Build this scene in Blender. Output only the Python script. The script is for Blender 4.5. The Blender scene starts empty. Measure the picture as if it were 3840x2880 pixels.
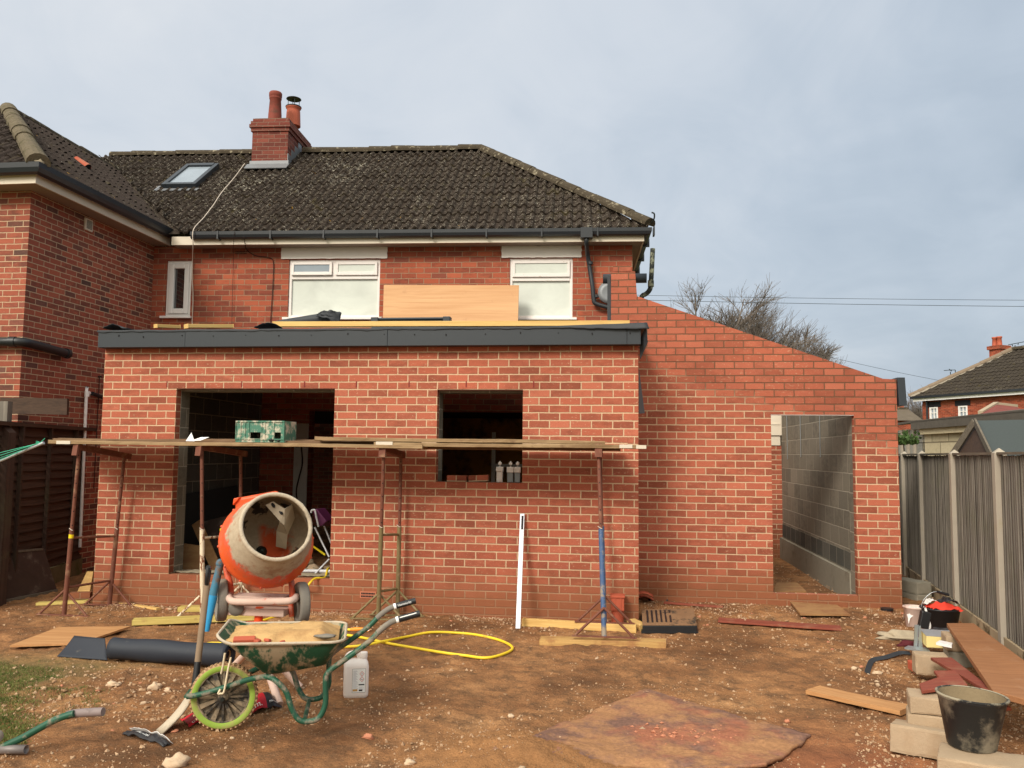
import bpy, math, random
from mathutils import Vector, Matrix, noise
random.seed(7)
PI = math.pi
R = math.radians
scene = bpy.context.scene
COL = scene.collection

# ------------------------------------------------------------------ camera (solved from the brick coursing)
CAMP = Vector((5.9213, -9.0116, 1.7620)); YAW, PIT, ROL, FPX = 0.12770, 0.08280, 0.010787, 3150.0
_fw = Vector((-math.sin(YAW)*math.cos(PIT), math.cos(YAW)*math.cos(PIT), math.sin(PIT)))
_r = Vector((math.cos(YAW), math.sin(YAW), 0)); _u = _r.cross(_fw)
_rr = _r*math.cos(ROL)+_u*math.sin(ROL); _uu = -_r*math.sin(ROL)+_u*math.cos(ROL)
cd = bpy.data.cameras.new('camera'); cam = bpy.data.objects.new('camera', cd); COL.objects.link(cam)
cd.sensor_width = 36; cd.lens = FPX/3840*36; cd.clip_end = 6000; cd.clip_start = .05
cam.matrix_world = Matrix(((_rr.x,_uu.x,-_fw.x,CAMP.x),(_rr.y,_uu.y,-_fw.y,CAMP.y),(_rr.z,_uu.z,-_fw.z,CAMP.z),(0,0,0,1)))
scene.camera = cam
DS = 3840/2212
def ray(x, y):
    return _rr*((x*DS-1920)/FPX) - _uu*((y*DS-1440)/FPX) + _fw
class Fr:
    """a local frame: origin + turn about z; measures points of the site survey on its planes"""
    def __init__(s, o, a=0): s.m = Matrix.Translation(o) @ Matrix.Rotation(R(a),4,'Z'); s.i = s.m.inverted()
    def _c(s, x, y, k, v):
        o = s.i @ CAMP; d = s.i.to_3x3() @ ray(x, y); return o + d*((v-o[k])/d[k])
    def X(s, x, y, v): return s._c(x, y, 0, v)
    def Y(s, x, y, v): return s._c(x, y, 1, v)
    def Z(s, x, y, v=0): return s._c(x, y, 2, v)
W = Fr((0,0,0))

# ------------------------------------------------------------------ objects
MWORLD = {}
def tag(o, label=None, cat=None, group=None, kind=None):
    if label: o['label'] = label
    if cat: o['category'] = cat
    if group: o['group'] = group
    if kind: o['kind'] = kind
    return o
def thing(name, label, cat, loc=(0,0,0), rot=0, group=None, m=None):
    o = bpy.data.objects.new(name, None); COL.objects.link(o)
    M_ = m if m is not None else Matrix.Translation(loc) @ Matrix.Rotation(R(rot),4,'Z')
    o.matrix_world = M_; MWORLD[o.name] = M_.copy(); o.empty_display_size = .1
    return tag(o, label, cat, group)
def copy_tree(o, parent=None):
    c = o.copy(); COL.objects.link(c)
    if parent: c.parent = parent
    for ch in list(o.children): copy_tree(ch, c)
    return c
class MB:
    def __init__(s, local=False): s.v=[]; s.f=[]; s.s=[]; s.local=local
    def add(s, vs, fs, smooth=False):
        b=len(s.v); s.v += [Vector(p) for p in vs]
        for f in fs: s.f.append(tuple(i+b for i in f)); s.s.append(smooth)
        return s
    def box(s, x0,x1,y0,y1,z0,z1):
        return s.add([(x0,y0,z0),(x1,y0,z0),(x1,y1,z0),(x0,y1,z0),(x0,y0,z1),(x1,y0,z1),(x1,y1,z1),(x0,y1,z1)],
            [(3,2,1,0),(4,5,6,7),(0,1,5,4),(1,2,6,5),(2,3,7,6),(3,0,4,7)])
    def obox(s, m, sx, sy, sz):
        b=MB().box(-sx/2,sx/2,-sy/2,sy/2,-sz/2,sz/2); return s.add([m@p for p in b.v], b.f)
    def bar(s, p, q, w, h, up=(0,0,1)):
        p=Vector(p);q=Vector(q);d=(q-p).normalized();u=Vector(up);r=d.cross(u)
        if r.length<1e-5: r=d.cross(Vector((0,1,0)))
        r.normalize();u=r.cross(d)
        vs=[]
        for e in (p,q):
            for a,b in ((-1,-1),(1,-1),(1,1),(-1,1)): vs.append(e+r*(a*w/2)+u*(b*h/2))
        return s.add(vs,[(3,2,1,0),(4,5,6,7),(0,1,5,4),(1,2,6,5),(2,3,7,6),(3,0,4,7)])
    def tube(s, pts, r, seg=10, closed=False, cap=True, smooth=True):
        pts=[Vector(p) for p in pts]; n=len(pts); rs=r if isinstance(r,(list,tuple)) else [r]*n
        ts=[]
        for i in range(n):
            a=pts[i-1] if (i>0 or closed) else pts[i]; b=pts[(i+1)%n] if (i<n-1 or closed) else pts[i]
            ts.append((b-a).normalized())
        ref=Vector((0,0,1)) if abs(ts[0].z)<.9 else Vector((1,0,0))
        nr=(ref-ts[0]*ref.dot(ts[0])).normalized(); vs=[];fs=[]
        for i in range(n):
            nr=(nr-ts[i]*nr.dot(ts[i])).normalized(); bn=ts[i].cross(nr)
            for k in range(seg):
                a=2*PI*k/seg; vs.append(pts[i]+(nr*math.cos(a)+bn*math.sin(a))*rs[i])
        m=n if closed else n-1
        for i in range(m):
            for k in range(seg):
                a=i*seg+k;b=i*seg+(k+1)%seg;c=((i+1)%n)*seg+(k+1)%seg;d=((i+1)%n)*seg+k; fs.append((a,b,c,d))
        s.add(vs,fs,smooth)
        if cap and not closed: s.add(vs[:seg],[tuple(reversed(range(seg)))]); s.add(vs[-seg:],[tuple(range(seg))])
        return s
    def cyl(s, p, q, r0, r1=None, seg=14, cap=True): return s.tube([p,q],[r0,r0 if r1 is None else r1],seg,cap=cap)
    def lathe(s, prof, seg=32, m=None, smooth=True, a0=0, a1=2*PI):
        m=m or Matrix(); n=len(prof); full=abs(a1-a0-2*PI)<1e-6; k=seg if full else seg+1
        vs=[m@Vector((r*math.cos(a0+(a1-a0)*j/seg), r*math.sin(a0+(a1-a0)*j/seg), z)) for (r,z) in prof for j in range(k)]
        fs=[]
        for i in range(n-1):
            for j in range(seg):
                j2=(j+1)%k; fs.append((i*k+j,i*k+j2,(i+1)*k+j2,(i+1)*k+j))
        return s.add(vs,fs,smooth)
    def ball(s, c, r, seg=12, rings=8, sc=(1,1,1), jit=0, seed=0):
        c=Vector(c); vs=[];fs=[]
        for i in range(rings+1):
            th=PI*i/rings
            for j in range(seg):
                ph=2*PI*j/seg; d=Vector((math.sin(th)*math.cos(ph),math.sin(th)*math.sin(ph),math.cos(th)))
                k=r*(1+jit*noise.noise(d*1.7+Vector((seed*3.1,seed*1.7,seed)))*1.6)
                vs.append(c+Vector((d.x*sc[0],d.y*sc[1],d.z*sc[2]))*k)
        for i in range(rings):
            for j in range(seg): fs.append((i*seg+j,(i+1)*seg+j,(i+1)*seg+(j+1)%seg,i*seg+(j+1)%seg))
        return s.add(vs,fs,True)
    def prism(s, pts, off):
        """polygon (3-D points) pushed along off"""
        a=[Vector(p) for p in pts]; o=Vector(off); n=len(a)
        return s.add(a+[p+o for p in a],[tuple(range(n)),tuple(reversed(range(n,2*n)))]+[(i,i+n,(i+1)%n+n,(i+1)%n) for i in range(n)])
    def sweep(s, prof, path, up=(0,0,1), closed=True, smooth=False):
        """profile (a across, b up) carried along a horizontal polyline with mitred corners; 'a' is to the right of travel"""
        P=[Vector(p) for p in path]; n=len(P); k=len(prof); vs=[];fs=[]; up=Vector(up)
        for i in range(n):
            d0=(P[i]-P[i-1]).normalized() if i>0 else (P[1]-P[0]).normalized()
            d1=(P[i+1]-P[i]).normalized() if i<n-1 else d0
            r0=d0.cross(up).normalized(); r1=d1.cross(up).normalized(); m=(r0+r1); m=m/ (1+r0.dot(r1)) 
            for a,b in prof: vs.append(P[i]+m*a+up*b)
        kk=k if closed else k-1
        for i in range(n-1):
            for j in range(kk): fs.append((i*k+j,i*k+(j+1)%k,(i+1)*k+(j+1)%k,(i+1)*k+j))
        s.add(vs,fs,smooth)
        if closed: s.add(vs[:k],[tuple(range(k))]); s.add(vs[-k:],[tuple(reversed(range(k)))])
        return s
    def grid(s, fn, nu, nv, smooth=True, wrap=False):
        vs=[fn(i/(nu-1),j/(nv-1)) for j in range(nv) for i in range(nu)]
        fs=[(j*nu+i,j*nu+i+1,(j+1)*nu+i+1,(j+1)*nu+i) for j in range(nv-1) for i in range(nu-1)]
        return s.add(vs,fs,smooth)
    def wall(s, x0,x1,z0,z1,y0,y1,holes=(), ends=True):
        """vertical wall along x between y0 (front) and y1 with rectangular holes, no hidden faces"""
        xs=sorted({x0,x1,*[h[0] for h in holes],*[h[1] for h in holes]}); zs=sorted({z0,z1,*[h[2] for h in holes],*[h[3] for h in holes]})
        xs=[x for x in xs if x0<=x<=x1]; zs=[z for z in zs if z0<=z<=z1]
        inh=lambda x,z: any(h[0]<x<h[1] and h[2]<z<h[3] for h in holes)
        for i in range(len(xs)-1):
            for j in range(len(zs)-1):
                a,b,c,d=xs[i],xs[i+1],zs[j],zs[j+1]
                if inh((a+b)/2,(c+d)/2): continue
                s.add([(a,y0,c),(b,y0,c),(b,y0,d),(a,y0,d)],[(0,1,2,3)]); s.add([(a,y1,c),(b,y1,c),(b,y1,d),(a,y1,d)],[(3,2,1,0)])
        for a,b,c,d in holes:
            s.add([(a,y0,c),(a,y1,c),(a,y1,d),(a,y0,d)],[(0,1,2,3)]); s.add([(b,y0,c),(b,y1,c),(b,y1,d),(b,y0,d)],[(3,2,1,0)])
            s.add([(a,y0,d),(b,y0,d),(b,y1,d),(a,y1,d)],[(3,2,1,0)])
            if c>z0: s.add([(a,y0,c),(b,y0,c),(b,y1,c),(a,y1,c)],[(0,1,2,3)])
        if ends:
            s.add([(x0,y0,z0),(x0,y1,z0),(x0,y1,z1),(x0,y0,z1)],[(3,2,1,0)]); s.add([(x1,y0,z0),(x1,y1,z0),(x1,y1,z1),(x1,y0,z1)],[(0,1,2,3)])
            s.add([(x0,y0,z1),(x1,y0,z1),(x1,y1,z1),(x0,y1,z1)],[(0,1,2,3)])
        return s
    def build(s, name, mat, parent=None, bevel=0, label=None, cat=None, group=None, kind=None, origin=None, seg=2, sub=0, solid=0, auto=None):
        me=bpy.data.meshes.new(name); vs=s.v; M0=None
        if parent is not None and isinstance(origin, Matrix): tv=vs; M0=origin.copy()
        elif parent is not None:
            M0=MWORLD[parent.name]
            if not s.local: inv=M0.inverted(); tv=[inv@p for p in vs]
            else: tv=vs
        elif origin is not None and isinstance(origin, Matrix): tv=vs
        else:
            if origin is None:
                xs=[p.x for p in vs];ys=[p.y for p in vs];zs=[p.z for p in vs]; origin=Vector(((min(xs)+max(xs))/2,(min(ys)+max(ys))/2,min(zs)))
            origin=Vector(origin); tv=[p-origin for p in vs]
        me.from_pydata([tuple(p) for p in tv],[],s.f); me.polygons.foreach_set('use_smooth',s.s)
        uv=me.uv_layers.new(name='uv'); dat=[0.0]*(2*len(me.loops)); 
        for poly in me.polygons:
            n=poly.normal
            if parent is not None and not s.local and not isinstance(origin, Matrix): n=M0.to_3x3()@n
            ax=max(range(3),key=lambda k:abs(n[k])*(1.02 if k<2 else 1))
            for li in poly.loop_indices:
                p=vs[me.loops[li].vertex_index]
                a,b=((p.y,p.z),(p.x,p.z),(p.x,p.y))[ax]; dat[2*li]=a; dat[2*li+1]=b
        uv.data.foreach_set('uv',dat)
        ms=mat if isinstance(mat,(list,tuple)) else [mat]
        for m in ms: me.materials.append(m)
        o=bpy.data.objects.new(name,me); COL.objects.link(o)
        if parent is not None:
            o.parent=parent; MWORLD[o.name]=M0
            if isinstance(origin, Matrix): o.matrix_basis=MWORLD[parent.name].inverted()@origin
        elif isinstance(origin,Matrix): o.matrix_world=origin; MWORLD[o.name]=origin.copy()
        else: o.location=origin; MWORLD[o.name]=Matrix.Translation(origin)
        if sub:
            m=o.modifiers.new('s','SUBSURF'); m.levels=m.render_levels=sub
        if solid:
            m=o.modifiers.new('t','SOLIDIFY'); m.thickness=solid; m.offset=0
        if bevel:
            m=o.modifiers.new('b','BEVEL'); m.width=bevel; m.segments=seg; m.limit_method='ANGLE'; m.angle_limit=R(35)
        return tag(o,label,cat,group,kind)
def smooth_path(pts, n=6, closed=False):
    P=[Vector(p) for p in pts]; out=[]; N=len(P)
    for i in range(N if closed else N-1):
        a=P[i-1] if (i>0 or closed) else P[0]; b=P[i]; c=P[(i+1)%N]; d=P[(i+2)%N] if (i+2<N or closed) else P[-1]
        for k in range(n):
            t=k/n; out.append(.5*((2*b)+(c-a)*t+(2*a-5*b+4*c-d)*t*t+(3*b-a-3*c+d)*t**3))
    if not closed: out.append(P[-1])
    return out
def text_mesh(txt, size, ext=.0008, shear=0, bold=0):
    cu=bpy.data.curves.new('lettering','FONT'); cu.body=txt; cu.size=size; cu.extrude=ext; cu.shear=shear; cu.offset=bold; cu.resolution_u=2
    ob=bpy.data.objects.new('lettering',cu); COL.objects.link(ob); dg=bpy.context.evaluated_depsgraph_get(); dg.update()
    me=ob.evaluated_get(dg).to_mesh(); vs=[v.co.copy() for v in me.vertices]; fs=[tuple(p.vertices) for p in me.polygons]
    ob.evaluated_get(dg).to_mesh_clear(); bpy.data.objects.remove(ob); bpy.data.curves.remove(cu)
    return vs, fs
def plank(name, p, q, w, t, mat, up=(0,0,1), bevel=.003, jag=.0, parent=None, **kw):
    """a board as its own object, grain along local x, origin at its middle; jag roughens the outline"""
    p=Vector(p);q=Vector(q); d=(q-p); L=d.length; d.normalize(); u=Vector(up); r=u.cross(d).normalized(); u=d.cross(r)
    m=Matrix(((d.x,r.x,u.x,0),(d.y,r.y,u.y,0),(d.z,r.z,u.z,0),(0,0,0,1))); m=Matrix.Translation((p+q)/2)@m
    nx=max(2,int(L/.06)); b=MB(local=True); rnd=random.Random(hash((name,round(p.x,3),round(q.y,3),round(p.z,3)))&0xffff if False else int(abs(p.x*977+q.y*331+p.z*71)*100)%9999)
    vs=[];fs=[]
    sd=rnd.random()*50
    for i in range(nx+1):
        x=-L/2+L*i/nx
        j=lambda k: jag*noise.noise(Vector((x*9+sd,k*7.3,sd)))
        bow=jag*1.2*noise.noise(Vector((x*.7,sd,3)))
        vs+=[(x,-w/2+j(1),-t/2+bow+j(2)*.4),(x,w/2+j(3),-t/2+bow+j(4)*.4),(x,w/2+j(5),t/2+bow+j(6)*.4),(x,-w/2+j(7),t/2+bow+j(8)*.4)]
    for i in range(nx):
        a=i*4
        for k in range(4): fs.append((a+k,a+4+k,a+4+(k+1)%4,a+(k+1)%4)[::-1])
    fs+= [(3,2,1,0)[::-1],tuple(nx*4+k for k in range(4))[::-1]]
    b.add(vs,fs)
    if parent is not None:
        M0=MWORLD[parent.name]; mm=M0.inverted()@m; b.v=[mm@x for x in b.v]
        return b.build(name,mat,parent,bevel=bevel,**kw)
    return b.build(name,mat,None,bevel=bevel,origin=m,**kw)

# ------------------------------------------------------------------ materials
class NT:
    def __init__(s, name, rough=.8, spec=.3, metal=0):
        s.m=bpy.data.materials.new(name); s.m.use_nodes=True; s.t=s.m.node_tree; s.t.nodes.clear()
        s.o=s.n('ShaderNodeOutputMaterial'); s.b=s.n('ShaderNodeBsdfPrincipled'); s.l(s.b.outputs[0],s.o.inputs[0])
        s.b.inputs['Roughness'].default_value=rough; s.b.inputs['Specular IOR Level'].default_value=spec; s.b.inputs['Metallic'].default_value=metal
    def n(s, t): return s.t.nodes.new(t)
    def l(s, a, b): s.t.links.new(a,b)
    def put(s, sock, v):
        if hasattr(v,'node'): s.l(v,sock)
        elif isinstance(v,(tuple,list)) and sock.type=='RGBA': sock.default_value=tuple(v)+((1,) if len(v)==3 else ())
        else: sock.default_value=v
    def tc(s, k='Object'):
        return s.n('ShaderNodeTexCoord').outputs[k]
    def uv(s): return s.tc('UV')
    def math(s, op, a, b=0, c=0, clamp=False):
        n=s.n('ShaderNodeMath'); n.operation=op; n.use_clamp=clamp
        for i,v in enumerate((a,b,c)): s.put(n.inputs[i],v)
        return n.outputs[0]
    def scale(s, v, sc):
        n=s.n('ShaderNodeVectorMath'); n.operation='MULTIPLY'; s.l(v,n.inputs[0]); n.inputs[1].default_value=sc; return n.outputs[0]
    def vadd(s, v, w):
        n=s.n('ShaderNodeVectorMath'); n.operation='ADD'; s.l(v,n.inputs[0]); s.put(n.inputs[1],w); return n.outputs[0]
    def noise(s, v, sc, det=4, rough=.55, dist=0, col=False, lac=2):
        n=s.n('ShaderNodeTexNoise'); s.l(v,n.inputs['Vector']); n.inputs['Scale'].default_value=sc; n.inputs['Detail'].default_value=det
        n.inputs['Roughness'].default_value=rough; n.inputs['Distortion'].default_value=dist; n.inputs['Lacunarity'].default_value=lac
        return n.outputs['Color' if col else 'Fac']
    def voro(s, v, sc, feat='F1', out='Distance', rnd=1):
        n=s.n('ShaderNodeTexVoronoi'); s.l(v,n.inputs['Vector']); n.feature=feat; n.inputs['Scale'].default_value=sc; n.inputs['Randomness'].default_value=rnd; return n.outputs[out]
    def white(s, v, out='Value'):
        n=s.n('ShaderNodeTexWhiteNoise'); n.noise_dimensions='3D'; s.l(v,n.inputs['Vector']); return n.outputs[out]
    def ramp(s, f, st, interp='LINEAR'):
        n=s.n('ShaderNodeValToRGB'); s.l(f,n.inputs[0]); e=n.color_ramp.elements; n.color_ramp.interpolation=interp
        while len(e)<len(st): e.new(.5)
        for k,(p,c) in zip(e,st):
            k.position=p; k.color=(c,c,c,1) if isinstance(c,(int,float)) else tuple(c)+(1,)
        return n.outputs[0]
    def mask(s, f, a, b):
        n=s.n('ShaderNodeMapRange'); n.clamp=True; s.l(f,n.inputs[0]); n.inputs[1].default_value=a; n.inputs[2].default_value=b; return n.outputs[0]
    def mix(s, f, a, b, mode='MIX'):
        n=s.n('ShaderNodeMix'); n.data_type='RGBA'; n.blend_type=mode; s.put(n.inputs[0],f); s.put(n.inputs[6],a); s.put(n.inputs[7],b); return n.outputs[2]
    def sep(s, v):
        n=s.n('ShaderNodeSeparateXYZ'); s.l(v,n.inputs[0]); return n.outputs
    def comb(s, x, y, z=0):
        n=s.n('ShaderNodeCombineXYZ'); s.put(n.inputs[0],x); s.put(n.inputs[1],y); s.put(n.inputs[2],z); return n.outputs[0]
    def bump(s, h, st=.5, d=.01, prev=None):
        n=s.n('ShaderNodeBump'); s.l(h,n.inputs['Height']); n.inputs['Strength'].default_value=st; n.inputs['Distance'].default_value=d
        if prev: s.l(prev,n.inputs['Normal'])
        return n.outputs[0]
    def fin(s, col=None, rough=None, nrm=None, metal=None, spec=None):
        for k,v in (('Base Color',col),('Roughness',rough),('Normal',nrm),('Metallic',metal),('Specular IOR Level',spec)):
            if v is not None: s.put(s.b.inputs[k],v)
        return s.m
def c8(r,g,b):
    f=lambda v:(v/255/12.92) if v<=10 else ((v/255+.055)/1.055)**2.4
    return (f(r),f(g),f(b))
def mul(c,k): return tuple(min(1,x*k) for x in c)

def brick_mat(name, L, H, tones, mortar, joint=.011, off=(0,0), shift=0, splash=.5, dirt=None, bumpd=.006, wob=.0045, rough=.85, fresh=None):
    """stretcher-bond brickwork on metre UVs: a tone per brick, wandering joints, mortar smears"""
    t=NT(name,rough,.25); uv=t.uv()
    w=t.noise(uv,9,3,.6,col=True); wv=t.scale(t.vadd(w,(-.5,-.5,-.5)),(wob*2,wob*2,0)); p=t.vadd(t.vadd(uv,wv),(off[0],off[1],0))
    s=t.sep(p); u,v=s[0],s[1]
    vr=t.math('DIVIDE',v,H); row=t.math('FLOOR',vr); fy=t.math('FRACT',vr)
    odd=t.math('ABSOLUTE',t.math('MODULO',t.math('ADD',row,shift),2))
    uu=t.math('ADD',t.math('DIVIDE',u,L),t.math('MULTIPLY',odd,.5)); 
    jit=t.white(t.comb(row,3.3,1.7)); uu=t.math('ADD',uu,t.math('MULTIPLY',t.math('SUBTRACT',jit,.5),.05))
    colm=t.math('FLOOR',uu); fx=t.math('FRACT',uu)
    dx=t.math('MULTIPLY',t.math('MINIMUM',fx,t.math('SUBTRACT',1,fx)),L); dy=t.math('MULTIPLY',t.math('MINIMUM',fy,t.math('SUBTRACT',1,fy)),H)
    d=t.math('MINIMUM',dx,dy)
    fine=t.noise(uv,70,3,.6); d=t.math('ADD',d,t.math('MULTIPLY',t.math('SUBTRACT',fine,.5),.004))
    mr=t.n('ShaderNodeMapRange'); mr.interpolation_type='SMOOTHSTEP'; t.l(d,mr.inputs[0]); mr.inputs[1].default_value=joint/2-.0016; mr.inputs[2].default_value=joint/2+.0016
    mask=mr.outputs[0]
    idv=t.comb(colm,row,.5); rnd=t.white(idv); rnd2=t.white(t.comb(row,colm,7.5))
    n=len(tones); bc=t.ramp(rnd,[(i/max(1,n-1),c) for i,c in enumerate(tones)])
    # flashed face: one end darker on some bricks, fine grain everywhere
    within=t.noise(t.vadd(t.scale(uv,(5,9,1)),idv),1.6,4,.65)
    k=t.mask(t.math('ADD',t.math('MULTIPLY',rnd2,.5),within),.70,1.05)
    bc=t.mix(t.math('MULTIPLY',k,.6),bc,mul(tones[0],.66))
    g=t.noise(uv,120,3,.7); bc=t.mix(1,bc,t.ramp(g,[(.25,.72),(.75,1.18)]),'MULTIPLY')
    sm=t.noise(t.scale(uv,(1,1.8,1)),22,5,.72); big=t.noise(uv,.9,3,.5)
    smear=t.math('MULTIPLY',t.mask(t.math('ADD',sm,t.math('MULTIPLY',big,.25)),.72,.84),splash)
    bc=t.mix(smear,bc,mul(mortar,.95))
    spk=t.voro(uv,30,rnd=1); spm=t.math('MULTIPLY',t.mask(t.math('SUBTRACT',1,spk),.90,.96),t.mask(t.noise(uv,3.0,2),.5,.62)); bc=t.mix(t.math('MULTIPLY',spm,splash*1.4,clamp=True),bc,mul(mortar,1.25))
    mc=t.mix(t.noise(uv,35,4,.7),mul(mortar,.72),mul(mortar,1.15))
    if fresh is not None:   # the last courses laid are still unpointed: brown recessed joints
        fl=t.math('ADD',t.math('ADD',t.math('MULTIPLY',u,fresh[0]),v),t.math('MULTIPLY',t.math('SUBTRACT',t.noise(uv,2.5,3),.5),.5)); fm=t.mask(fl,fresh[1],fresh[2]); mc=t.mix(fm,mc,c8(112,80,60)); bc=t.mix(t.math('MULTIPLY',fm,.22),bc,c8(166,94,70))
    c=t.mix(mask,mc,bc)
    b2=t.noise(uv,.55,4,.6); c=t.mix(1,c,t.ramp(b2,[(.3,.85),(.7,1.09)]),'MULTIPLY')
    if dirt:
        col,z0,z1=dirt; dn=t.math('ADD',t.sep(uv)[1],t.math('MULTIPLY',t.noise(uv,4,5,.65),-.35)); dm=t.n('ShaderNodeMapRange'); t.l(dn,dm.inputs[0]); dm.inputs[1].default_value=z1; dm.inputs[2].default_value=z0
        c=t.mix(t.math('MULTIPLY',dm.outputs[0],.8),c,col)
    h=t.math('ADD',mask,t.math('MULTIPLY',t.noise(uv,90,4,.7),.35)); h=t.math('ADD',h,t.math('MULTIPLY',rnd2,.25))
    return t.fin(c,None,t.bump(h,.75,bumpd))
BR_NEW=[c8(150,83,63),c8(170,92,70),c8(181,101,77),c8(174,95,72),c8(187,108,84),c8(165,91,71),c8(179,99,76)]
MORT=c8(206,174,142)
mBrick=brick_mat('new_facing_brick',.225,.083,BR_NEW,MORT,.0125,(0,.035),1,.8,(c8(132,84,56),.02,.42))
mBrickG=brick_mat('new_gable_brick',.225,.083,BR_NEW,MORT,.0125,(.05,.035),1,.7,(c8(132,84,56),.05,.4),fresh=(.357,5.0,5.22))
mBrickW=brick_mat('wing_brick',.225,.0755,[c8(88,68,62),c8(146,80,64),c8(160,86,66),c8(168,92,70),c8(154,82,64),c8(172,96,74),c8(162,88,68),c8(158,86,66),c8(152,82,66),c8(164,90,70),c8(158,84,66),c8(116,80,70)],c8(196,168,138),.0105,(0,0),0,.25)
mBrickH=brick_mat('old_house_brick',.243,.0868,[c8(132,74,60),c8(156,80,61),c8(174,90,64),c8(164,84,61),c8(182,98,71),c8(152,78,60),c8(170,88,64)],c8(166,138,112),.010,(0,0),0,.35,None,.008,.008)
mBrickC=brick_mat('chimney_brick',.225,.078,[c8(104,54,46),c8(132,68,56),c8(122,60,50),c8(142,78,64),c8(114,58,48)],c8(150,124,108),.008,(0,0),0,.6,None,.008,.005)
mBrickF=brick_mat('far_brick',.225,.075,[c8(130,60,44),c8(160,74,52),c8(176,86,60),c8(150,68,48)],c8(170,130,104),.010)
def block_mat(name, tones, mortar, L=.45, H=.225, joint=.012, off=(0,0), splash=.4): return brick_mat(name,L,H,tones,mortar,joint,off,0,splash,None,.006,.003,.9)
mBlock=block_mat('grey_block',[c8(122,116,104),c8(144,136,121),c8(132,125,111),c8(150,141,126)],c8(176,168,152))
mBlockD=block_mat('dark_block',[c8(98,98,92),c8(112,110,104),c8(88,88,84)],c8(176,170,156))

def plain(name, col, rough=.6, spec=.4, metal=0, var=.18, sc=9, bump=.15, bd=.003, dirt=None, dsc=6, da=(.5,.7), coords='Object', dsc2=None):
    t=NT(name,rough,spec,metal); v=t.tc(coords); n=t.noise(v,sc,5,.62)
    c=t.mix(n,mul(col,1-var),mul(col,1+var))
    if dirt is not None:
        vv=t.scale(v,dsc2) if dsc2 else v
        dm=t.mask(t.noise(vv,dsc,6,.68),*da); c=t.mix(dm,c,dirt)
        r=t.mix(dm,(rough,)*3+(1,),(.9,.9,.9,1)); t.put(t.b.inputs['Roughness'],r)
    return t.fin(c,None,t.bump(t.noise(v,sc*6,4,.65),bump,bd))
def wood_mat(name, light, dark, sc=1, rough=.75, grain=1, dirt=None, da=(.55,.75), knots=True, axis=0):
    t=NT(name,rough,.25); v=t.tc('Object')
    s3=[22,22,22]; s3[axis]=1.1
    st=t.scale(v,tuple(x*sc for x in s3)); 
    oi=t.n('ShaderNodeObjectInfo').outputs['Random']; st=t.vadd(st,t.comb(t.math('MULTIPLY',oi,37),t.math('MULTIPLY',oi,11),0))
    g=t.noise(st,1.0,5,.6,1.2); f=t.noise(t.scale(st,(1,6,6) if axis==0 else (6,1,6)),1.0,3,.6)
    c=t.mix(t.ramp(g,[(.3,0),(.5,.45),(.62,.7),(.75,1)]),dark,light)
    c=t.mix(.35*grain,c,t.mix(f,mul(dark,.7),mul(light,1.1)))
    if knots:
        k=t.voro(t.scale(v,(2.2,6,6) if axis==0 else (6,2.2,6)),1.0); c=t.mix(t.math('MULTIPLY',t.mask(t.math('SUBTRACT',1,k),.86,.95),.7),c,mul(dark,.55))
    if axis==2: c=t.mix(1,c,t.ramp(t.noise(t.scale(v,(13,13,.15)),1,2,.5),[(.3,.78),(.5,1),(.72,1.2)]),'MULTIPLY'); c=t.mix(t.math('MULTIPLY',t.mask(t.noise(v,2.3,5,.65),.5,.7),.35),c,c8(92,92,66))
    if dirt is not None: c=t.mix(t.mask(t.noise(v,5,6,.7),*da),c,dirt)
    return t.fin(c,None,t.bump(t.math('ADD',g,f),.25*grain,.003))
mTimber=wood_mat('fresh_timber',c8(232,200,132),c8(196,150,84))
mTimberD=wood_mat('site_timber',c8(214,176,112),c8(150,110,66),dirt=c8(150,106,70),da=(.5,.68))
mTimberG=wood_mat('treated_timber',c8(216,196,120),c8(170,146,74),dirt=c8(150,110,76),da=(.58,.72))
mScaf=wood_mat('scaffold_board_wood',c8(142,112,84),c8(84,62,46),grain=1.3,dirt=c8(196,176,146),da=(.6,.78))
mScafE=wood_mat('scaffold_board_edge',c8(182,154,116),c8(104,78,54),grain=1.3,dirt=c8(110,84,62),da=(.58,.72))
mBrown=wood_mat('brown_board_wood',c8(168,118,80),c8(128,84,54),dirt=c8(160,120,90),da=(.56,.76),knots=False)
mRedbd=wood_mat('red_brown_board',c8(148,78,60),c8(120,60,48),dirt=c8(150,104,80),da=(.52,.75),knots=False,grain=.5)
mPly=wood_mat('plywood',c8(208,166,124),c8(178,130,90),sc=.5,grain=.8,knots=False,dirt=c8(170,126,92),da=(.6,.8))
mPlyD=wood_mat('dirty_plywood',c8(176,136,92),c8(140,102,66),sc=.35,grain=.5,knots=False,dirt=c8(140,98,66),da=(.45,.65))
mOsb=wood_mat('osb_sheet',c8(206,158,108),c8(152,102,62),sc=.8,grain=1.2,knots=False)
mDarkFence=wood_mat('dark_stained_wood',c8(92,70,56),c8(48,36,30),rough=.7,grain=1,knots=False)
mDarkFenceZ=wood_mat('dark_stained_post',c8(84,62,52),c8(50,38,32),rough=.8,knots=False,axis=2)
mGreyWood=wood_mat('grey_weathered_wood',c8(136,128,118),c8(78,72,66),rough=.85,grain=1.2,knots=False,axis=2)
mGreyRail=wood_mat('grey_weathered_rail',c8(130,120,106),c8(80,72,62),knots=False)
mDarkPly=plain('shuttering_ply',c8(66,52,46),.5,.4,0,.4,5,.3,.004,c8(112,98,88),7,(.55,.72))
mConc=plain('concrete_post',c8(164,154,140),.9,.2,0,.12,6,.3,.003,c8(150,140,110),3,(.55,.8))
mConcB=plain('concrete_block',c8(168,146,121),.95,.15,0,.16,14,.6,.005,c8(150,124,96),3,(.5,.75))
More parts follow.
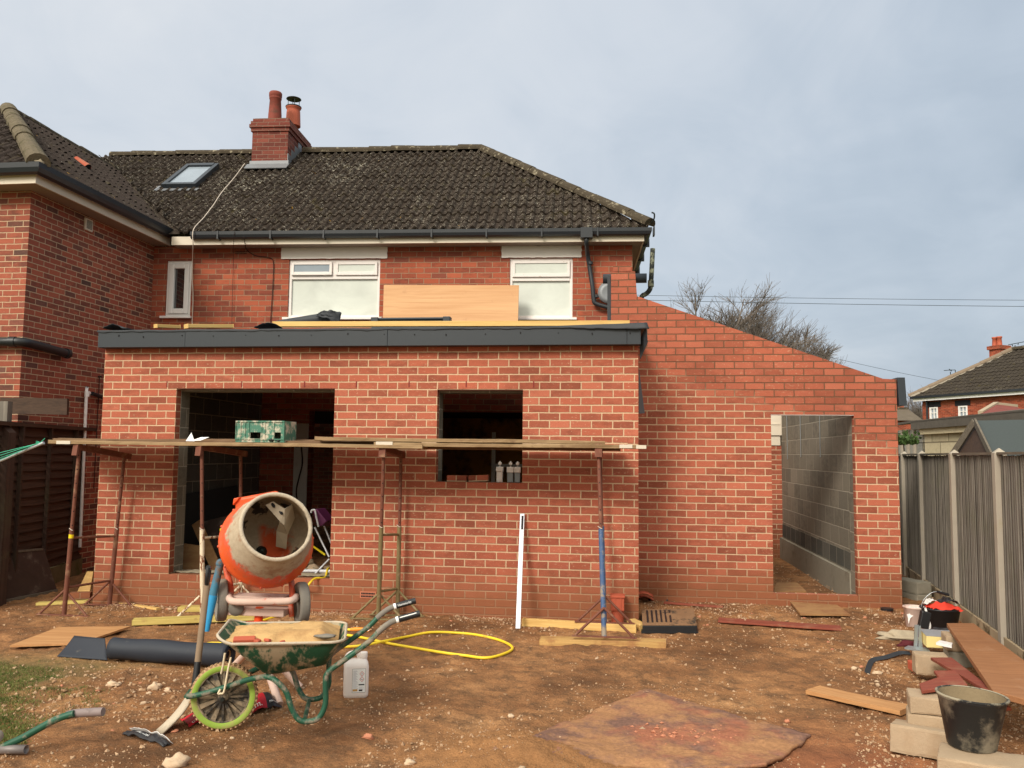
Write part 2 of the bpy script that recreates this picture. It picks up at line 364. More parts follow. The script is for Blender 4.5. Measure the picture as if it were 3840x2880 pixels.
mConcG=plain('concrete_block_grey',c8(142,136,122),.95,.15,0,.14,14,.6,.005,c8(112,100,82),3,(.55,.75))
mRust=plain('rusty_steel',c8(116,72,58),.75,.3,.1,.3,14,.35,.003,c8(150,116,92),9,(.55,.7))
mRustW=plain('flaking_cream_paint',c8(222,206,180),.6,.3,0,.1,12,.3,.003,c8(126,70,46),8,(.5,.54),dsc2=(2.4,2.4,.7))
mRustY=plain('olive_painted_steel',c8(128,112,78),.7,.3,.1,.2,12,.35,.003,c8(164,140,112),8,(.55,.68))
mBlueSteel=plain('blue_painted_steel',c8(70,94,132),.6,.4,.1,.3,12,.3,.003,c8(150,138,124),10,(.5,.6))
mBlueHandle=plain('bright_blue_paint',c8(44,140,190),.45,.4,0,.15,12,.2,.003,c8(116,92,78),9,(.57,.64))
mOrange=plain('orange_paint',c8(222,84,36),.42,.45,0,.08,7,.12,.002,c8(150,86,62),5,(.62,.78))
mOrangeLeg=plain('orange_frame_paint',c8(200,80,46),.55,.4,0,.12,9,.2,.003,c8(176,150,134),7,(.5,.66))
mCem=plain('dried_mortar',c8(186,172,152),.95,.1,0,.14,9,.8,.008,c8(140,126,108),4,(.5,.7))
mPinkFrame=plain('mortar_caked_frame',c8(206,178,164),.85,.2,0,.12,9,.5,.004,c8(196,92,66),9,(.62,.70))
mTyreGrey=plain('dusty_rubber',c8(122,116,108),.9,.2,0,.18,10,.4,.004,c8(150,140,122),6,(.5,.7))
mGreen=plain('green_barrow_paint',c8(28,74,52),.5,.4,.0,.3,9,.2,.003,c8(158,142,116),9,(.47,.56),dsc2=(1,1,.45))
mGreenTube=plain('green_tube_paint',c8(32,82,62),.5,.45,.1,.25,9,.2,.002,c8(140,128,112),8,(.5,.6))
mLime=plain('lime_tyre',c8(138,164,66),.7,.25,0,.14,9,.2,.003,c8(164,146,100),7,(.48,.66))
mTread=plain('muddy_tread',c8(170,138,104),.9,.2,0,.2,12,.5,.006)
mSpoke=plain('black_plastic_muddy',c8(52,48,44),.6,.35,0,.3,9,.3,.003,c8(150,132,108),8,(.44,.58))
mBlackPl=plain('black_plastic',c8(34,35,38),.42,.45,0,.15,8,.1,.002)
mBlackDirty=plain('black_bucket_plastic',c8(38,40,42),.5,.4,0,.25,8,.2,.003,c8(140,132,116),5.5,(.47,.62))
mGutter=plain('black_gutter',c8(40,43,48),.38,.45,0,.2,3,.1,.002)
mAnth=plain('anthracite_fascia',c8(47,52,58),.42,.4,0,.06,2,.05,.001)
mFelt=plain('black_membrane',c8(52,55,60),.6,.35,0,.2,5,.35,.006)
mFeltRoll=plain('blue_black_felt',c8(42,46,55),.62,.35,0,.12,4,.25,.003,c8(110,104,98),7,(.66,.8))
mWhite=plain('white_upvc',c8(236,232,230),.4,.45,0,.03,3,.03,.001)
mWhiteOld=plain('peeling_white_paint',c8(232,224,220),.6,.3,0,.04,5,.3,.003,c8(186,160,134),14,(.64,.70))
mCream=plain('cream_lintel',c8(240,232,226),.85,.2,0,.04,3,.15,.002)
mFasciaC=plain('cream_fascia',c8(216,204,186),.6,.3,0,.05,2,.05,.002)
mSoffit=plain('soffit',c8(150,134,120),.7,.3,0,.08,3,.05,.002)
mLead=plain('lead_flashing',c8(124,126,130),.5,.4,.3,.15,5,.2,.003)
mMortarPt=plain('mortar',c8(168,154,132),.95,.1,0,.15,12,.6,.006)
mTerra=plain('terracotta',c8(176,86,62),.75,.3,0,.14,9,.25,.003,c8(170,120,96),6,(.55,.75))
mPot=plain('chimney_pot_clay',c8(128,62,50),.75,.3,0,.2,7,.25,.003,c8(80,64,54),5,(.52,.72))
mPot2=plain('orange_pot_clay',c8(176,92,68),.65,.3,0,.14,7,.2,.003)
mSteelD=plain('dark_steel',c8(46,52,50),.45,.5,.6,.15,7,.1,.002)
mSteel=plain('galvanised_steel',c8(180,188,192),.4,.5,.8,.12,9,.1,.002)
mHose=plain('yellow_hose',c8(238,206,52),.45,.4,0,.08,9,.1,.002,c8(178,134,70),8,(.62,.75))
mYellow=plain('yellow_plastic',c8(244,214,36),.45,.4)
mOrangeP=plain('orange_plastic',c8(240,150,50),.5,.4)
mJerry=plain('white_jerrycan_plastic',c8(232,222,216),.5,.4,0,.04,5,.08,.002,c8(206,176,150),6,(.62,.8))
mCrate=plain('green_crate_plastic',c8(74,120,102),.7,.3,0,.2,8,.2,.003,c8(190,182,164),10,(.48,.58))
mRedBag=plain('red_bag',c8(186,34,46),.45,.4,0,.12,6,.25,.006)
mBlackBag=plain('black_bag',c8(40,38,40),.4,.45,0,.2,7,.4,.008)
mWhiteBag=plain('white_bag',c8(226,220,216),.6,.3,0,.06,7,.3,.006)
mPaper=plain('white_card',c8(240,240,238),.7,.2,0,.02)
mInk=plain('black_ink',c8(36,34,36),.7,.2,0,.05)
mRedInk=plain('red_ink',c8(196,60,60),.7,.2,0,.05)
mGoldInk=plain('tan_ink',c8(190,150,90),.7,.2,0,.05)
mGreyInk=plain('grey_print',c8(196,196,200),.7,.2,0,.05)
mSandHeap=plain('damp_sand',c8(190,128,74),.95,.1,0,.16,9,.8,.01)
mSandB=plain('barrow_sand',c8(196,158,108),.95,.1,0,.14,12,.7,.006,c8(160,122,82),4,(.5,.7))
mStone=plain('pale_stone',c8(198,172,144),.9,.2,0,.16,16,.5,.006,c8(160,120,86),5,(.52,.72))
mShard=plain('pink_brick_shard',c8(186,124,96),.9,.2,0,.14,12,.4,.004)
mInsul=plain('yellow_insulation',c8(226,206,140),.9,.1,0,.06,10,.3,.003)
mFoil=plain('foil_facing',c8(176,178,182),.45,.4,.5,.1,8,.1,.002)
mPurple=plain('purple_plastic',c8(110,46,92),.5,.4)
mWhiteRod=plain('white_rod',c8(222,222,226),.45,.4)
mAlu=plain('white_straightedge',c8(178,178,184),.35,.45,.2,.05,5,.05,.001)
mMaroon=plain('maroon_cloth',c8(86,36,42),.85,.2)
mRedCloth=plain('red_cloth',c8(214,66,50),.8,.2,0,.12,8,.3,.004)
mRope=plain('cream_rope',c8(222,206,176),.85,.2)
mLine=plain('green_washing_line',c8(60,176,140),.5,.4)
mGreyPole=plain('grey_pole',c8(176,178,182),.45,.4,.3,.1,9,.1,.001,c8(120,112,104),8,(.6,.7))
mCable=plain('dirty_white_cable',c8(206,192,178),.7,.3)
mDarkCable=plain('dark_cable',c8(50,34,30),.7,.3)
mPlaster=plain('grey_plaster',c8(190,186,180),.9,.2,0,.08,3,.2,.003,c8(140,120,100),4,(.58,.75))
mYellowWall=plain('yellow_stained_wall',c8(168,118,54),.9,.2,0,.25,3,.3,.004,c8(60,50,40),2.2,(.48,.66))
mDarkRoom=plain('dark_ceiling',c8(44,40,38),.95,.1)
mHouseBlk=plain('black_lintel',c8(34,34,38),.7,.3)
mShedRoof=plain('grey_roofing_felt',c8(72,78,78),.9,.15,0,.12,30,.4,.004)
mPebble=plain('cream_concrete_panel',c8(206,192,160),.95,.1,0,.14,20,.6,.006,c8(150,138,112),3,(.55,.75))
mDarkRoofEdge=plain('weathered_bargeboard',c8(96,90,82),.9,.2,0,.3,9,.4,.004)
mBark=plain('bark',c8(88,72,58),.9,.2,0,.25,4,.4,.01)
mTwig=plain('twig_bark',c8(116,106,98),.9,.2,0,.2,4,.2,.004)
mHedge=plain('ivy_leaf',c8(62,84,40),.7,.3,0,.4,20,.1,.002)
def glass_mat(name, tint, rough=.03, spec=1.0):
    t=NT(name,rough,spec); t.b.inputs['IOR'].default_value=1.9; v=t.tc('Object')
    return t.fin(tint,None,t.bump(t.noise(v,2.2,2,.5),.02,.02))
mGlassDark=glass_mat('dark_window_glass',(.012,.014,.016))
mGlassNet=plain('net_curtain',c8(150,156,160),.9,.1,0,.15,30)
# ================================================================== sky and light
SUN_EL, SUN_AZ = R(34), R(-158)       # azimuth measured from +y towards +x: behind the camera, a little to the left
sdir = Vector((math.sin(SUN_AZ)*math.cos(SUN_EL), math.cos(SUN_AZ)*math.cos(SUN_EL), math.sin(SUN_EL)))
w=bpy.data.worlds.new('World'); scene.world=w; w.use_nodes=True; nt=w.node_tree; nt.nodes.clear()
class WT(NT):
    def __init__(s, tree): s.t=tree
wt=WT(nt); out=wt.n('ShaderNodeOutputWorld')
sky=wt.n('ShaderNodeTexSky'); sky.sky_type='NISHITA'; sky.sun_disc=False; sky.sun_elevation=SUN_EL; sky.sun_rotation=SUN_AZ; sky.air_density=1.5; sky.dust_density=3; sky.ozone_density=2
bg1=wt.n('ShaderNodeBackground'); wt.l(sky.outputs[0],bg1.inputs[0]); bg1.inputs[1].default_value=.07
d=wt.tc('Generated'); sp=wt.sep(d)
dz=wt.math('MAXIMUM',sp[2],.06); pv=wt.comb(wt.math('DIVIDE',sp[0],wt.math('ADD',dz,.35)),wt.math('DIVIDE',sp[1],wt.math('ADD',dz,.35)),0)
n1=wt.noise(pv,1.3,5,.55,.6); n2=wt.noise(wt.vadd(pv,(7.3,2.1,0)),3.6,5,.6,.8)
cl=wt.math('ADD',wt.math('MULTIPLY',n1,.7),wt.math('MULTIPLY',n2,.3))
# the cloud deck thins to the left of the view and thickens to the right
side=wt.n('ShaderNodeMapRange'); wt.l(sp[0],side.inputs[0]); side.inputs[1].default_value=-.62; side.inputs[2].default_value=.45; side.inputs[3].default_value=.20; side.inputs[4].default_value=-.14
cl=wt.math('ADD',cl,side.outputs[0])
lowd=wt.n('ShaderNodeMapRange'); wt.l(sp[2],lowd.inputs[0]); lowd.inputs[1].default_value=.0; lowd.inputs[2].default_value=.5; lowd.inputs[3].default_value=-.02; lowd.inputs[4].default_value=.05
cl=wt.math('ADD',cl,lowd.outputs[0])
cc=wt.ramp(cl,[(.22,(.38,.455,.545)),(.42,(.49,.56,.645)),(.60,(.62,.67,.735)),(.8,(.72,.75,.79))])
dt=wt.n('ShaderNodeVectorMath'); dt.operation='DOT_PRODUCT'; wt.l(d,dt.inputs[0]); dt.inputs[1].default_value=sdir
gl=wt.n('ShaderNodeMapRange'); gl.interpolation_type='SMOOTHSTEP'; wt.l(dt.outputs['Value'],gl.inputs[0]); gl.inputs[1].default_value=.1; gl.inputs[2].default_value=1
gcol=wt.mix(gl.outputs[0],(0,0,0),(1.9,1.75,1.3)); gcol=wt.mix(1,gcol,wt.ramp(n2,[(.32,.25),(.5,.8),(.66,1.5)]),'MULTIPLY'); cc=wt.mix(1,cc,wt.mix(wt.mask(n2,.35,.7),gcol,mul((1,1,1),0)) if False else gcol,'ADD')
# low sky behind camera darkened in place of unseen trees, deepens shade under boards
bk=wt.n('ShaderNodeMapRange'); wt.l(wt.math('ADD',sp[2],wt.math('MULTIPLY',wt.math('MAXIMUM',sp[1],-.3),1.6)),bk.inputs[0]); bk.inputs[1].default_value=-.48; bk.inputs[2].default_value=-.02; bk.inputs[3].default_value=.30; bk.inputs[4].default_value=1
cc=wt.mix(1,cc,bk.outputs[0],'MULTIPLY')
bg2=wt.n('ShaderNodeBackground'); wt.l(cc,bg2.inputs[0]); bg2.inputs[1].default_value=.94
ad=wt.n('ShaderNodeMixShader'); ad.inputs[0].default_value=.88; wt.l(bg1.outputs[0],ad.inputs[1]); wt.l(bg2.outputs[0],ad.inputs[2]); wt.l(ad.outputs[0],out.inputs[0])
sl=bpy.data.lights.new('sun','SUN'); so=bpy.data.objects.new('sun',sl); COL.objects.link(so)
sl.energy=2.2; sl.angle=R(16); sl.color=(1,.93,.82); so.rotation_euler=sdir.to_track_quat('Z','Y').to_euler(); so.location=(0,-20,30)
vs=scene.view_settings; vs.view_transform='Standard'; vs.look='None'; vs.exposure=.27; vs.gamma=1

# ================================================================== ground
def axis(lo,hi,step,far,mid):
    a=[]; x=lo
    while x<hi: a.append(x); x+=step
    a.append(hi); s=mid; x=hi
    up=[]
    while x<far: x+=s; s*=1.35; up.append(x)
    s=mid; x=lo; dn=[]
    while x>-far: x-=s; s*=1.35; dn.append(x)
    return dn[::-1]+a+up
N3=lambda x,y,z=0: noise.noise(Vector((x,y,z)))
HEAP=W.Z(1130,1640)
def gh(x,y):
    if x<-6 or x>14 or y<-12 or y>12: return 0
    h=.022*N3(x*.9,y*.9)+.011*N3(x*3.1,y*3.1,4)
    c=max(0,N3(x*1.4+5,y*1.4,9)+.25)
    h+=(.010+.016*c)*N3(x*7,y*7,2)+(.006+.012*c)*N3(x*17,y*17,6)+.006*abs(N3(x*38,y*38,8))+.010*max(0,N3(x*12,y*12,15)-.25)*2
    if y>-.6: h+=.02*max(0,min(1,(y+.6)/.5))
    if x>6.1 and y>0 : h+=.05*max(0,min(1,y/.9))
    # loose sand heap on the slab
    dx=(x-HEAP.x)/.66; dy=(y-HEAP.y+.02)/.5; r=math.sqrt(dx*dx+dy*dy)
    if r<1: k=(1-r)**1.2; h+=.11*k+.03*min(1,k*2.5)*N3(x*11,y*11,3)+.03*min(1,k*3)*abs(N3(x*24,y*24,3))
    return h
gx=axis(-2.4,10.2,.024,1800,.3); gy=axis(-5.0,1.2,.022,1800,.3)
g=MB(); nx=len(gx); ny=len(gy)
g.v=[Vector((x,y,gh(x,y))) for y in gy for x in gx]
g.f=[(j*nx+i,j*nx+i+1,(j+1)*nx+i+1,(j+1)*nx+i) for j in range(ny-1) for i in range(nx-1)]; g.s=[True]*len(g.f)
def G(x,y,dz=0):
    p=W.Z(x,y,0); p=W.Z(x,y,gh(p.x,p.y)); p.z=gh(p.x,p.y)+dz; return p
def ground_mat():
    t=NT('bare_sandy_soil',.95,.12); v=t.tc('Object')
    a=t.noise(v,1.1,6,.6,.3); b=t.noise(v,6,6,.68); f=t.noise(v,60,5,.72)
    c=t.ramp(a,[(.32,c8(112,77,52)),(.46,c8(150,106,72)),(.57,c8(172,124,84)),(.7,c8(192,144,100))])
    c=t.mix(t.mask(b,.44,.68),c,c8(112,84,62)); 
    c=t.mix(1,c,t.ramp(f,[(.25,.62),(.55,1.0),(.8,1.32)]),'MULTIPLY')
    # damp, dark churned streaks
    st=t.noise(t.vadd(t.scale(v,(3.2,7.5,1)),(3,0,0)),1.2,6,.72,.8); c=t.mix(t.math('MULTIPLY',t.mask(st,.60,.72),.75),c,c8(78,55,41))
    x,y=t.sep(v)[0],t.sep(v)[1]
    # red brick dust to the lower right, pale clay by the walls
    rd=t.n('ShaderNodeVectorMath'); rd.operation='DISTANCE'; t.l(t.scale(v,(1,1,0)),rd.inputs[0]); rd.inputs[1].default_value=(7.2,-4.3,0)
    rm=t.math('MULTIPLY',t.mask(t.math('ADD',t.math('MULTIPLY',rd.outputs['Value'],.6),t.math('MULTIPLY',b,.5)),1.15,.5),.5); c=t.mix(rm,c,c8(160,92,66))
    hd=t.n('ShaderNodeVectorMath'); hd.operation='DISTANCE'; t.l(t.scale(v,(1,1.3,0)),hd.inputs[0]); hd.inputs[1].default_value=(HEAP.x,HEAP.y*1.3,0)
    c=t.mix(t.math('MULTIPLY',t.mask(t.math('ADD',hd.outputs['Value'],t.math('MULTIPLY',b,.5)),1.05,.75),.75),c,t.mix(f,c8(138,96,62),c8(184,134,88)))
    gm=t.math('SUBTRACT',t.math('MULTIPLY',t.math('ADD',y,9.6),.36),x); gm=t.math('ADD',gm,t.math('MULTIPLY',t.math('SUBTRACT',t.noise(v,2.2,5,.65),.5),3.0))
    gmm=t.math('MULTIPLY',t.mask(gm,.15,1.2),t.mask(t.math('MULTIPLY',y,-1),1.7,2.4) if False else .55)
    lim=t.n('ShaderNodeMapRange'); t.l(y,lim.inputs[0]); lim.inputs[1].default_value=-2.0; lim.inputs[2].default_value=-2.5
    c=t.mix(t.math('MULTIPLY',gmm,lim.outputs[0]),c,c8(112,108,70))
    # lawns beyond the boundary fence and behind the houses
    lw=t.math('MAXIMUM',t.mask(x,10.5,10.8),t.math('MAXIMUM',t.mask(y,13,14),t.mask(t.math('MULTIPLY',x,-1),2.6,3.0))); c=t.mix(lw,c,t.mix(t.noise(v,3,5,.7),c8(66,78,40),c8(104,108,62)))
    pb=t.voro(v,42); pm=t.math('MULTIPLY',t.mask(t.math('SUBTRACT',1,pb),.80,.88),t.mask(t.noise(v,3.1,3),.5,.6)); c=t.mix(t.math('MULTIPLY',pm,.7),c,c8(206,176,140))
    h=t.math('ADD',t.math('MULTIPLY',f,.6),t.math('ADD',t.math('MULTIPLY',t.noise(v,24,5,.7),.9),t.math('MULTIPLY',pm,.5)))
    return t.fin(c,None,t.bump(h,1.0,.024))
mGround=ground_mat()
g.build('ground',mGround,origin=Matrix(),kind='structure')
# grass: blades, thinning out towards the bare soil
gr=MB(); rnd=random.Random(3); k=0
for i in range(60000):
    px=rnd.uniform(-10,330); py=rnd.uniform(1395,1655); p=W.Z(px,py)
    m=N3(p.x*1.6,p.y*1.6,11)*1.1+N3(p.x*5,p.y*5,12)*.5+ (1-px/170)*.75 - (.9 if py<1425 else 0)-max(0,(py-1560)/120)*.9
    if 1430<py<1500 and px<240: m+=.15
    if m<.26+rnd.random()*.5: continue
    h=rnd.uniform(.008,.026); a=rnd.random()*6.28; wv=.0028; lx,ly=rnd.uniform(-.02,.02),rnd.uniform(-.02,.02); z=gh(p.x,p.y)-.004
    ca,sa=math.cos(a)*wv,math.sin(a)*wv
    gr.add([(p.x-ca,p.y-sa,z),(p.x+ca,p.y+sa,z),(p.x+lx,p.y+ly,z+h)],[(0,1,2)]); k+=1
    if k>15000: break
tg=NT('grass_blade',.7,.2); tg.fin(tg.ramp(tg.noise(tg.tc('Object'),5,4,.6),[(.3,c8(70,84,38)),(.55,c8(100,108,54)),(.75,c8(136,126,76))]))
gr.build('grass',tg.m,origin=Matrix(),kind='stuff',label='thin green grass in patches on the soil at lower left',cat='grass')
# gravel: crumbs too small to count
gv=MB(); rnd=random.Random(5)
OCT=[(1,0,0),(-1,0,0),(0,1,0),(0,-1,0),(0,0,1),(0,0,-1)]; OF=[(0,2,4),(2,1,4),(1,3,4),(3,0,4),(2,0,5),(1,2,5),(3,1,5),(0,3,5)]
def crumb(mb,p,s):
    q=Matrix.Rotation(rnd.random()*6,3,'Z')@Matrix.Rotation(rnd.random()*6,3,'X')
    mb.add([p+q@Vector([c*s*rnd.uniform(.5,1.2) for c in o]) for o in OCT],OF)
for i in range(13000):
    px=rnd.uniform(0,2212); py=1285+rnd.random()**.8*380
    p=W.Z(px,py)
    if p.y>-.02 and p.x<6.15: continue
    near = (p.y>-.9) or (px<700 and 1440<py<1560) or px>1850
    if not near and rnd.random()<.55: continue
    if N3(p.x*1.3,p.y*1.3,21)<-.12 and not near: continue
    crumb(gv,Vector((p.x,p.y,gh(p.x,p.y)+.001)),(rnd.uniform(.003,.0085) if rnd.random()<.86 else rnd.uniform(.008,.019))*(1.25 if near else 1))
for i in range(260):
    p=Vector((rnd.uniform(7.7,8.6),rnd.uniform(1.2,4.6),0)); crumb(gv,Vector((p.x,p.y,gh(p.x,p.y)+.03)),rnd.uniform(.006,.014))
for i in range(500):
    p=Vector((rnd.uniform(1.0,2.8),rnd.uniform(.4,3.2),0)); crumb(gv,Vector((p.x,p.y,gh(p.x,p.y)+.03)),rnd.uniform(.008,.025))
tv=NT('soil_crumbs',.95,.1); tv.fin(tv.mix(tv.white(tv.scale(tv.tc('Object'),(60,60,60))) if False else tv.noise(tv.tc('Object'),9,3),c8(112,80,58),c8(212,180,146)))
gv.build('gravel',tv.m,origin=Matrix(),kind='stuff',label='small crumbs of soil and grit scattered over the ground',cat='gravel')
gv2=MB(); rnd=random.Random(15)
for i in range(4200):
    if i<2600: p=Vector((rnd.uniform(-.2,6.2),-.02-abs(rnd.gauss(0,.16)),0))
    else: p=Vector((rnd.uniform(6.2,9.2),1.0-abs(rnd.gauss(0,.42)),0))
    if N3(p.x*1.9,p.y*1.9,31)<-.1: continue
    crumb(gv2,Vector((p.x,p.y,gh(p.x,p.y)+.001)),rnd.uniform(.004,.011) if rnd.random()<.93 else rnd.uniform(.011,.022))
tv2=NT('mortar_crumbs',.95,.1); tv2.fin(tv2.mix(tv2.mask(tv2.noise(tv2.tc('Object'),13,3),.35,.7),c8(140,98,70),c8(206,178,150)))
gv2.build('gravel',tv2.m,origin=Matrix(),kind='stuff',label='crumbs of mortar and brick strewn along the foot of the new walls',cat='gravel')
# loose stones, each one a thing
protos=[]
def stone_mesh(i,mat):
    b=MB(local=True); b.ball((0,0,.3),1,10,7,(1.0,.75,.5),.45,i+1); 
    return b
SPOTS=[]
rnd=random.Random(11)
for i in range(70): SPOTS.append((rnd.gauss(290,110),rnd.gauss(1490,40),rnd.uniform(.008,.024)))
for i in range(30): SPOTS.append((rnd.uniform(250,430),rnd.uniform(1296,1322),rnd.uniform(.012,.03)))
for i in range(80): SPOTS.append((rnd.uniform(1500,1960),rnd.uniform(1300,1345),rnd.uniform(.010,.026)))
for i in range(60): SPOTS.append((rnd.uniform(1780,2000),rnd.uniform(1370,1480),rnd.uniform(.008,.024)))
for i in range(26): SPOTS.append((rnd.uniform(680,1380),rnd.uniform(1338,1365),rnd.uniform(.008,.022)))
for i in range(36): SPOTS.append((rnd.uniform(500,2000),rnd.uniform(1380,1640),rnd.uniform(.006,.018)))
mStoneB=plain('soil_coloured_stone',c8(158,124,94),.95,.1,0,.2,14,.5,.006,c8(186,158,126),5,(.52,.7)); st_mats=[mStoneB,mStone,mStoneB,mShard]
st_me=[]
cnt=0
for (px,py,s) in SPOTS:
    p=G(px,py)
    if p.y>-.05 and p.x<6.12: continue
    k=cnt%7
    if len(st_me)<=k:
        o=stone_mesh(k,0).build('stone',st_mats[k%4],origin=Matrix()); st_me.append(o)
    else:
        o=st_me[k].copy(); COL.objects.link(o)
    o.matrix_world=Matrix.Translation(p+Vector((0,0,-s*.12)))@Matrix.Rotation(rnd.random()*6.28,4,'Z')@Matrix.Diagonal((s,s,s*rnd.uniform(.6,1),1))
    tag(o,'small pale stone lying loose on the bare brown soil','stone','small stones scattered over the soil'); cnt+=1
def big_stone(px,py,s,label,mat=mStone,seed=3,sc=(1,.8,.7)):
    p=G(px,py); b=MB(); b.ball(p+Vector((0,0,s*.3)),s,14,10,sc,.4,seed); b.build('stone',mat,label=label,cat='stone')
big_stone(378,1655,.062,'large cream stone at the bottom edge of the photo below the shovel',seed=4)
big_stone(335,1488,.045,'round grey-white cobble lying alone left of the shovel',seed=5)
big_stone(362,1494,.026,'small smooth stone just right of the round cobble left of the shovel',seed=6)
big_stone(243,1480,.04,'flat pale stone in the rubble between the grass and the shovel',seed=7,sc=(1.3,.8,.45))
big_stone(885,1650,.026,'small pointed pale stone at the bottom edge between barrow and sand heap',seed=8)
big_stone(795,1595,.028,'rounded pinkish stone on the soil right below the white jerrycan',mShard,9,(1.2,.8,.6))
big_stone(1104,1550,.022,'small cream stone on open soil near the dark edge of the buried slab',seed=10)
for i,(px,py) in enumerate(((1082,1655),(1098,1658),(1120,1640),(1128,1646))): big_stone(px,py,.018+.004*(i%2),['white chip at the very foot of the sand heap, leftmost of four','second white chip from the left at the foot of the sand heap','third white chip from the left on the sand heap','rightmost of the four white chips on the sand heap'][i],mConcB,12+i)
big_stone(1388,1578,.022,'small white stone left of the pink shards on the buried slab',mConcB,17)
big_stone(1700,1560,.02,'small orange stone near the front edge of the slab below the yellow plank',mShard,18)
big_stone(1895,1455,.032,'pale stone beside the black strip near the brick stack on the right',seed=19,sc=(1.3,.8,.5))
big_stone(1845,1447,.024,'rounded cream stone in open soil left of the pile by the fence',seed=20)

# ================================================================== roof tiling
def tiled(fo, fx, fu, fn, L, rows, course, lim, mb, rollp=.15, rw=.050, rh=.046, th=.030, step=.025, gap=False, seed=1, jit=.011):
    """interlocking roll tiles: fo origin at eave, fx along, fu up slope, fn normal; lim(t)->(smin,smax)"""
    rnd=random.Random(seed)
    def prof(s):
        d=(s%rollp)-rollp/2; return rh*math.cos(PI*d/(2*rw)) if abs(d)<rw else -.004*(1-math.cos(2*PI*(abs(d)-rw)/(rollp-2*rw)))*.5
    for r in range(rows):
        t0=r*course-.015; t1=(r+1)*course+.02
        a0,b0=lim(max(0,t0)); a1,b1=lim(t1)
        n=int(round(L/step)); ss=[i*step for i in range(n+1)]
        vs=[];cl=lambda x,a,b: min(max(x,a),b)
        tj={}
        for s in ss:
            k=int(s/(rollp*2))
            if k not in tj: tj[k]=(rnd.uniform(-jit,jit),rnd.uniform(-jit,jit)*1.4)
            dz,dt=tj[k]; h=prof(s)
            s0=cl(s,a0,b0); s1=cl(s,a1,b1)
            vs.append(fo+fx*s0+fu*(t0+dt)+fn*(h+th+dz)); vs.append(fo+fx*s1+fu*t1+fn*(h+.002))
            vs.append(fo+fx*s0+fu*(t0+dt)+fn*(h*(.0 if gap else 1)-.006+dz))
        fs=[]; 
        for i in range(n):
            if ss[i+1]<=min(a0,a1) or ss[i]>=max(b0,b1): continue
            if cl(ss[i],a0,b0)==cl(ss[i+1],a0,b0) and cl(ss[i],a1,b1)==cl(ss[i+1],a1,b1): continue
            a=i*3; fs.append((a,a+3,a+4,a+1)); 
            if gap and prof((ss[i]+ss[i+1])/2)>.012: continue
            fs.append((a+2,a+5,a+3,a))
        mb.add(vs,fs,False)
def roof_mat(name, base, pale, amt, cen=None, rad=3):
    t=NT(name,.95,.06); v=t.tc('Object'); n=t.noise(v,2.2,5,.6); f=t.noise(v,55,4,.7)
    c=t.mix(n,mul(base,.75),mul(base,1.25)); c=t.mix(1,c,t.ramp(f,[(.3,.7),(.7,1.3)]),'MULTIPLY')
    moss=t.mask(t.noise(v,3.5,5,.7),.58,.74); c=t.mix(t.math('MULTIPLY',moss,.5),c,c8(92,84,50))
    big=t.noise(v,1.1,4,.6)
    if cen is not None:
        dn=t.n('ShaderNodeVectorMath'); dn.operation='DISTANCE'; t.l(v,dn.inputs[0]); dn.inputs[1].default_value=cen
        near=t.n('ShaderNodeMapRange'); t.l(dn.outputs['Value'],near.inputs[0]); near.inputs[1].default_value=rad; near.inputs[2].default_value=.3; big=t.math('ADD',big,t.math('MULTIPLY',near.outputs[0],.17))
    cell=t.noise(t.vadd(v,t.scale(t.noise(v,14,3,.6,col=True),(.05,.05,.05))),17,5,.75,.4); 
    sp=t.mask(t.math('ADD',cell,t.math('MULTIPLY',t.math('SUBTRACT',big,.5),.55)),.695-.03*amt,.73-.03*amt)
    c=t.mix(sp,c,t.mix(t.noise(v,9,3),pale,mul(pale,.45)))
    s2=t.math('MULTIPLY',t.mask(t.noise(t.vadd(v,(5,1,8)),31,4,.75,.6),.60,.645),t.mask(t.noise(v,1.7,3,.6),.28,.46)); c=t.mix(t.math('MULTIPLY',s2,amt,clamp=True),c,t.mix(t.noise(v,7,2),pale,mul(pale,.55)))
    yl=t.math('MULTIPLY',t.mask(t.noise(t.vadd(v,(9,4,2)),4.2,5,.6),.70,.73),t.mask(cell,.45,.55)); c=t.mix(yl,c,c8(188,142,50))
    return t.fin(c,None,t.bump(t.math('ADD',f,sp),.5,.006))
# ================================================================== the house
H = Fr((6.12,4,0),3)
house=thing('semi_detached_house','red brick semi-detached house with hipped tiled roof and tall chimney behind the new extension','house',m=H.m)
hw=MB(True); P37=math.tan(R(37)); c37=math.cos(R(37)); s37=math.sin(R(37)); EZ=5.20
WIN=[(-5.47,-3.985,3.885,4.83),(-1.915,-.925,3.875,4.83),(-7.50,-7.08,3.915,4.83)]
pier=H.Y(662,1100,0).x
hw.wall(-11,0,0,5.06,0,.28,WIN+[(pier,-4.05,.0,2.41),(-3.2,-.9,.0,2.41)])
hw.add([(0,.28,0),(0,6.6,0),(0,6.6,5.06),(0,.28,5.06)],[(0,1,2,3)]); hw.add([(-11,6.6,0),(0,6.6,0),(0,6.6,5.06),(-11,6.6,5.06)],[(3,2,1,0)])
hwall=hw.build('wall',mBrickH,house)
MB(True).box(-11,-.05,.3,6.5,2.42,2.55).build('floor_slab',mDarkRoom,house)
MB(True).box(pier-.22,pier,-.03,.0,.0,2.2).build('plaster_strip',mPlaster,house)
MB(True).box(-5.2,-.2,2.3,2.36,0,2.4).build('stained_back_wall',mYellowWall,house)
MB(True).box(-9,-.2,2.9,2.95,2.6,5).build('bedroom_wall',mDarkRoom,house)
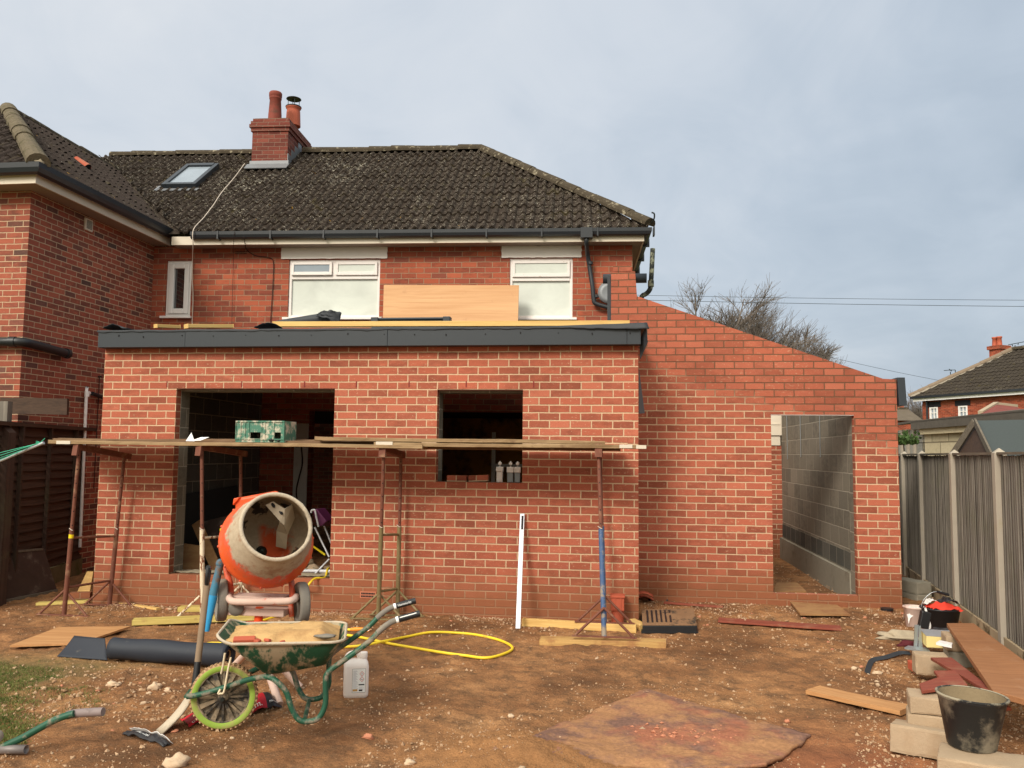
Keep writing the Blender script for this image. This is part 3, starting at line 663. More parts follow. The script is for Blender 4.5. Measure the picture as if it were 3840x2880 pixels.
# roof
RT=3.3/c37
xl=lambda t: -7.16-t*c37*1.03
xr=lambda t: .22-t*c37*.9
rf=MB(True); X0=-10.95
tiled(Vector((X0,-.3,EZ)),Vector((1,0,0)),Vector((0,c37,s37)),Vector((0,-s37,c37)),11.25,13,RT/13,lambda t:(max(0,xl(t)-X0),xr(min(t,RT))-X0),rf,seed=3)
rz=EZ+3.3*P37; rx=xr(RT)
rf.add([(X0,-.3,EZ-.012),(.22,-.3,EZ-.012),(rx,3,rz-.012),(X0,3,rz-.012)],[(0,1,2,3)])
rf.add([(.22,-.3,EZ),(.22,6.3,EZ),(rx,3,rz)],[(0,1,2)]); rf.add([(.22,6.3,EZ),(X0,6.3,EZ),(X0,3,rz),(rx,3,rz)],[(0,1,2,3)])
mRoof=roof_mat('old_concrete_tile',c8(58,50,44),c8(196,188,170),1.0,(-5.8,1.9,6.9),2.2)
mRidge=plain('lichened_ridge_tile',c8(72,64,53),.95,.1,0,.35,7,.6,.008,c8(158,148,126),11,(.56,.68))
roof=rf.build('roof',mRoof,house)
def ridge_tiles(mb, p, q, r=.11, seg=.43, drop=.02):
    p=Vector(p);q=Vector(q); d=q-p; n=max(1,int(d.length/seg)); d/=n; rnd=random.Random(int(r*1000)+n)
    side=d.cross(Vector((0,0,1))).normalized(); up=side.cross(d).normalized()
    for i in range(n):
        a=p+d*i; b=p+d*(i+1.03); rr=r*rnd.uniform(.94,1.06); vs=[];K=8; o=up*rnd.uniform(-.008,.01)
        for e,k in ((a,1.0),(b,.93)):
            for j in range(K+1):
                t=PI*(j/K)*1.1-PI*.05; vs.append(e+o+side*math.cos(t)*rr*k*1.1+up*(math.sin(t)*rr*k-drop))
        mb.add(vs,[(j,j+1,j+K+2,j+K+1) for j in range(K)]+[tuple(range(K+1)),tuple(range(2*K+1,K,-1))])
rd=MB(True); ridge_tiles(rd,(-10.3,3,rz+.03),(-7.1,3,rz+.03),.10); rd.build('ridge_tile',mRidge,roof); rd=MB(True); ridge_tiles(rd,(-6.3,3,rz+.03),(rx,3,rz+.03),.12)
rd.build('ridge_tile',mRidge,roof)
hp=MB(True); ridge_tiles(hp,(.25,-.33,EZ+.08),(rx,3,rz+.06),.10); hp.build('hip_tile',mRidge,roof)
ir=MB(True); ir.tube(smooth_path([(.27,-.36,EZ+.08),(.30,-.40,EZ+.13),(.30,-.42,EZ+.20),(.26,-.42,EZ+.22)],4),.012,6); ir.build('hip_iron',mSteelD,roof)
# fascia, soffit, gutter
fs=MB(True); fs.box(-7.3,.16,-.28,-.255,5.015,5.15); fs.box(.135,.16,-.255,6.6,5.015,5.15); fs.build('fascia',mFasciaC,house)
MB(True).box(-7.3,.13,-.25,-.01,5.02,5.035).build('soffit',mSoffit,house)
so_=MB(True); so_.box(.004,.13,-.01,6.6,5.02,5.035); so_.build('side_soffit',mSoffit,house)
GP=[(.0,.11),(-.008,.112),(-.006,.06),(.012,.018),(.045,.0),(.085,.018),(.104,.06),(.106,.112),(.098,.11),(.095,.062),(.078,.03),(.045,.012),(.02,.028),(.004,.062)]
gt=MB(True); gt.sweep(GP,[(-6.95,-.285,5.09),(.165,-.285,5.09),(.165,6.6,5.09)],smooth=False)
for i in range(9):
    x=-6.5+i*.85; gt.box(x-.012,x+.012,-.402,-.28,5.078,5.205)
for i in range(6):
    y=.3+i*1.0; gt.box(.16,.29,y-.02,y+.02,5.07,5.2)
gutter=gt.build('gutter',mGutter,house)
ou=MB(True); ox=H.Y(1267,510,-.35).x; ou.box(ox-.09,ox+.09,-.41,-.28,5.05,5.206); ou.build('gutter_outlet',mGutter,house)
dp=MB(True); b1=H.Y(1284,650,-.1); b2=H.Y(1312,666,-.1)
dp.tube(smooth_path([(ox,-.34,5.06),(ox,-.33,4.98),(ox+.03,-.1,4.8),(b1.x-.03,-.1,b1.z+.22),(b1.x-.01,-.1,b1.z+.02),(b1.x+.04,-.1,b1.z-.05),(b2.x+.15,-.1,b2.z-.02)],5),.034,12)
for z in (4.72,4.2): dp.cyl((ox+.045+(4.8-z)*.19,-.1,z+.02),(ox+.05+(4.8-z)*.19,-.1,z-.02),.042,seg=12)
dp.build('downpipe',mGutter,house)
sp_=MB(True); a=H.Y(1410,537,1.6);b=H.Y(1406,612,1.6);c=H.Y(1402,628,1.6);e=H.Y(1386,642,1.6)
sp_.tube(smooth_path([a,b,c,(c.x-.06,1.6,c.z-.06),e,(e.x-.1,1.6,e.z-.3)],5),.042,12); sp_.cyl(b+Vector((0,0,.05)),b-Vector((0,0,.06)),.053)
sp_.build('vent_pipe',plain('mossy_black_pipe',c8(44,46,44),.7,.3,0,.2,6,.2,.003,c8(150,152,130),9,(.48,.58)),house)
# lintels, windows
lt=MB(True); lt.grid(lambda u,v:Vector((-5.60+1.73*u+.012*N3(v*4,u*2,3),-.022,4.84+.20*v+.008*N3(u*14,v*3,1))),40,6); 
lt.box(-5.59,-3.88,-.02,.0,4.845,5.035); lt.build('lintel',mCream,house)
lt=MB(True); lt.grid(lambda u,v:Vector((-2.045+1.255*u+.012*N3(v*4,u*2,5),-.022,4.835+.185*v+.008*N3(u*14,v*3,4))),40,6)
lt.box(-2.035,-.80,-.02,.0,4.84,5.015); lt.build('lintel',mCream,house)
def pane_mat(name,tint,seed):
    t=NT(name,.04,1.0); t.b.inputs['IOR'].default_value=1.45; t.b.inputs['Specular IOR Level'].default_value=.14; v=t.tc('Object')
    n=t.noise(t.vadd(t.scale(v,(1,1,1.6)),(seed,0,0)),1.6,4,.6,.6)  # cloudy sky reflection over a pale blind, painted as mottled pane colour
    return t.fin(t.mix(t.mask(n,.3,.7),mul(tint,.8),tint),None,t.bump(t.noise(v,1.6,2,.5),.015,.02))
mPane=pane_mat('pale_painted_sky_glass',c8(218,222,214),3); mPaneB=pane_mat('blue_grey_glass',c8(150,160,170),7)
def window(x0,x1,z0,z1,tz,mat,mull=None,open_left=False,label=None):
    y=.055; f=MB(True); t=.045
    f.box(x0,x0+t,y-.03,y+.04,z0,z1); f.box(x1-t,x1,y-.03,y+.04,z0,z1); f.box(x0+t,x1-t,y-.03,y+.04,z1-t,z1); f.box(x0+t,x1-t,y-.03,y+.04,z0,z0+t)
    if tz: f.box(x0+t,x1-t,y-.034,y+.04,tz-.03,tz+.03)
    if mull: f.box(mull-.03,mull+.03,y-.033,y+.04,tz+.03,z1-t)
    o=f.build('window',mat,house,bevel=.006)
    p=MB(True)
    if not tz: p.box(x0+t,x1-t,y+.005,y+.012,z0+t,z1-t)
    else: p.box(x0+t,x1-t,y+.005,y+.012,z0+t,tz-.03)
    return o,p
def casement(o,x0,x1,z0,z1,mat,pm,tilt=0):
    c=MB(True); t=.04; y=.01
    c.box(x0,x0+t,y-.02,y+.02,z0,z1);c.box(x1-t,x1,y-.02,y+.02,z0,z1);c.box(x0+t,x1-t,y-.02,y+.02,z1-t,z1);c.box(x0+t,x1-t,y-.02,y+.02,z0,z0+t+.012)
    g=MB(True).box(x0+t,x1-t,y-.004,y+.004,z0+t+.012,z1-t)
    if tilt:
        m=Matrix.Translation((0,y,z1))@Matrix.Rotation(R(-tilt),4,'X')@Matrix.Translation((0,-y,-z1)); c.v=[m@p for p in c.v]; g.v=[m@p for p in g.v]
    c.build('casement',mat,o,bevel=.004); g.build('pane',pm,o)
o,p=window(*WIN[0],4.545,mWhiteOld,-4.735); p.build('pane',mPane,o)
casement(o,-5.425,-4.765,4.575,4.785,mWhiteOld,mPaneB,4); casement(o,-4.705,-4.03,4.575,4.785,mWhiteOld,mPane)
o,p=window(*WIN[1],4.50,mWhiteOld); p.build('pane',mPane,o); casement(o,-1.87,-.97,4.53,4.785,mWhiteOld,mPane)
o,p=window(*WIN[2],None,mWhite); p.build('pane',mGlassDark,o)
sf=MB(True)
for a,b,c,e in ((-7.455,-7.375,3.96,4.785),(-7.205,-7.125,3.96,4.785)): sf.box(a,b,.0,.06,c,e)
sf.box(-7.375,-7.205,.0,.06,4.70,4.785); sf.box(-7.375,-7.205,.0,.06,3.96,4.045); sf.build('sash',mWhite,o,bevel=.012)
for (a,b,z) in ((-5.54,-3.93,3.865),(-2.0,-.86,3.855),(-7.56,-7.05,3.89)):
    MB(True).box(a,b,-.06,.04,z-.012,z+.025).build('window_sill',mWhiteOld if a>-7 else mWhite,house,bevel=.005)
ab=MB(True); v0=H.Y(508,541,0);v1=H.Y(534,546,0)
ab.box(v0.x,v1.x,-.006,.004,v1.z-.035,v1.z+.035); av=ab.build('air_brick',mBrickH,house)
hh=MB(True)
for i in range(8):
    for j in range(2): x=v0.x+.018+i*(v1.x-v0.x-.036)/7; z=v1.z-.015+j*.03; hh.box(x-.007,x+.007,-.0085,-.006,z-.009,z+.009)
hh.build('vent_hole',mInk,av)
# skylight
def onroof(x,y,l=0):
    l+=.03; return Vector((x,y,EZ+(y+.3)*P37))+Vector((0,-s37,c37))*l
def roof_quad(mb,x0,x1,y0,y1,l0,l1):
    a=[onroof(x0,y0,l0),onroof(x1,y0,l0),onroof(x1,y1,l0),onroof(x0,y1,l0)]; mb.prism(a,Vector((0,-s37,c37))*(l1-l0))
sk=MB(True); A,B,C,E_=-8.33,-7.69,1.34,2.28
roof_quad(sk,A,A+.08,C,E_,0,.09);roof_quad(sk,B-.08,B,C,E_,0,.09);roof_quad(sk,A+.08,B-.08,C,C+.07,0,.09);roof_quad(sk,A+.08,B-.08,E_-.10,E_,0,.10)
sko=sk.build('skylight',mAnth,house,bevel=.005); q=MB(True); roof_quad(q,A+.08,B-.08,C+.07,E_-.10,.04,.06); q.build('pane',mPaneB,sko)
q=MB(True); roof_quad(q,A-.06,B+.06,C-.10,C-.01,.0,.012); roof_quad(q,A-.16,A-.07,C-.08,C+.1,.0,.012); q.build('flashing',mLead,sko)
# chimney
CX0,CX1,CY0,CY1=-7.07,-6.37,2.25,3.62
ch=MB(True); ch.box(CX0,CX1,CY0,CY1,6.9,7.86)
for i,(k,z0,z1) in enumerate(((.025,7.86,7.93),(.05,7.93,7.995),(.03,7.995,8.06),(.0,8.06,8.12))): ch.box(CX0-k,CX1+k,CY0-k,CY1+k,z0+.001*i,z1)
chim=ch.build('chimney',mBrickC,house)
fl=MB(True)
fl.grid(lambda u,v:Vector((CX0+.05+(CX1-CX0-.1)*u,CY0+.12+(CY1-CY0-.24)*v,8.12+.06*math.sin(PI*u)**.5*math.sin(PI*v)**.5)),9,9); fl.box(CX0+.03,CX1-.03,CY0+.03,CY1-.03,8.121,8.135); fl.build('mortar_cap',plain('mossy_mortar',c8(116,104,80),.95,.1,0,.25,8,.6,.01,c8(150,132,60),7,(.55,.7)),chim)
lf=MB(True); lf.box(CX0-.03,CX1+.03,CY0-.02,CY0,7.09,7.28); lf.prism([onroof(CX0-.06,CY0-.16,.05),onroof(CX1+.06,CY0-.16,.05),onroof(CX1+.06,CY0,.06),onroof(CX0-.06,CY0,.06)],(0,-.004,.012))
for i in range(4): y=CY0+i*.19; lf.prism([(CX1+.012,y,EZ+(y+.3)*P37),(CX1+.012,y+.19,EZ+(y+.49)*P37),(CX1+.012,y+.19,EZ+(y+.49)*P37+.16),(CX1+.012,y,EZ+(y+.49)*P37+.16)],(-.01,0,0))
lf.build('lead_flashing',mLead,chim)
p1_=H.Y(594,246,2.62);p2_=H.Y(634,250,3.12)
pt=MB(True); s_=1.0; pt.lathe([(.13,-.3),(.128,0),(.125,.03),(.108,.30),(.118,.31),(.12,.335),(.112,.345),(.124,.36),(.126,.43),(.112,.45),(.09,.45),(.09,.3)],24,Matrix.Translation((p1_.x,2.62,H.Y(594,248,2.62).z))); pt.build('chimney_pot',mPot,chim)
tp=H.Y(634,237,3.12); pt=MB(True); pt.lathe([(.15,-.35),(.135,-.05),(.125,.0),(.15,.02),(.155,.045),(.13,.06),(.11,.05),(.11,-.2)],24,Matrix.Translation((tp.x,3.12,tp.z))); pot2=pt.build('chimney_pot',mPot2,chim,label='orange chimney pot with black rain cowl')
cw=MB(True); cw.lathe([(0,.27),(.06,.262),(.145,.225),(.15,.215),(.14,.212),(0,.24)],24,Matrix.Translation((tp.x,3.12,tp.z)))
for i in range(4): a=i*PI/2+.5; cw.tube([(tp.x+.11*math.cos(a),3.12+.11*math.sin(a),tp.z+.04),(tp.x+.11*math.cos(a),3.12+.11*math.sin(a),tp.z+.22)],.007,5)
cw.lathe([(.157,.04),(.162,.05),(.157,.06)],24,Matrix.Translation((tp.x,3.12,tp.z))); cw.build('cowl',mSteelD,pot2)
# cables
cb=[onroof(-7.15,2.2,.1)]; 
for (px,py) in ((505,385),(480,414),(460,444),(440,470)):
    d_=H.i.to_3x3()@ray(px,py); o_=H.i@CAMP; n_=Vector((0,-s37,c37)); pp=onroof(-7,0,.07); t_=(pp-o_).dot(n_)/d_.dot(n_); cb.append(o_+d_*t_)
cb+= [H.Y(418,496,-.41),H.Y(417,528,-.38),H.Y(416,560,-.06),H.Y(415,600,-.05),H.Y(417,640,-.05),H.Y(415,700,-.05)]
c_=MB(); c_.tube([H.m@p for p in smooth_path(cb,6)],.007,6); c_.build('cable',mCable,label='dirty white cable running from the chimney foot over the eaves and down the wall',cat='cable')
cb=[H.Y(527,512,-.41),H.Y(529,525,-.3),H.Y(534,541,-.03),H.Y(552,552,-.02),H.Y(578,556,-.02),H.Y(590,564,-.02),H.Y(590,600,-.02),H.Y(588,640,-.02),H.Y(584,700,-.02)]
c_=MB(); c_.tube([H.m@p for p in smooth_path(cb,6)],.0065,6); c_.build('cable',mDarkCable,label='dark cable bending across the bricks left of the wide upstairs window',cat='cable')
cb=[H.Y(507,500,-.41),H.Y(504,530,-.33),H.Y(504,570,-.05),H.Y(502,640,-.04),H.Y(501,700,-.04)]
c_=MB(); c_.tube([H.m@p for p in smooth_path(cb,6)],.0035,5); c_.build('cable',mDarkCable,label='thin dark cable hanging straight down the wall from the gutter',cat='cable')
dsh=H.Y(1316,632,-.12); f_=MB(True); f_.lathe([(0,-.02),(.1,-.015),(.17,.0),(.175,.015),(.1,.005),(0,0)],24,Matrix.Translation(dsh)@Matrix.Rotation(R(90),4,'X')); f_.build('flue_terminal',mLead,house)

# ================================================================== neighbour's wing on the left
wing=thing('house_wing','two-storey red brick wing with dark tiled hip roof at the left edge','house wing',(-4.2,.7,0))
ww=MB(); WX=-1.6; WY=.7
ww.add([(-6.8,WY,0),(WX,WY,0),(WX,WY,5.2),(-6.8,WY,5.2)],[(0,1,2,3)]); ww.add([(WX,WY,0),(WX,3.75,0),(WX,3.75,5.2),(WX,WY,5.2)],[(0,1,2,3)])
ww.add([(-6.8,WY,0),(-6.8,5,0),(-6.8,5,5.2),(-6.8,WY,5.2)],[(3,2,1,0)]); ww.build('wall',mBrickW,wing)
wr=MB(); EX,EY,EWZ=-1.27,.37,5.275
tiled(Vector((EX,EY,EWZ)),Vector((0,1,0)),Vector((-c37,0,s37)),Vector((s37,0,c37)),6.2,9,2.45/c37/9,lambda t:(t*c37,2.95+t*c37*.97),wr,rollp=.15,rw=.05,rh=.045,th=.018,gap=True,seed=9)
tiled(Vector((EX-4.9,EY,EWZ)),Vector((1,0,0)),Vector((0,c37,s37)),Vector((0,-s37,c37)),5.0,9,2.45/c37/9,lambda t:(t*c37,4.9-t*c37),wr,seed=10)
hz=EWZ+2.45*P37
wr.add([(EX,EY,EWZ-.02),(EX,EY+2.95,EWZ-.02),(EX-2.45,EY+5.4,hz-.02),(EX-2.45,EY+2.45,hz-.02)],[(0,1,2,3)]); wr.add([(EX,EY,EWZ-.02),(EX-2.45,EY+2.45,hz-.02),(EX-4.9,EY,EWZ-.02)],[(0,1,2)])
wr.add([(EX-4.9,EY,EWZ),(EX-2.45,EY+2.45,hz),(EX-2.45,EY+6,hz),(EX-4.9,EY+6,EWZ)],[(0,1,2,3)])
mRoofW=roof_mat('brown_roll_tile',c8(60,52,48),c8(176,170,156),.25)
wroof=wr.build('roof',mRoofW,wing)
h_=MB(); ridge_tiles(h_,(EX+.02,EY-.02,EWZ+.05),(EX-2.45,EY+2.45,hz+.02),.12,.45); h_.build('hip_tile',plain('mossy_hip_tile',c8(104,94,78),.95,.1,0,.25,6,.7,.012,c8(84,78,58),8,(.5,.62)),wroof)
h_=MB(); ridge_tiles(h_,(EX-2.45,EY+2.45,hz+.0),(EX-2.45,EY+6,hz+.0),.10); h_.build('ridge_tile',mRidge,wroof)
v_=MB(); v_.bar((EX-.02,EY+2.96,EWZ+.02),(EX-2.42,EY+5.35,hz+.01),.12,.03); v_.build('valley_mortar',mRidge,wroof)
tb=Matrix.Translation((-2.5,W.X(175,357,-2.5).y,EWZ+(EX+2.5)*P37+.05)); d_=Vector((c37,0,-s37)); r_=MB()
r_.tube([tb.translation-d_*.12,tb.translation+d_*.14],[.05,.075],14,cap=False); r_.build('vent_tile',mTerra,wroof); r_=MB(); e_=tb.translation+d_*.132; r_.cyl(e_,e_+d_*.002,.066); r_.build('vent_opening',mInk,wroof)
k_=MB(); k_.ball((EX-.02,EY+.02,EWZ+.05),.07,10,8,(1.2,1.2,.8),.4,3); k_.build('loose_mortar',mMortarPt,wroof)
fs=MB(); fs.box(-7,EX-.05,EY+.035,EY+.06,5.07,5.21); fs.box(EX-.075,EX-.05,EY+.06,3.6,5.07,5.21); fs.build('fascia',mFasciaC,wing)
fs=MB(); fs.box(-7,WX+.27,EY+.06,WY,5.075,5.09); fs.box(WX,EX-.075,WY,3.6,5.075,5.09); fs.build('soffit',mSoffit,wing)
gt=MB(); gt.sweep([(a*1.15,b*1.25) for a,b in GP],[(-7,EY+.03,5.16),(EX-.045,EY+.03,5.16),(EX-.045,3.45,5.16)]); gt.build('gutter',mGutter,wing)
vb=W.X(189,486,WX); v_=MB(); v_.box(WX,WX+.03,vb.y-.085,vb.y+.085,vb.z-.085,vb.z+.085); vo=v_.build('wall_vent',mFasciaC,wing,bevel=.006)
v_=MB()
for i in range(8): z=vb.z-.055+i*.0157; v_.box(WX+.03,WX+.034,vb.y-.06,vb.y+.06,z-.004,z+.003)
v_.build('louvre',mSteelD,vo)
yb=W.X(146,738,WX+.07); pp=MB(); z=3.10
pp.tube(smooth_path([(-3.5,.6,z),(-2.0,.6,z),(-1.72,.6,z),(-1.56,.64,z),(WX+.08,.8,z-.01),(WX+.08,yb.y,z-.05)],6),.057,14); pp.cyl((WX+.08,yb.y-.05,z-.045),(WX+.08,yb.y+.01,z-.05),.068); pp.cyl((-1.98,.6,z),(-1.9,.6,z),.068); pp.cyl((-1.7,.6,z),(-1.62,.61,z),.066); pp.build('soil_pipe',mBlackPl,wing)
wp=MB(); a=W.X(188,848,WX+.06);b=W.X(186,930,WX+.06)
wp.tube(smooth_path([(WX+.06,a.y+.5,a.z-.06),(WX+.06,a.y+.12,a.z-.005)],2),.03,10); wp.build('waste_pipe',mBlackPl,wing)
wp=MB(); wp.tube(smooth_path([(WX+.06,a.y+.06,a.z),(WX+.06,a.y,a.z-.03),(WX+.06,a.y-.01,a.z-.1),(WX+.06,b.y,.4)],5),.022,10); wp.cyl((WX+.06,a.y,a.z+.02),(WX+.06,a.y,a.z-.06),.034); wp.build('waste_pipe',mWhite,wing,label='white upright waste pipe')
wp=MB(); a=W.X(213,855,WX+.02); wp.tube([(WX+.02,a.y,a.z+.28),(WX+.02,a.y,1.2)],.006,5); wp.cyl((WX,a.y,a.z+.28),(WX+.05,a.y,a.z+.28),.012); wp.build('wire',mDarkCable,wing)

# ================================================================== the new extension
ext=thing('brick_extension','new single-storey red brick rear extension with empty openings and sloping gable wall','extension',(3,0,0))
O1=(.90,2.775,.375,2.468); O2=(3.94,4.885,1.45,2.457)
fw=MB(); fw.wall(0,6.12,-.3,3.02,0,.104,[O1,O2]); fwall=fw.build('front_wall',mBrick,ext)
iw=MB(); iw.wall(.0,6.12,-.3,3.02,.106,.30,[(O1[0]+.004,O1[1]-.004,O1[2]-.004,O1[3]-.03),(O2[0]+.004,O2[1]-.004,O2[2]-.004,O2[3]-.03)]); iw.build('inner_leaf',mBlock,ext)
sw=MB(); sw.box(0,.1,.3,3.68,-.3,3.02); sw.build('side_wall',mBrick,ext); sw=MB(); sw.box(6.02,6.12,.3,4.0,-.3,3.02); sw.build('side_wall',mBrick,ext)
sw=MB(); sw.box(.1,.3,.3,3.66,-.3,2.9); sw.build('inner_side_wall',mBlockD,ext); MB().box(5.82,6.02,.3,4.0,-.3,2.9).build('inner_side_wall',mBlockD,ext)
ln=MB()
for o in (O1,O2): ln.box(o[0]-.002,o[1]+.002,.004,.1,o[3]-.008,o[3]+.002)
ln.build('steel_lintel',mRust,ext)
wh=MB()
for i,x in enumerate((.78,1.68,2.42,3.02,3.62,4.26,5.0)): wh.box(x-.006,x+.006,-.003,.0,O1[3]+.012,O1[3]+.076)
wh.build('weep_vent',plain('red_weep_vent',c8(120,34,30),.6,.3),fwall)
av0=W.Y(778,1282,0);av1=W.Y(812,1293,0); ab=MB().box(av0.x,av1.x,-.007,.0,av1.z-.0,av1.z+.073); av=ab.build('air_brick',plain('pale_red_air_brick',c8(186,116,90),.8,.2),fwall)
hh=MB()
for i in range(9):
    for j in range(2): x=av0.x+.02+i*(av1.x-av0.x-.04)/8; z=av1.z+.022+j*.03; hh.box(x-.0065,x+.0065,-.0095,-.007,z-.009,z+.009)
hh.build('vent_hole',mInk,av)
mb_=MB(); 
for o in (O1,): 
    mb_.grid(lambda u,v:Vector((o[0]+(o[1]-o[0])*u,.10+.22*v,o[2]+.006+.022*abs(N3(u*9,v*4,2))+.01*N3(u*30,v*9))),60,8)
mb_.build('rough_sill',mMortarPt,ext)
# flat roof: deck, joists, membrane, fascia
rf=MB(); rf.box(-.02,6.14,-.10,3.62,3.03,3.10); rf.build('roof_deck',mPlyD,ext)
rf=MB()
for i in range(15): x=.35+i*.4; rf.box(x,x+.047,.3,3.62,2.84,3.03)
rf.build('joist',mTimberD,ext)
rf=MB(); rf.grid(lambda u,v:Vector((-.04+6.22*u,-.135+3.7*v,3.112+.006*N3(u*20,v*12,3))),80,30); rf.build('roof_membrane',mFelt,ext)
fa=MB()
xs=[-.01,1.05,3.4,6.0,6.145]
for i in range(len(xs)-1): fa.box(xs[i]+.0015,xs[i+1]-.0015,-.135-.002*(i%2),-.11,2.925,3.105)
fa.box(-.01,6.145,-.11,-.002,2.925,2.94); fasc=fa.build('fascia',mAnth,ext,bevel=.002)
sc_=MB(); rnd=random.Random(2)
for i in range(16): x=.2+i*.39+rnd.uniform(-.05,.05); sc_.cyl((x,-.138,3.05+rnd.uniform(-.02,.02)),(x,-.1405,3.05),.006,seg=8)
sc_.build('screw',mInk,fasc)
sf=MB(); sf.box(-.012,.012,-.11,.6,2.94,3.1); sf.build('side_fascia',mAnth,ext)
tr=MB()
def edge(u,v):
    x=-.02+6.23*u; w=.5+.5*N3(x*1.3,0,2); a=max(0,(x-5.2)/1.0); lift=.012+.028*a**.6+ .01*N3(x*3,1,1)
    return Vector((x+.02*a*v,-.142-.02*a-.02*v*a,3.108+lift-v*(.022+.05*a+.012*N3(x*9,v,4))))
tr.grid(edge,140,5); tr.grid(lambda u,v:Vector((edge(u,0).x,-.14+.5*v,edge(u,0).z*(1-v)+3.115*v)),140,4); tr.build('membrane_edge',mFelt,ext,solid=.004)
fl_=MB(); a=W.Y(1378,742,-.0); fl_.prism([(6.13,-.02,2.98),(6.20,-.16,3.12),(6.215,-.1,2.95),(6.14,.0,2.78)],(.004,.012,0)); fl_.prism([(6.125,0,2.2),(6.185,-.1,2.2),(6.125,.0,2.70)],(0,.01,0)); fl_.build('membrane_flap',mFelt,ext)
# gable wall of the side part, set back
GY=1.08; top=[(5.82,3.972),(6.108,3.968),(6.13,3.668),(8.93,2.668),(9.075,2.66)]
def ztop(x):
    for (a,za),(b,zb) in zip(top,top[1:]):
        if a<=x<=b: return za+(zb-za)*(x-a)/(b-a)
D0,D1,DZ0,DZ1=7.672,8.60,.20,2.25
gw=MB()
def face(pts,y,fl):
    n=len(pts); gw.add([(x,y,z) for x,z in pts],[tuple(range(n)) if not fl else tuple(reversed(range(n)))])
polys=[[(5.82,-.3),(D0,-.3),(D0,ztop(D0)),(6.13,3.668),(6.108,3.968),(5.82,3.972)],[(D0,DZ1),(D1,DZ1),(D1,ztop(D1)),(D0,ztop(D0))],[(D0,-.3),(D1,-.3),(D1,DZ0),(D0,DZ0)],[(D1,-.3),(9.075,-.3),(9.075,2.66),(8.93,2.668),(D1,ztop(D1))]]
for pl in polys: face(pl,GY,0); face(pl,GY+.10,1)
for (a,za),(b,zb) in zip(top,top[1:]): gw.add([(a,GY,za),(b,GY,zb),(b,GY+.1,zb),(a,GY+.1,za)],[(0,1,2,3)])
gw.add([(5.82,GY,-.3),(5.82,GY+.1,-.3),(5.82,GY+.1,3.972),(5.82,GY,3.972)],[(3,2,1,0)]); gw.add([(9.075,GY,-.3),(9.075,GY+.1,-.3),(9.075,GY+.1,2.66),(9.075,GY,2.66)],[(0,1,2,3)])
gw.add([(D0,GY,DZ0),(D0,GY+.1,DZ0),(D0,GY+.1,DZ1),(D0,GY,DZ1)],[(0,1,2,3)]); gw.add([(D1,GY,DZ0),(D1,GY+.1,DZ0),(D1,GY+.1,DZ1),(D1,GY,DZ1)],[(3,2,1,0)])
gw.add([(D0,GY,DZ1),(D1,GY,DZ1),(D1,GY+.1,DZ1),(D0,GY+.1,DZ1)],[(3,2,1,0)]); gw.add([(D0,GY,DZ0),(D1,GY,DZ0),(D1,GY+.1,DZ0),(D0,GY+.1,DZ0)],[(0,1,2,3)])
gw.build('gable_wall',mBrickG,ext)
cb_=MB(); cb_.box(5.845,6.055,GY,GY+.1,3.976,4.045); cb_.build('top_brick',mBrickG,ext)
li=MB(); li.box(D0-.1,D1+.1,GY+.004,GY+.096,DZ1-.006,DZ1+.002); li.build('steel_lintel',mWhite,ext)
gi=MB(); gi.prism([(6.2,GY+.1,-.3),(D0-.004,GY+.1,-.3),(D0-.004,GY+.1,ztop(D0)-.12),(6.2,GY+.1,3.5)],(0,.2,0)); gi.prism([(D1+.004,GY+.1,-.3),(8.97,GY+.1,-.3),(8.97,GY+.1,2.5),(D1+.004,GY+.1,2.55)],(0,.2,0))
gi.build('gable_inner_leaf',mBlock,ext)
BX=W.Y(1842,1100,GY+.3).x
bw=MB(); far=W.X(1690,1100,BX).y; bw.box(BX,BX+.1,GY+.3,far,.32,2.55); bw.box(BX+.1,9.05,GY+.1,far,-.2,2.5) ; bw.build('long_block_wall',mBlock,ext)
bw=MB(); bw.box(BX-.004,BX+.09,GY+.31,far,.42,.635); bw.build('engineering_block',brick_mat('dark_engineering_block',.36,.235,[c8(92,92,86),c8(80,82,78),c8(104,102,94)],c8(150,144,130),.016,(0,.05),0,.1),ext)
bw=MB(); bw.box(BX-.05,BX+.09,GY+.305,far,-.2,.41); bw.build('concrete_footing',mConcG,ext)
st=MB()
for px in (1701,1730,1772):
    q=W.X(px,990,BX-.012); st.tube([(BX-.012,q.y,1.72+.02*(px%3)),(BX-.012,q.y,2.62)],.006,6)
st.build('wall_strap',mSteel,ext)
# far end of the passage
fe=MB(); fe.box(6.2,BX+.05,far,far+.1,-.2,1.95); fe.build('passage_end_wall',mBrick,ext)
fe=MB(); fe.box(6.6,BX-.02,far-.02,far+.08,1.951,2.12); fe.box(6.6,BX-.0,far-.05,far+.06,2.121,2.6); fe.box(6.6,BX-.02,far-.06,far-.05,2.3,2.32); fe.build('white_eaves_board',mFasciaC,ext)
ub=W.Y(1318,600,GY+.12)
rt=MB(); z=ub.z-.06
rt.lathe([(.055,-.26),(.06,-.26),(.06,.27),(.05,.27)],14,Matrix.Translation((5.98,GY+.13,z+.05))@Matrix.Rotation(R(90),4,'Y'),a0=0,a1=2*PI); rt.build('black_ridge_tile',mGutter,ext)
cl_=MB(); cl_.box(5.775,5.815,GY+.03,GY+.5,3.11,3.93); cl_.build('black_cladding',mFelt,ext)
vg=MB(); a=W.Y(1938,822,GY+.05);b=W.Y(1942,886,GY+.05); vg.prism([(9.078,GY-.03,2.68),(9.16,GY-.03,2.68),(9.175,GY-.03,2.36),(9.09,GY-.03,2.36)],(0,.6,0)); vg.build('verge_end',mAnth,ext)
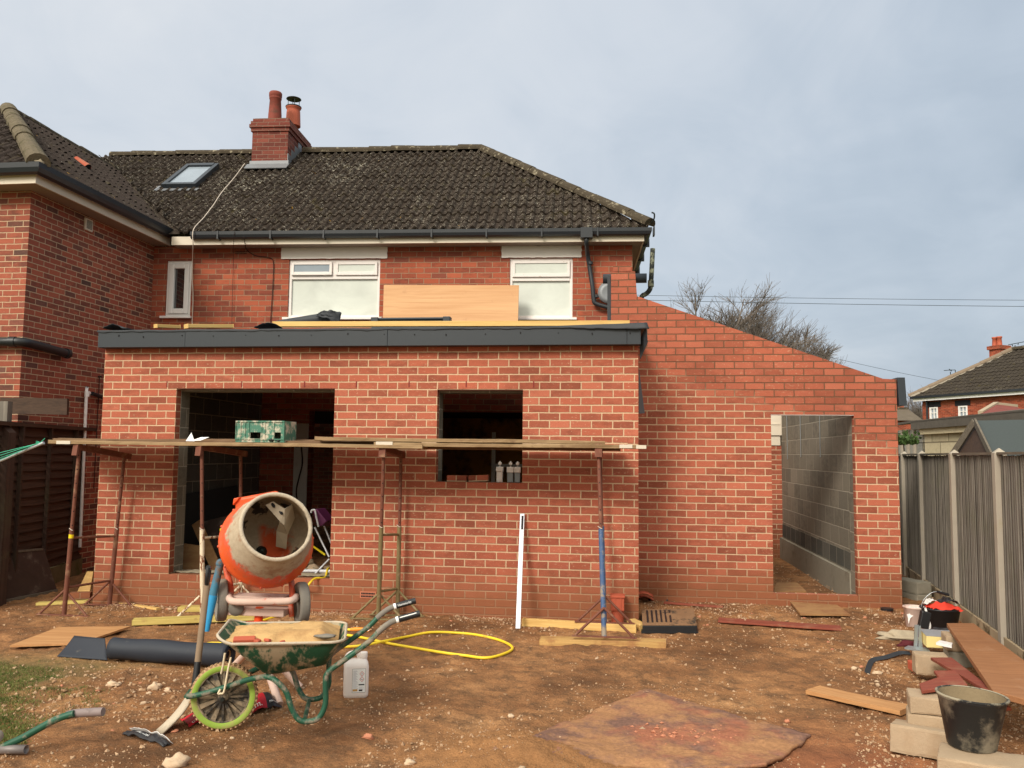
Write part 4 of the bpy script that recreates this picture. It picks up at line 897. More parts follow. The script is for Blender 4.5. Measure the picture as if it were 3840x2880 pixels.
# ================================================================== scaffold trestles and boards
def trestle(label, fb, ft, bb, bt, lo, hi, split, holes=True, feet=True, collar=None):
    fb,ft,bb,bt=map(Vector,(fb,ft,bb,bt)); t=thing('builders_trestle',label,'trestle',((fb+bb)/2),group='builders trestles under the scaffold boards')
    for b,tp in ((fb,ft),(bb,bt)):
        k=split; m=b.lerp(tp,k); d=(tp-b)
        leg=MB().tube([b,m],.024,12).build('leg',lo,t)
        i=MB().tube([b.lerp(tp,k-.05),tp],.0185,12).build('inner_tube',hi,t)
        h=MB(); cdir=(CAMP-m).normalized(); cdir=(cdir-d.normalized()*cdir.dot(d.normalized())).normalized()
        for j in range(6):
            p=m.lerp(tp,.06+j*.175); h.cyl(p+cdir*.0175,p+cdir*.0193,.0065,seg=8)
        h.build('pin_hole',mInk,i)
        h=MB(); h.tube([m+cdir*.03+Vector((-.03,0,.02)),m+cdir*.032,m+cdir*.03+Vector((.012,0,0))],.004,6); h.build('locking_pin',mCable,leg)
        f=MB(); z0=b.z
        for s in (-1,1): f.tube([b+Vector((0,-.005,.27)),b+Vector((s*.27,-.02,.012))],.0125,8)
        f.bar(b+Vector((-.30,-.02,.008)),b+Vector((.30,-.02,.008)),.03,.012); f.build('foot',lo if lo is not mBlueSteel else mRust,t)
    for k in (.17,split-.05): MB().tube([fb.lerp(ft,k),bb.lerp(bt,k)],.013,8).build('rung',lo,t)
    hb=MB(); d=(bt-ft).normalized(); hb.bar(ft-d*.05+Vector((0,0,.03)),bt+d*.08+Vector((0,0,.03)),.055,.06); hb.build('head_beam',mRust,t)
    e=MB(); e.bar(ft-d*.055+Vector((0,0,.0)),ft-d*.03+Vector((0,0,.0)),.07,.13); e.build('head_stop',mRust,t)
    return t
YA=-.80
def onboard(x,y,Y): return W.Y(x,y,Y)
zt=1.80
a=G(138,1330);b=G(236,1308)
t1=trestle('leftmost rust-red trestle, splayed, in front of the dark fence end',a,W.Y(171,972,-.74),b,W.Y(268,990,-.16),mRust,mRust,.52)
yb_=MB(); p=a.lerp(W.Y(171,972,-.74),.47); 
d_=(W.Y(171,972,-.74)-a).normalized(); yb_.tube([p,p+d_*.04],.0248,12); yb_.build('yellow_band',mYellow,t1)
f_=W.Z(437,1342,0.0); bk=W.Z(520,1300,.02)
trestle('trestle with flaking cream lower tube beside the mixer drum',(f_.x,-.62,.02),W.Y(436,972,-.74),(W.Y(521,1290,-.1).x,-.1,.03),W.Y(520,985,-.16),mRustW,mRust,.53)
f_=G(817,1338); bk=W.Y(860,1312,-.1)
trestle('olive and rust trestle left of the small window opening',f_,W.Y(829,975,-.72),(bk.x,-.12,.03),W.Y(866,988,-.14),mRustY,mRust,.56)
f_=W.Z(1305,1379,.06)
t4=trestle('trestle with blue lower tube standing on a timber at the right corner',(f_.x,f_.y,.07),W.Y(1293,974,-.72),(W.Y(1306,1330,-.34).x,-.34,.075),W.Y(1296,985,-.14),mBlueSteel,mRust,.57)
# boards
def sboard(name,p,q,mat,label,**k): return plank(name,p,q,.225,.036,mat,label=label,cat='scaffold board',group='scaffold boards on the trestles',bevel=.004,jag=.007,**k)
sboard('scaffold_board',W.Y(119,955,-.69),W.Y(918,966,-.69),mScafE,'long front scaffold board spanning the left three trestles')
sboard('scaffold_board',W.Y(128,951.5,-.455),W.Y(905,958,-.455),mScaf,'brown scaffold board lying just behind the long left front board')
sboard('scaffold_board',W.Y(140,950.5,-.22),W.Y(900,956,-.22),mScaf,'brown scaffold board nearest the wall at the wide opening')
q0=W.Y(814,960,-.67); q1=W.Y(1396,965.5,-.67)
for yy_,lab in ((-.435,'middle brown scaffold board under the small window opening'),(-.20,'brown scaffold board nearest the wall under the small window opening')): sboard('scaffold_board',(q0.x,yy_,q0.z-.02),(q1.x-.25,yy_,q1.z-.02),mScaf,lab)
sboard('scaffold_board',W.Y(814,960,-.67),W.Y(1396,965.5,-.67),mScafE,'scaffold board whose metal-banded end overhangs past the right corner')
sboard('scaffold_board',W.Y(688,947.5,-.60),W.Y(1318,957,-.60),mScafE,'uppermost scaffold board lying across the small window opening')
bd=MB()
def band(x0,x1,y,Y,h=.034):
    a=W.Y(x0,y,Y);b=W.Y(x1,y,Y); bb_=MB(); bb_.box(min(a.x,b.x),max(a.x,b.x),Y-.0035,Y+.002,a.z-h/2,a.z+h/2); return bb_
for (x0,x1,y,lab) in ((122,152,955.5,'metal band on the far left end of the scaffold boards'),(812,848,957.5,'metal band on the scaffold board left of the small window'),(1338,1366,964,'inner metal band near the right end of the scaffold'),(1374,1396,965.4,'metal band wrapped round the overhanging right end of the scaffold')):
    o=band(x0,x1,y,-.805 if x0<800 else -.787).build('board_band',plain('worn_zinc_band',c8(206,196,180),.6,.4,.2,.1,14,.2,.002,c8(120,96,76),12,(.6,.7)) if 'worn_zinc_band' not in bpy.data.materials else bpy.data.materials['worn_zinc_band'],label=lab,cat='metal band',group='metal bands on board ends')
# crate
def frame_at(p,ang): return Matrix.Translation(p)@Matrix.Rotation(R(ang),4,'Z')
c0=W.Y(525,953,-.42);c1=W.Y(606,953,-.42); cz=c0.z-.012; wd=c1.x-c0.x
cm=Matrix.Translation((c0.x,-.60,cz))@Matrix.Rotation(R(-1),4,'Z'); crate=thing('milk_crate','mortar-splashed green plastic crate upside down on the scaffold board','crate',m=cm)
cb=MB(True); L_,D_,Hh=wd*1.28,.30,.225
cb.wall(0,L_,0,Hh,0,.008,[(L_*.30,L_*.52,.035,.105),(L_*.80,L_*.93,.03,.105)]); cb.box(0,.008,.008,D_,0,Hh); cb.box(L_-.008,L_,.008,D_,0,Hh); cb.box(0,L_,D_,D_+.008,0,Hh); cb.box(.008,L_-.008,.008,D_,Hh-.012,Hh-.003)
cb.build('body',mCrate,crate)
cr=MB(True)
for i,x in enumerate((0,.1,.19,.27,.53,.60,.78,.99)): cr.box(L_*x-.004 if i else 0,L_*x+.006,-.009,0,.02,Hh)
cr.box(0,L_,-.011,0,.028,.038); cr.box(0,L_,-.011,0,Hh-.014,Hh); cr.build('rib',mCrate,crate)
k=W.Y(583,951,-.78); b=MB(); b.ball((k.x,-.74,k.z),.022,10,7,(1.2,.8,.7),.4,2); b.ball((k.x+.07,-.74,k.z-.006),.016,10,7,(1.6,.8,.6),.4,5); b.build('mortar_lump',mSteelD,label='dark dried lumps on the board in front of the green crate',cat='mortar lump')
p=W.Y(418,953,-.76); cdm=MB(); q=[p+Vector((-.075,0,.0)),p+Vector((-.06,.03,.085)),p+Vector((-.0,0,.0))]; cdm.prism([p+Vector((-.075,-.02,.0)),p+Vector((-.055,.05,.09)),p+Vector((.0,.02,.0))],(0,.004,.001)); cdm.prism([p+Vector((0,-.04,.005)),p+Vector((.10,-.04,.01)),p+Vector((.145,.05,.045)),p+Vector((.05,.05,.042))],(0,0,-.003)); cdm.build('card_offcut',mPaper,label='folded white card offcut on the left scaffold board',cat='card')
a=W.Y(1307,960.5,-.69);b=W.Y(1356,960.5,-.69); br=MB(); br.box(a.x,b.x,-.72,-.62,a.z,a.z+.068); br.build('loose_brick',mBrick,label='single red brick laid on the right end of the scaffold',cat='brick',bevel=.004)

# ================================================================== cement mixer
MY=-2.95
P=lambda x,y,dy=0: W.Y(x,y,MY+dy)
vdir=ray(578,1170).normalized(); ax=(-vdir*.905+_rr*.215+_uu*.36).normalized()
yy=(_uu-ax*_uu.dot(ax)).normalized(); xx=yy.cross(ax)
bc_=P(576,1172); o_=bc_-ax*.25
DM=Matrix(((xx.x,yy.x,ax.x,o_.x),(xx.y,yy.y,ax.y,o_.y),(xx.z,yy.z,ax.z,o_.z),(0,0,0,1)))
mx=thing('cement_mixer','orange cement mixer on a stand with mortar-caked drum facing the camera','cement mixer',(G(600,1515).x,-3.05,.01))
def drum_mat():
    t=NT('mixer_drum_paint',.45,.4); v=t.tc('Object'); z=t.sep(v)[2]; n=t.noise(v,5,6,.68); f=t.noise(v,26,5,.7)
    c=t.mix(t.noise(v,3,4,.6),c8(198,74,34),c8(228,96,44))
    bnd=t.math('ADD',z,t.math('MULTIPLY',t.math('SUBTRACT',n,.5),.42)); m=t.mask(bnd,.375,.41)
    pink=t.mask(bnd,.33,.385); c=t.mix(pink,c,c8(216,88,62)); 
    cm_=t.mix(f,c8(150,132,110),c8(196,180,156)); c=t.mix(m,c,cm_)
    d=t.math('MULTIPLY',t.mask(t.noise(v,9,6,.7),.52,.64),.6); c=t.mix(d,c,c8(150,108,82)); c=t.mix(t.math('MULTIPLY',t.mask(t.noise(t.scale(v,(1,1,4)),13,6,.75),.60,.66),.6),c,c8(112,58,36))
    rg=t.mix(m,(.42,)*3,(.95,)*3); return t.fin(c,rg,t.bump(t.math('ADD',t.math('MULTIPLY',m,.7),t.math('MULTIPLY',f,.4)),.5,.006))
def inner_mat():
    t=NT('mixer_drum_inside',.9,.2); v=t.tc('Object'); z=t.sep(v)[2]; n=t.noise(v,5,6,.7); f=t.noise(v,30,5,.7)
    c=t.mix(f,c8(132,116,98),c8(186,168,142)); c=t.mix(t.mask(t.noise(t.vadd(v,(3,1,5)),4.5,5,.6),.60,.63),c,c8(62,54,48))
    zz=t.math('ADD',z,t.math('MULTIPLY',t.math('SUBTRACT',n,.5),.3)); c=t.mix(t.math('MULTIPLY',t.mask(zz,.11,.06),t.mask(t.sep(v)[0],-.02,.03)),c,c8(196,84,48))
    return t.fin(c,None,t.bump(t.math('ADD',n,f),.6,.008))
d_=MB(True); d_.lathe([(0,0),(.13,0),(.20,.03),(.325,.195),(.338,.225),(.345,.245),(.345,.27),(.336,.285),(.328,.31),(.252,.585),(.246,.602),(.236,.604)],56)
drum=d_.build('drum',drum_mat(),mx,origin=DM)
d_=MB(True); d_.lathe([(.232,.60),(.24,.58),(.312,.31),(.325,.25),(.19,.05),(0,.03)],56); d_.build('drum_lining',inner_mat(),drum)
d_=MB(True)
d_.ball((.345,0,.257),.011,8,5); bb0=d_.build('belt_bolt',mOrangeLeg,drum)
for i in range(1,14):
    o=bb0.copy(); COL.objects.link(o); o.parent=drum; o.matrix_basis=Matrix.Rotation(2*PI*i/14,4,'Z')
d_=MB(True); K=48; d_.tube([(.244*math.cos(2*PI*i/K),.244*math.sin(2*PI*i/K),.602+.002*N3(i*.7,1)) for i in range(K)],[.0155+.003*N3(i*.9,5) for i in range(K)],10,closed=True); d_.build('drum_rim',mCem,drum)
mBlade=plain('caked_blade',c8(186,172,152),.9,.2,0,.12,14,.6,.004)
d_=MB(True); pl=[(-.035,.205,.50),(.02,.225,.51),(.10,.165,.50),(.165,.205,.47),(.10,.07,.42),(.07,.09,.44)]
d_.add(pl,[(0,1,2,5),(2,3,4,5)]); 
d_.add([(.07,.09,.44),(.10,.07,.42),(.165,.205,.47),(.215,.16,.30),(.16,.05,.25),(.07,.07,.30)],[(0,1,4,5),(1,2,3,4)])
d_.add([(.07,.07,.30),(.16,.05,.25),(.17,-.02,.12),(.09,.0,.14)],[(0,1,2,3)])
bl=d_.build('blade',mBlade,drum,solid=.008)
d_=MB(True)
for (x,y,z) in ((.018,.195,.508),(.073,.145,.485)): d_.lathe([(0,.004),(.012,.004),(.013,0)],12,Matrix.Translation((x,y,z))@Matrix.Rotation(R(25),4,'Z')@Matrix.Diagonal((.9,1.7,1,1)))
d_.build('blade_slot',mInk,bl)
d_=MB(True); d_.lathe([(0,.085),(.018,.082),(.026,.066),(.03,.05),(.042,.046),(.044,.032)],16); d_.build('hub_bolt',mSteelD,drum)
mc_=MB(); q1=[P(503,1079,.2),P(517,1075,.2),P(555,1068,.2),P(565,1085,.2),P(535,1130,.2),P(505,1165,.2),P(507,1100,.2)]
mc_.prism(q1,(.05,.30,.02)); mc_.build('motor_cover',mOrange,mx,bevel=.02,seg=3)
mc_=MB(); mc_.prism([P(504,1077,.18),P(517,1074,.18),P(512,1082,.18),P(502,1092,.18)],(.01,.3,0)); mc_.build('cover_lip',mOrange,mx,bevel=.006)
pg=MB(); pg.tube([P(495,1138,.1),P(486,1146,.08),P(479,1149,.06)],[.022,.026,.03],12); pg.build('plug',mYellow,mx)
# yoke, axle frame, wheels
yk=MB(); yk.tube(smooth_path([P(487,1216,.12),P(491,1240,.1),P(497,1262,.06),P(498,1285,.04)],4),.024,10); yk.build('yoke',mOrangeLeg,mx); yk=MB(); yk.tube(smooth_path([P(625,1240,.1),P(630,1262,.08),P(632,1292,.04)],4),.024,10)
yk.build('yoke',mOrangeLeg,mx); yk=MB(); yk.tube(smooth_path([P(474,1218,-.02),P(486,1213,.06),P(500,1210,.12)],4),.026,10); yk.build('yoke',mOrangeLeg,mx)
fr=MB(); fr.tube(smooth_path([P(496,1283,.2),P(494,1288,-.02),P(499,1297,-.12),P(520,1300,-.14),P(610,1299,-.14),P(632,1296,-.12),P(640,1290,-.02),P(640,1288,.2)],6),.026,12); fr.build('front_bar',mPinkFrame,mx)
fr=MB(); a=P(507,1286,.06);b=P(620,1292,.06); fr.box(a.x,b.x,MY-.02,MY+.14,a.z-.02,a.z+.01); a=P(490,1308,.02);b=P(622,1314,.02); fr.box(a.x,b.x,MY-.06,MY+.12,a.z-.055,a.z-.005); fr.build('axle_plate',mPinkFrame,mx,bevel=.006)
lk=MB(); a=P(512,1309,-.06); lk.lathe([(0,-.006),(.06,-.006),(.06,.006),(0,.006)],20,Matrix.Translation((a.x,MY-.075,a.z-.01))@Matrix.Rotation(R(90),4,'X')); lk.build('lock_plate',mTyreGrey,mx)
for (cx,cy,an,dy) in ((478,1296,122,.02),(651,1303,124,.02)):
    c=P(cx,cy,dy); m=Matrix.Translation(c)@Matrix.Rotation(R(an-90),4,'Z')@Matrix.Rotation(R(90),4,'Y')
    w_=MB(); w_.lathe([(.125,-.036),(.148,-.034),(.154,-.02),(.155,.02),(.148,.034),(.125,.036)],36,m); wo=w_.build('wheel',mTyreGrey,mx)
    w_=MB(); w_.lathe([(.125,-.036),(.115,-.03),(.10,-.012),(.03,-.016),(.022,-.03),(0,-.03)],30,m); w_.lathe([(.125,.036),(.115,.03),(.10,.012),(.03,.016),(.022,.03),(0,.03)],30,m); w_.build('rim',mTyreGrey,wo)
ps=MB(); a=P(561,1312,0);b=P(557,1352,0); ps.tube([a,b],[.03,.032],14); ps.tube([b+Vector((0,0,.03)),b+Vector((0,0,-.25))],.038,14); 
ps.build('post',mOrange,mx)
st=MB()
for px in (541.5,566): q=P(px,1345,-.05); st.tube([q+Vector((0,0,.005)),q-Vector((0,0,.16))],.042,14)
st.build('socket',mOrange,mx); st=MB(); q=P(630,1332,.03); st.tube([P(628,1296,.04),q],.02,10); st.build('side_stub',mOrangeLeg,mx)
hub=P(556,1385,0)
for (px,py) in ((604,1527),(648,1490),(500,1448)):
    e=G(px,py,.02); l_=MB(); l_.tube([hub,e],.027,12); l_.build('stand_leg',mPinkFrame,mx)
hd=MB(); a=P(476,1217,-.10);b=P(460,1286,-.14); hd.tube([a,b],[.026,.03],12); hd.ball(a,.034,10,8); hd.build('tilt_handle',plain('grimy_blue_paint',c8(60,112,136),.6,.3,0,.3,10,.3,.003,c8(110,90,76),7,(.48,.6)),mx)
hd=MB(); c=P(446,1364,-.18); hd.tube([b,b.lerp(c,.1),c],[.034,.033,.02],12); hd.build('handle_sleeve',mBlueHandle,mx)

# ================================================================== wheelbarrow
wc=W.Z(481,1577,.0); BF=Fr((wc.x,wc.y,0),17)
bar=thing('wheelbarrow','green wheelbarrow splashed with mortar, lime-green tyre, loaded with sand and rubble','wheelbarrow',m=BF.m)
RW=.205; wm=Matrix.Translation((0,0,RW+.005))@Matrix.Rotation(R(90),4,'X')
w_=MB(True); w_.lathe([(.165,-.026),(.185,-.031),(.197,-.027),(.204,-.012),(.206,0),(.204,.012),(.197,.027),(.185,.031),(.165,.026)],48,wm)
for i in range(44):
    a=2*PI*i/44
    for s in (-1,1): w_.obox(wm@Matrix.Rotation(a,4,'Z')@Matrix.Translation((.203,0,s*.016))@Matrix.Rotation(s*.5,4,'X'),.009,.012,.022)
wh=w_.build('wheel',mTread,bar)
w_=MB(True)
for s in (-1,1): w_.lathe([(.160,s*.024),(.168,s*.031),(.186,s*.0325),(.194,s*.0295)],48,wm)
w_.build('tyre_wall',mLime,wh)
w_=MB(True); w_.lathe([(.164,-.022),(.158,-.026),(.152,-.02),(.152,.02),(.158,.026),(.164,.022)],40,wm); w_.lathe([(0,-.05),(.03,-.05),(.036,-.03),(.036,.03),(.03,.05),(0,.05)],20,wm)
for i in range(16):
    a=2*PI*i/16; m=wm@Matrix.Rotation(a,4,'Z'); vs=[m@Vector(p) for p in ((.03,-.007,-.03),(.155,-.016 if i%2 else -.006,-.018),(.155,.016 if i%2 else .006,-.018),(.03,.007,-.03),(.03,-.007,.03),(.155,-.016 if i%2 else -.006,.018),(.155,.016 if i%2 else .006,.018),(.03,.007,.03))]
    w_.add(vs,[(0,1,2,3),(7,6,5,4),(0,4,5,1),(3,2,6,7),(1,5,6,2)])
w_.lathe([(.03,0),(.155,0)],32,wm); w_.build('spoked_rim',mSpoke,wh)
NY=-.235
pts2=[(391,1521),(408,1519),(434,1513),(481,1499),(520,1484),(555,1471),(580,1466),(600,1474),(619,1496),(630,1530),(646,1555),(669,1558),(690,1549),(703,1519),(703,1476),(709,1452),(749,1422),(795,1388),(822,1361),(845,1344),(868,1336),(907,1325)]
loc=[BF.Y(x,y,NY) for x,y in pts2]
for i,p in enumerate(loc):      # the two tubes close up beside the wheel
    k=max(0,min(1,(p.x-.10)/.25)); p.y=-.075-( -NY-.075)*k
zmin=min(p.z for p in loc); 
for p in loc: p.z-= (zmin-.022)*max(0,min(1,(p.x)/.5)) if False else 0
near=smooth_path(loc,4); far_=[Vector((p.x,-p.y,p.z)) for p in near]
ng=len(near)-8
for path in (near,far_): MB(True).tube(path[:ng],.0175,12).build('frame_tube',mGreenTube,bar)
for path,nm in ((near,0),(far_,1)):
    g_=MB(True); g_.tube(path[ng-6:ng+2],[.0185]*8,12); g_.build('worn_grip_sleeve',mTyreGrey,bar)
    g_=MB(True); g_.tube(path[ng+1:ng+3],[.021]*2,12); g_.build('grip_collar',mPaper,bar)
    g_=MB(True); q=path[ng+2:]; g_.tube(q,[.0205]*len(q),12); grip=g_.build('grip',mBlackPl,bar)
    a=q[0];b=q[-1]; d=(b-a).normalized(); cv=((BF.i@CAMP)-a).normalized(); cv=(cv-d*cv.dot(d)).normalized(); up=cv.cross(d)
    if nm==0: s_=MB(True); s_.prism([a+d*.01+cv*.0205+up*.012,a+d*.01+cv*.0205+up*.006,b-d*.02+cv*.0205+up*.006,b-d*.02+cv*.0205+up*.012],cv*.001); s_.build('grip_stripe',mPaper,grip)
    else:
        tv,tf=text_mesh('Haemmerlin',.021,.0004); s_=MB(True); s_.add([a+d*(.012+v.x*.9)+up*(v.y-.006)+cv*(.0208+v.z) for v in tv],tf); s_.build('grip_lettering',mPaper,grip)
MB(True).tube([(0,-.07,RW),(0,.07,RW)],.012,8).build('axle',mSteelD,bar)
x_=MB(True); x_.bar((loc[0].x,-.085,loc[0].z),(loc[0].x,.085,loc[0].z),.03,.012); x_.build('front_brace',mGreenTube,bar); x_=MB(True); x_.tube([near[len(near)//2],far_[len(near)//2]],.014,8); x_.build('cross_brace',mGreenTube,bar)
# tray
rF=BF.Y(469,1393,-.30);rB=BF.Y(740,1389,-.30);bF=BF.Y(563,1464,-.20);bB=BF.Y(706,1446,-.20)
def ring(x0,x1,hw,z0,z1,rad=.09,n=6):
    out=[]
    for cx,cy,a0 in ((x1-rad,hw-rad,0),(x0+rad,hw-rad,90),(x0+rad,-hw+rad,180),(x1-rad,-hw+rad,270)):
        for i in range(n+1):
            a=R(a0+90*i/n); x=cx+rad*math.cos(a); y=cy+rad*math.sin(a); f=(x-x0)/(x1-x0); out.append(Vector((x,y,z0+(z1-z0)*f+(.045*max(0,1-f*5)**2))))
    return out
zr=(rF.z+rB.z)/2
rings=[ring(bF.x+.02,bB.x-.02,.17,bF.z,bB.z+.02,.05),ring(bF.x-.02,bB.x,.205,bF.z+.012,bB.z+.03,.06),ring(rF.x+.03,rB.x-.015,.295,zr-.03,zr-.03),ring(rF.x,rB.x,.305,zr,zr,.1),ring(rF.x-.012,rB.x+.012,.317,zr+.004,zr+.004,.1),ring(rF.x-.014,rB.x+.014,.319,zr-.008,zr-.008,.1)]
n=len(rings[0]); t_=MB(True); vs=[p for r in rings for p in r]; fs=[(i*n+j,i*n+(j+1)%n,(i+1)*n+(j+1)%n,(i+1)*n+j) for i in range(len(rings)-1) for j in range(n)]
t_.add(vs,fs,True); t_.add(rings[0],[tuple(reversed(range(n)))]); tray=t_.build('tray',mGreen,bar,solid=.004)
t_=MB(True); t_.tube([rings[4][i] for i in range(n)],.009,8,closed=True); t_.build('tray_rim',mCem,tray)
rp=MB(True); q=[BF.Y(486,1411,-.1),BF.Y(482,1438,-.09),BF.Y(478,1455,-.06)]; rp.tube(q,.007,6); q=[BF.Y(499,1420,-.12),BF.Y(492,1450,-.12),BF.Y(484,1494,-.1),BF.Y(476,1498,-.1),BF.Y(471,1499,-.1),BF.Y(476,1489,-.1)]; rp.tube(smooth_path(q,3),.0065,6); rp.build('tie_strap',mRope,bar)
sd=MB()
def sandz(u,v):
    x=rF.x+.03+(rB.x-rF.x-.06)*u; y=(-.27+.54*v)*(1-.12*abs(2*u-1)**4); e=min(min(u,1-u)*6,min(v,1-v)*5,1)
    return BF.m@Vector((x,y,zr-.012+.062*e*(.6+.5*u)+.02*max(0,1-u*4)+.012*N3(x*9,y*9,2)+.005*N3(x*40,y*40,2)))
sd.grid(sandz,60,40); sd.build('barrow_sand',mSandB,label='damp tan sand filling the green wheelbarrow',cat='sand')
for i,(px,py,s) in enumerate(((528,1383,.05),(556,1385,.032),(578,1383,.028),(610,1386,.022))):
    p=BF.m@BF.Z(px,py,zr+.012); b=MB(); b.obox(Matrix.Translation(p)@Matrix.Rotation(R(20+70*i),4,'Z')@Matrix.Rotation(R(18),4,'X'),s*2.6 if i==0 else s*1.5,s,s*.7); b.build('brick_fragment',mTerra,label=['long red brick sliver on the sand in the wheelbarrow','second red brick chip from the left on the barrow sand','third red brick chip from the left on the barrow sand','small red chip farthest right on the barrow sand'][i],cat='brick fragment',bevel=.006)
p=BF.m@BF.Z(702,1374,zr+.03); b=MB(); b.ball(p,.05,12,8,(1.3,.5,.25),.3,4); b.build('trowel_mark_lump',mTyreGrey,label='grey mortar lump on the sand near the barrow handles',cat='mortar lump')

# ================================================================== shovel, jerrycan, bags
sh=thing('shovel','mortar-crusted shovel with black grip leaning on the wheelbarrow wheel','shovel',G(338,1577))
tip=G(338,1578,.0); hd_=W.Y(447,1262,-3.62); so_=W.Y(425,1450,-3.72); mid=W.Y(408,1475,-3.74)
d=(hd_-so_).normalized()
MB().tube([so_.lerp(hd_,.03),hd_],.021,12).build('shaft',plain('pale_grey_ash',c8(138,118,98),.9,.2,0,.3,10,.3,.002),sh)
MB().tube([so_-d*.10,so_,so_.lerp(hd_,.16)],[.024,.022,.0205],12).build('socket',mBlackPl,sh)
g_=MB(); sd_=Vector((.35,-.9,0)).normalized(); sd_=(sd_-d*sd_.dot(d)).normalized(); a=hd_-d*.01
g_.tube([hd_.lerp(so_,.2),hd_],[.021,.02],12); g_.tube(smooth_path([a,a+d*.05+sd_*.05,a+d*.115+sd_*.055],4),.014,10); g_.tube(smooth_path([a,a+d*.05-sd_*.05,a+d*.115-sd_*.055],4),.014,10); g_.tube([a+d*.115-sd_*.058,a+d*.115+sd_*.058],.017,12); g_.build('handle_grip',mBlackPl,sh)
bl=MB(); b0=so_-d*.07; bd_=(tip-b0); wv=Vector((-.32,.95,.0)); wv=(wv-bd_.normalized()*wv.dot(bd_.normalized())).normalized(); nv=bd_.normalized().cross(wv)
bl.grid(lambda u,v: b0+bd_*(v**.9)+wv*((u-.5)*.20*(min(1,.25+v*2.2)))+nv*(.035*(2*u-1)**2+.02*math.sin(PI*v)),12,14); bl.build('blade',mCem,sh,solid=.012)

jm=Matrix.Translation(G(768,1505))@Matrix.Rotation(R(19),4,'Z'); jc=thing('jerrycan','white plastic jerrycan with hazard label standing on the soil behind the barrow','jerrycan',m=jm)
JW,JD,JH=.178,.125,.25
b=MB(True)
def rr(hx,hy,z,r=.03,n=5):
    out=[]
    for cx,cy,a0 in ((hx-r,hy-r,0),(-hx+r,hy-r,90),(-hx+r,-hy+r,180),(hx-r,-hy+r,270)):
        for i in range(n+1): a=R(a0+90*i/n); out.append(Vector((cx+r*math.cos(a),cy+r*math.sin(a),z)))
    return out
rs=[rr(JW/2-.015,JD/2-.015,.0,.02),rr(JW/2-.003,JD/2-.003,.012),rr(JW/2,JD/2,.03),rr(JW/2,JD/2,JH-.03),rr(JW/2-.004,JD/2-.006,JH-.01),rr(JW/2-.018,JD/2-.03,JH+.018,.02),rr(JW/2-.04,JD/2-.045,JH+.022,.012)]
n=len(rs[0]); b.add([p for r in rs for p in r],[(i*n+j,i*n+(j+1)%n,(i+1)*n+(j+1)%n,(i+1)*n+j) for i in range(len(rs)-1) for j in range(n)],True); b.add(rs[0],[tuple(reversed(range(n)))]); b.add(rs[-1],[tuple(range(n))]); b.build('body',mJerry,jc)
b=MB(True); b.tube(smooth_path([(-.075,0,JH-.03),(-.07,0,JH+.035),(-.035,0,JH+.062),(.01,0,JH+.055),(.02,0,JH+.01)],5),.0155,12); b.build('handle',mJerry,jc)
b=MB(True); b.lathe([(.025,JH),(.025,JH+.03)],18,Matrix.Translation((.052,0,0))); b.lathe([(.027,JH+.028),(.027,JH+.062),(.024,JH+.066),(0,JH+.066)],18,Matrix.Translation((.052,0,0))); b.build('cap',mJerry,jc)
fy=-JD/2-.0006; lab=MB(True); lab.box(-.028,.066,fy-.0004,fy+.0005,.045,.212); lo_=lab.build('label_panel',mPaper,jc)
def lb(mb,x0,x1,z0,z1): mb.box(x0,x1,fy-.0012,fy-.0005,z0,z1)
b=MB(True); lb(b,-.028,.066,.2105,.212);lb(b,-.028,.066,.045,.0465);lb(b,-.028,-.0265,.0465,.2105);lb(b,.0645,.066,.0465,.2105); lb(b,.018,.058,.096,.104); lb(b,.020,.045,.055,.066); b.build('label_border',mInk,lo_)
b=MB(True)
for i in range(14): lb(b,-.022,.010-.006*(i%3),.118+i*.006,.121+i*.006)
for i in range(7): lb(b,-.022,.014-.01*(i%2),.075+i*.006,.0775+i*.006); lb(b,.020,.056-.008*(i%3),.068+i*.004,.0695+i*.004) if i<5 else None
b.build('label_print',mGreyInk,lo_)
b=MB(True)
for cz in (.176,.138):
    c=Vector((.040,fy-.001,cz)); q=[(0,.019),(.017,0),(0,-.019),(-.017,0)]; q2=[(0,.0155),(.0138,0),(0,-.0155),(-.0138,0)]
    for i in range(4):
        A_,B_,C_,D__=q[i],q[(i+1)%4],q2[(i+1)%4],q2[i]; b.prism([c+Vector((x,0,z)) for x,z in (A_,B_,C_,D__)],(0,-.0004,0))
b.build('hazard_diamond',mRedInk,lo_)
b=MB(True)
lb(b,.0385,.0415,.172,.183); lb(b,.0385,.0415,.167,.170); lb(b,.033,.038,.134,.137); lb(b,.041,.047,.134,.1365); lb(b,.034,.036,.138,.142); b.build('hazard_symbol',mInk,lo_)
b=MB(True); lb(b,-.024,.010,.055,.070); b.build('label_swatch',mGoldInk,lo_)
b=MB(True); sx=-JW/2-.0008; b.prism([(sx,.005,.10),(sx,-.035,.135),(sx,-.035,.16),(sx,-.01,.15),(sx,.02,.20),(sx,.03,.20)],(-.0008,0,0)); b.build('side_mark',mInk,jc)

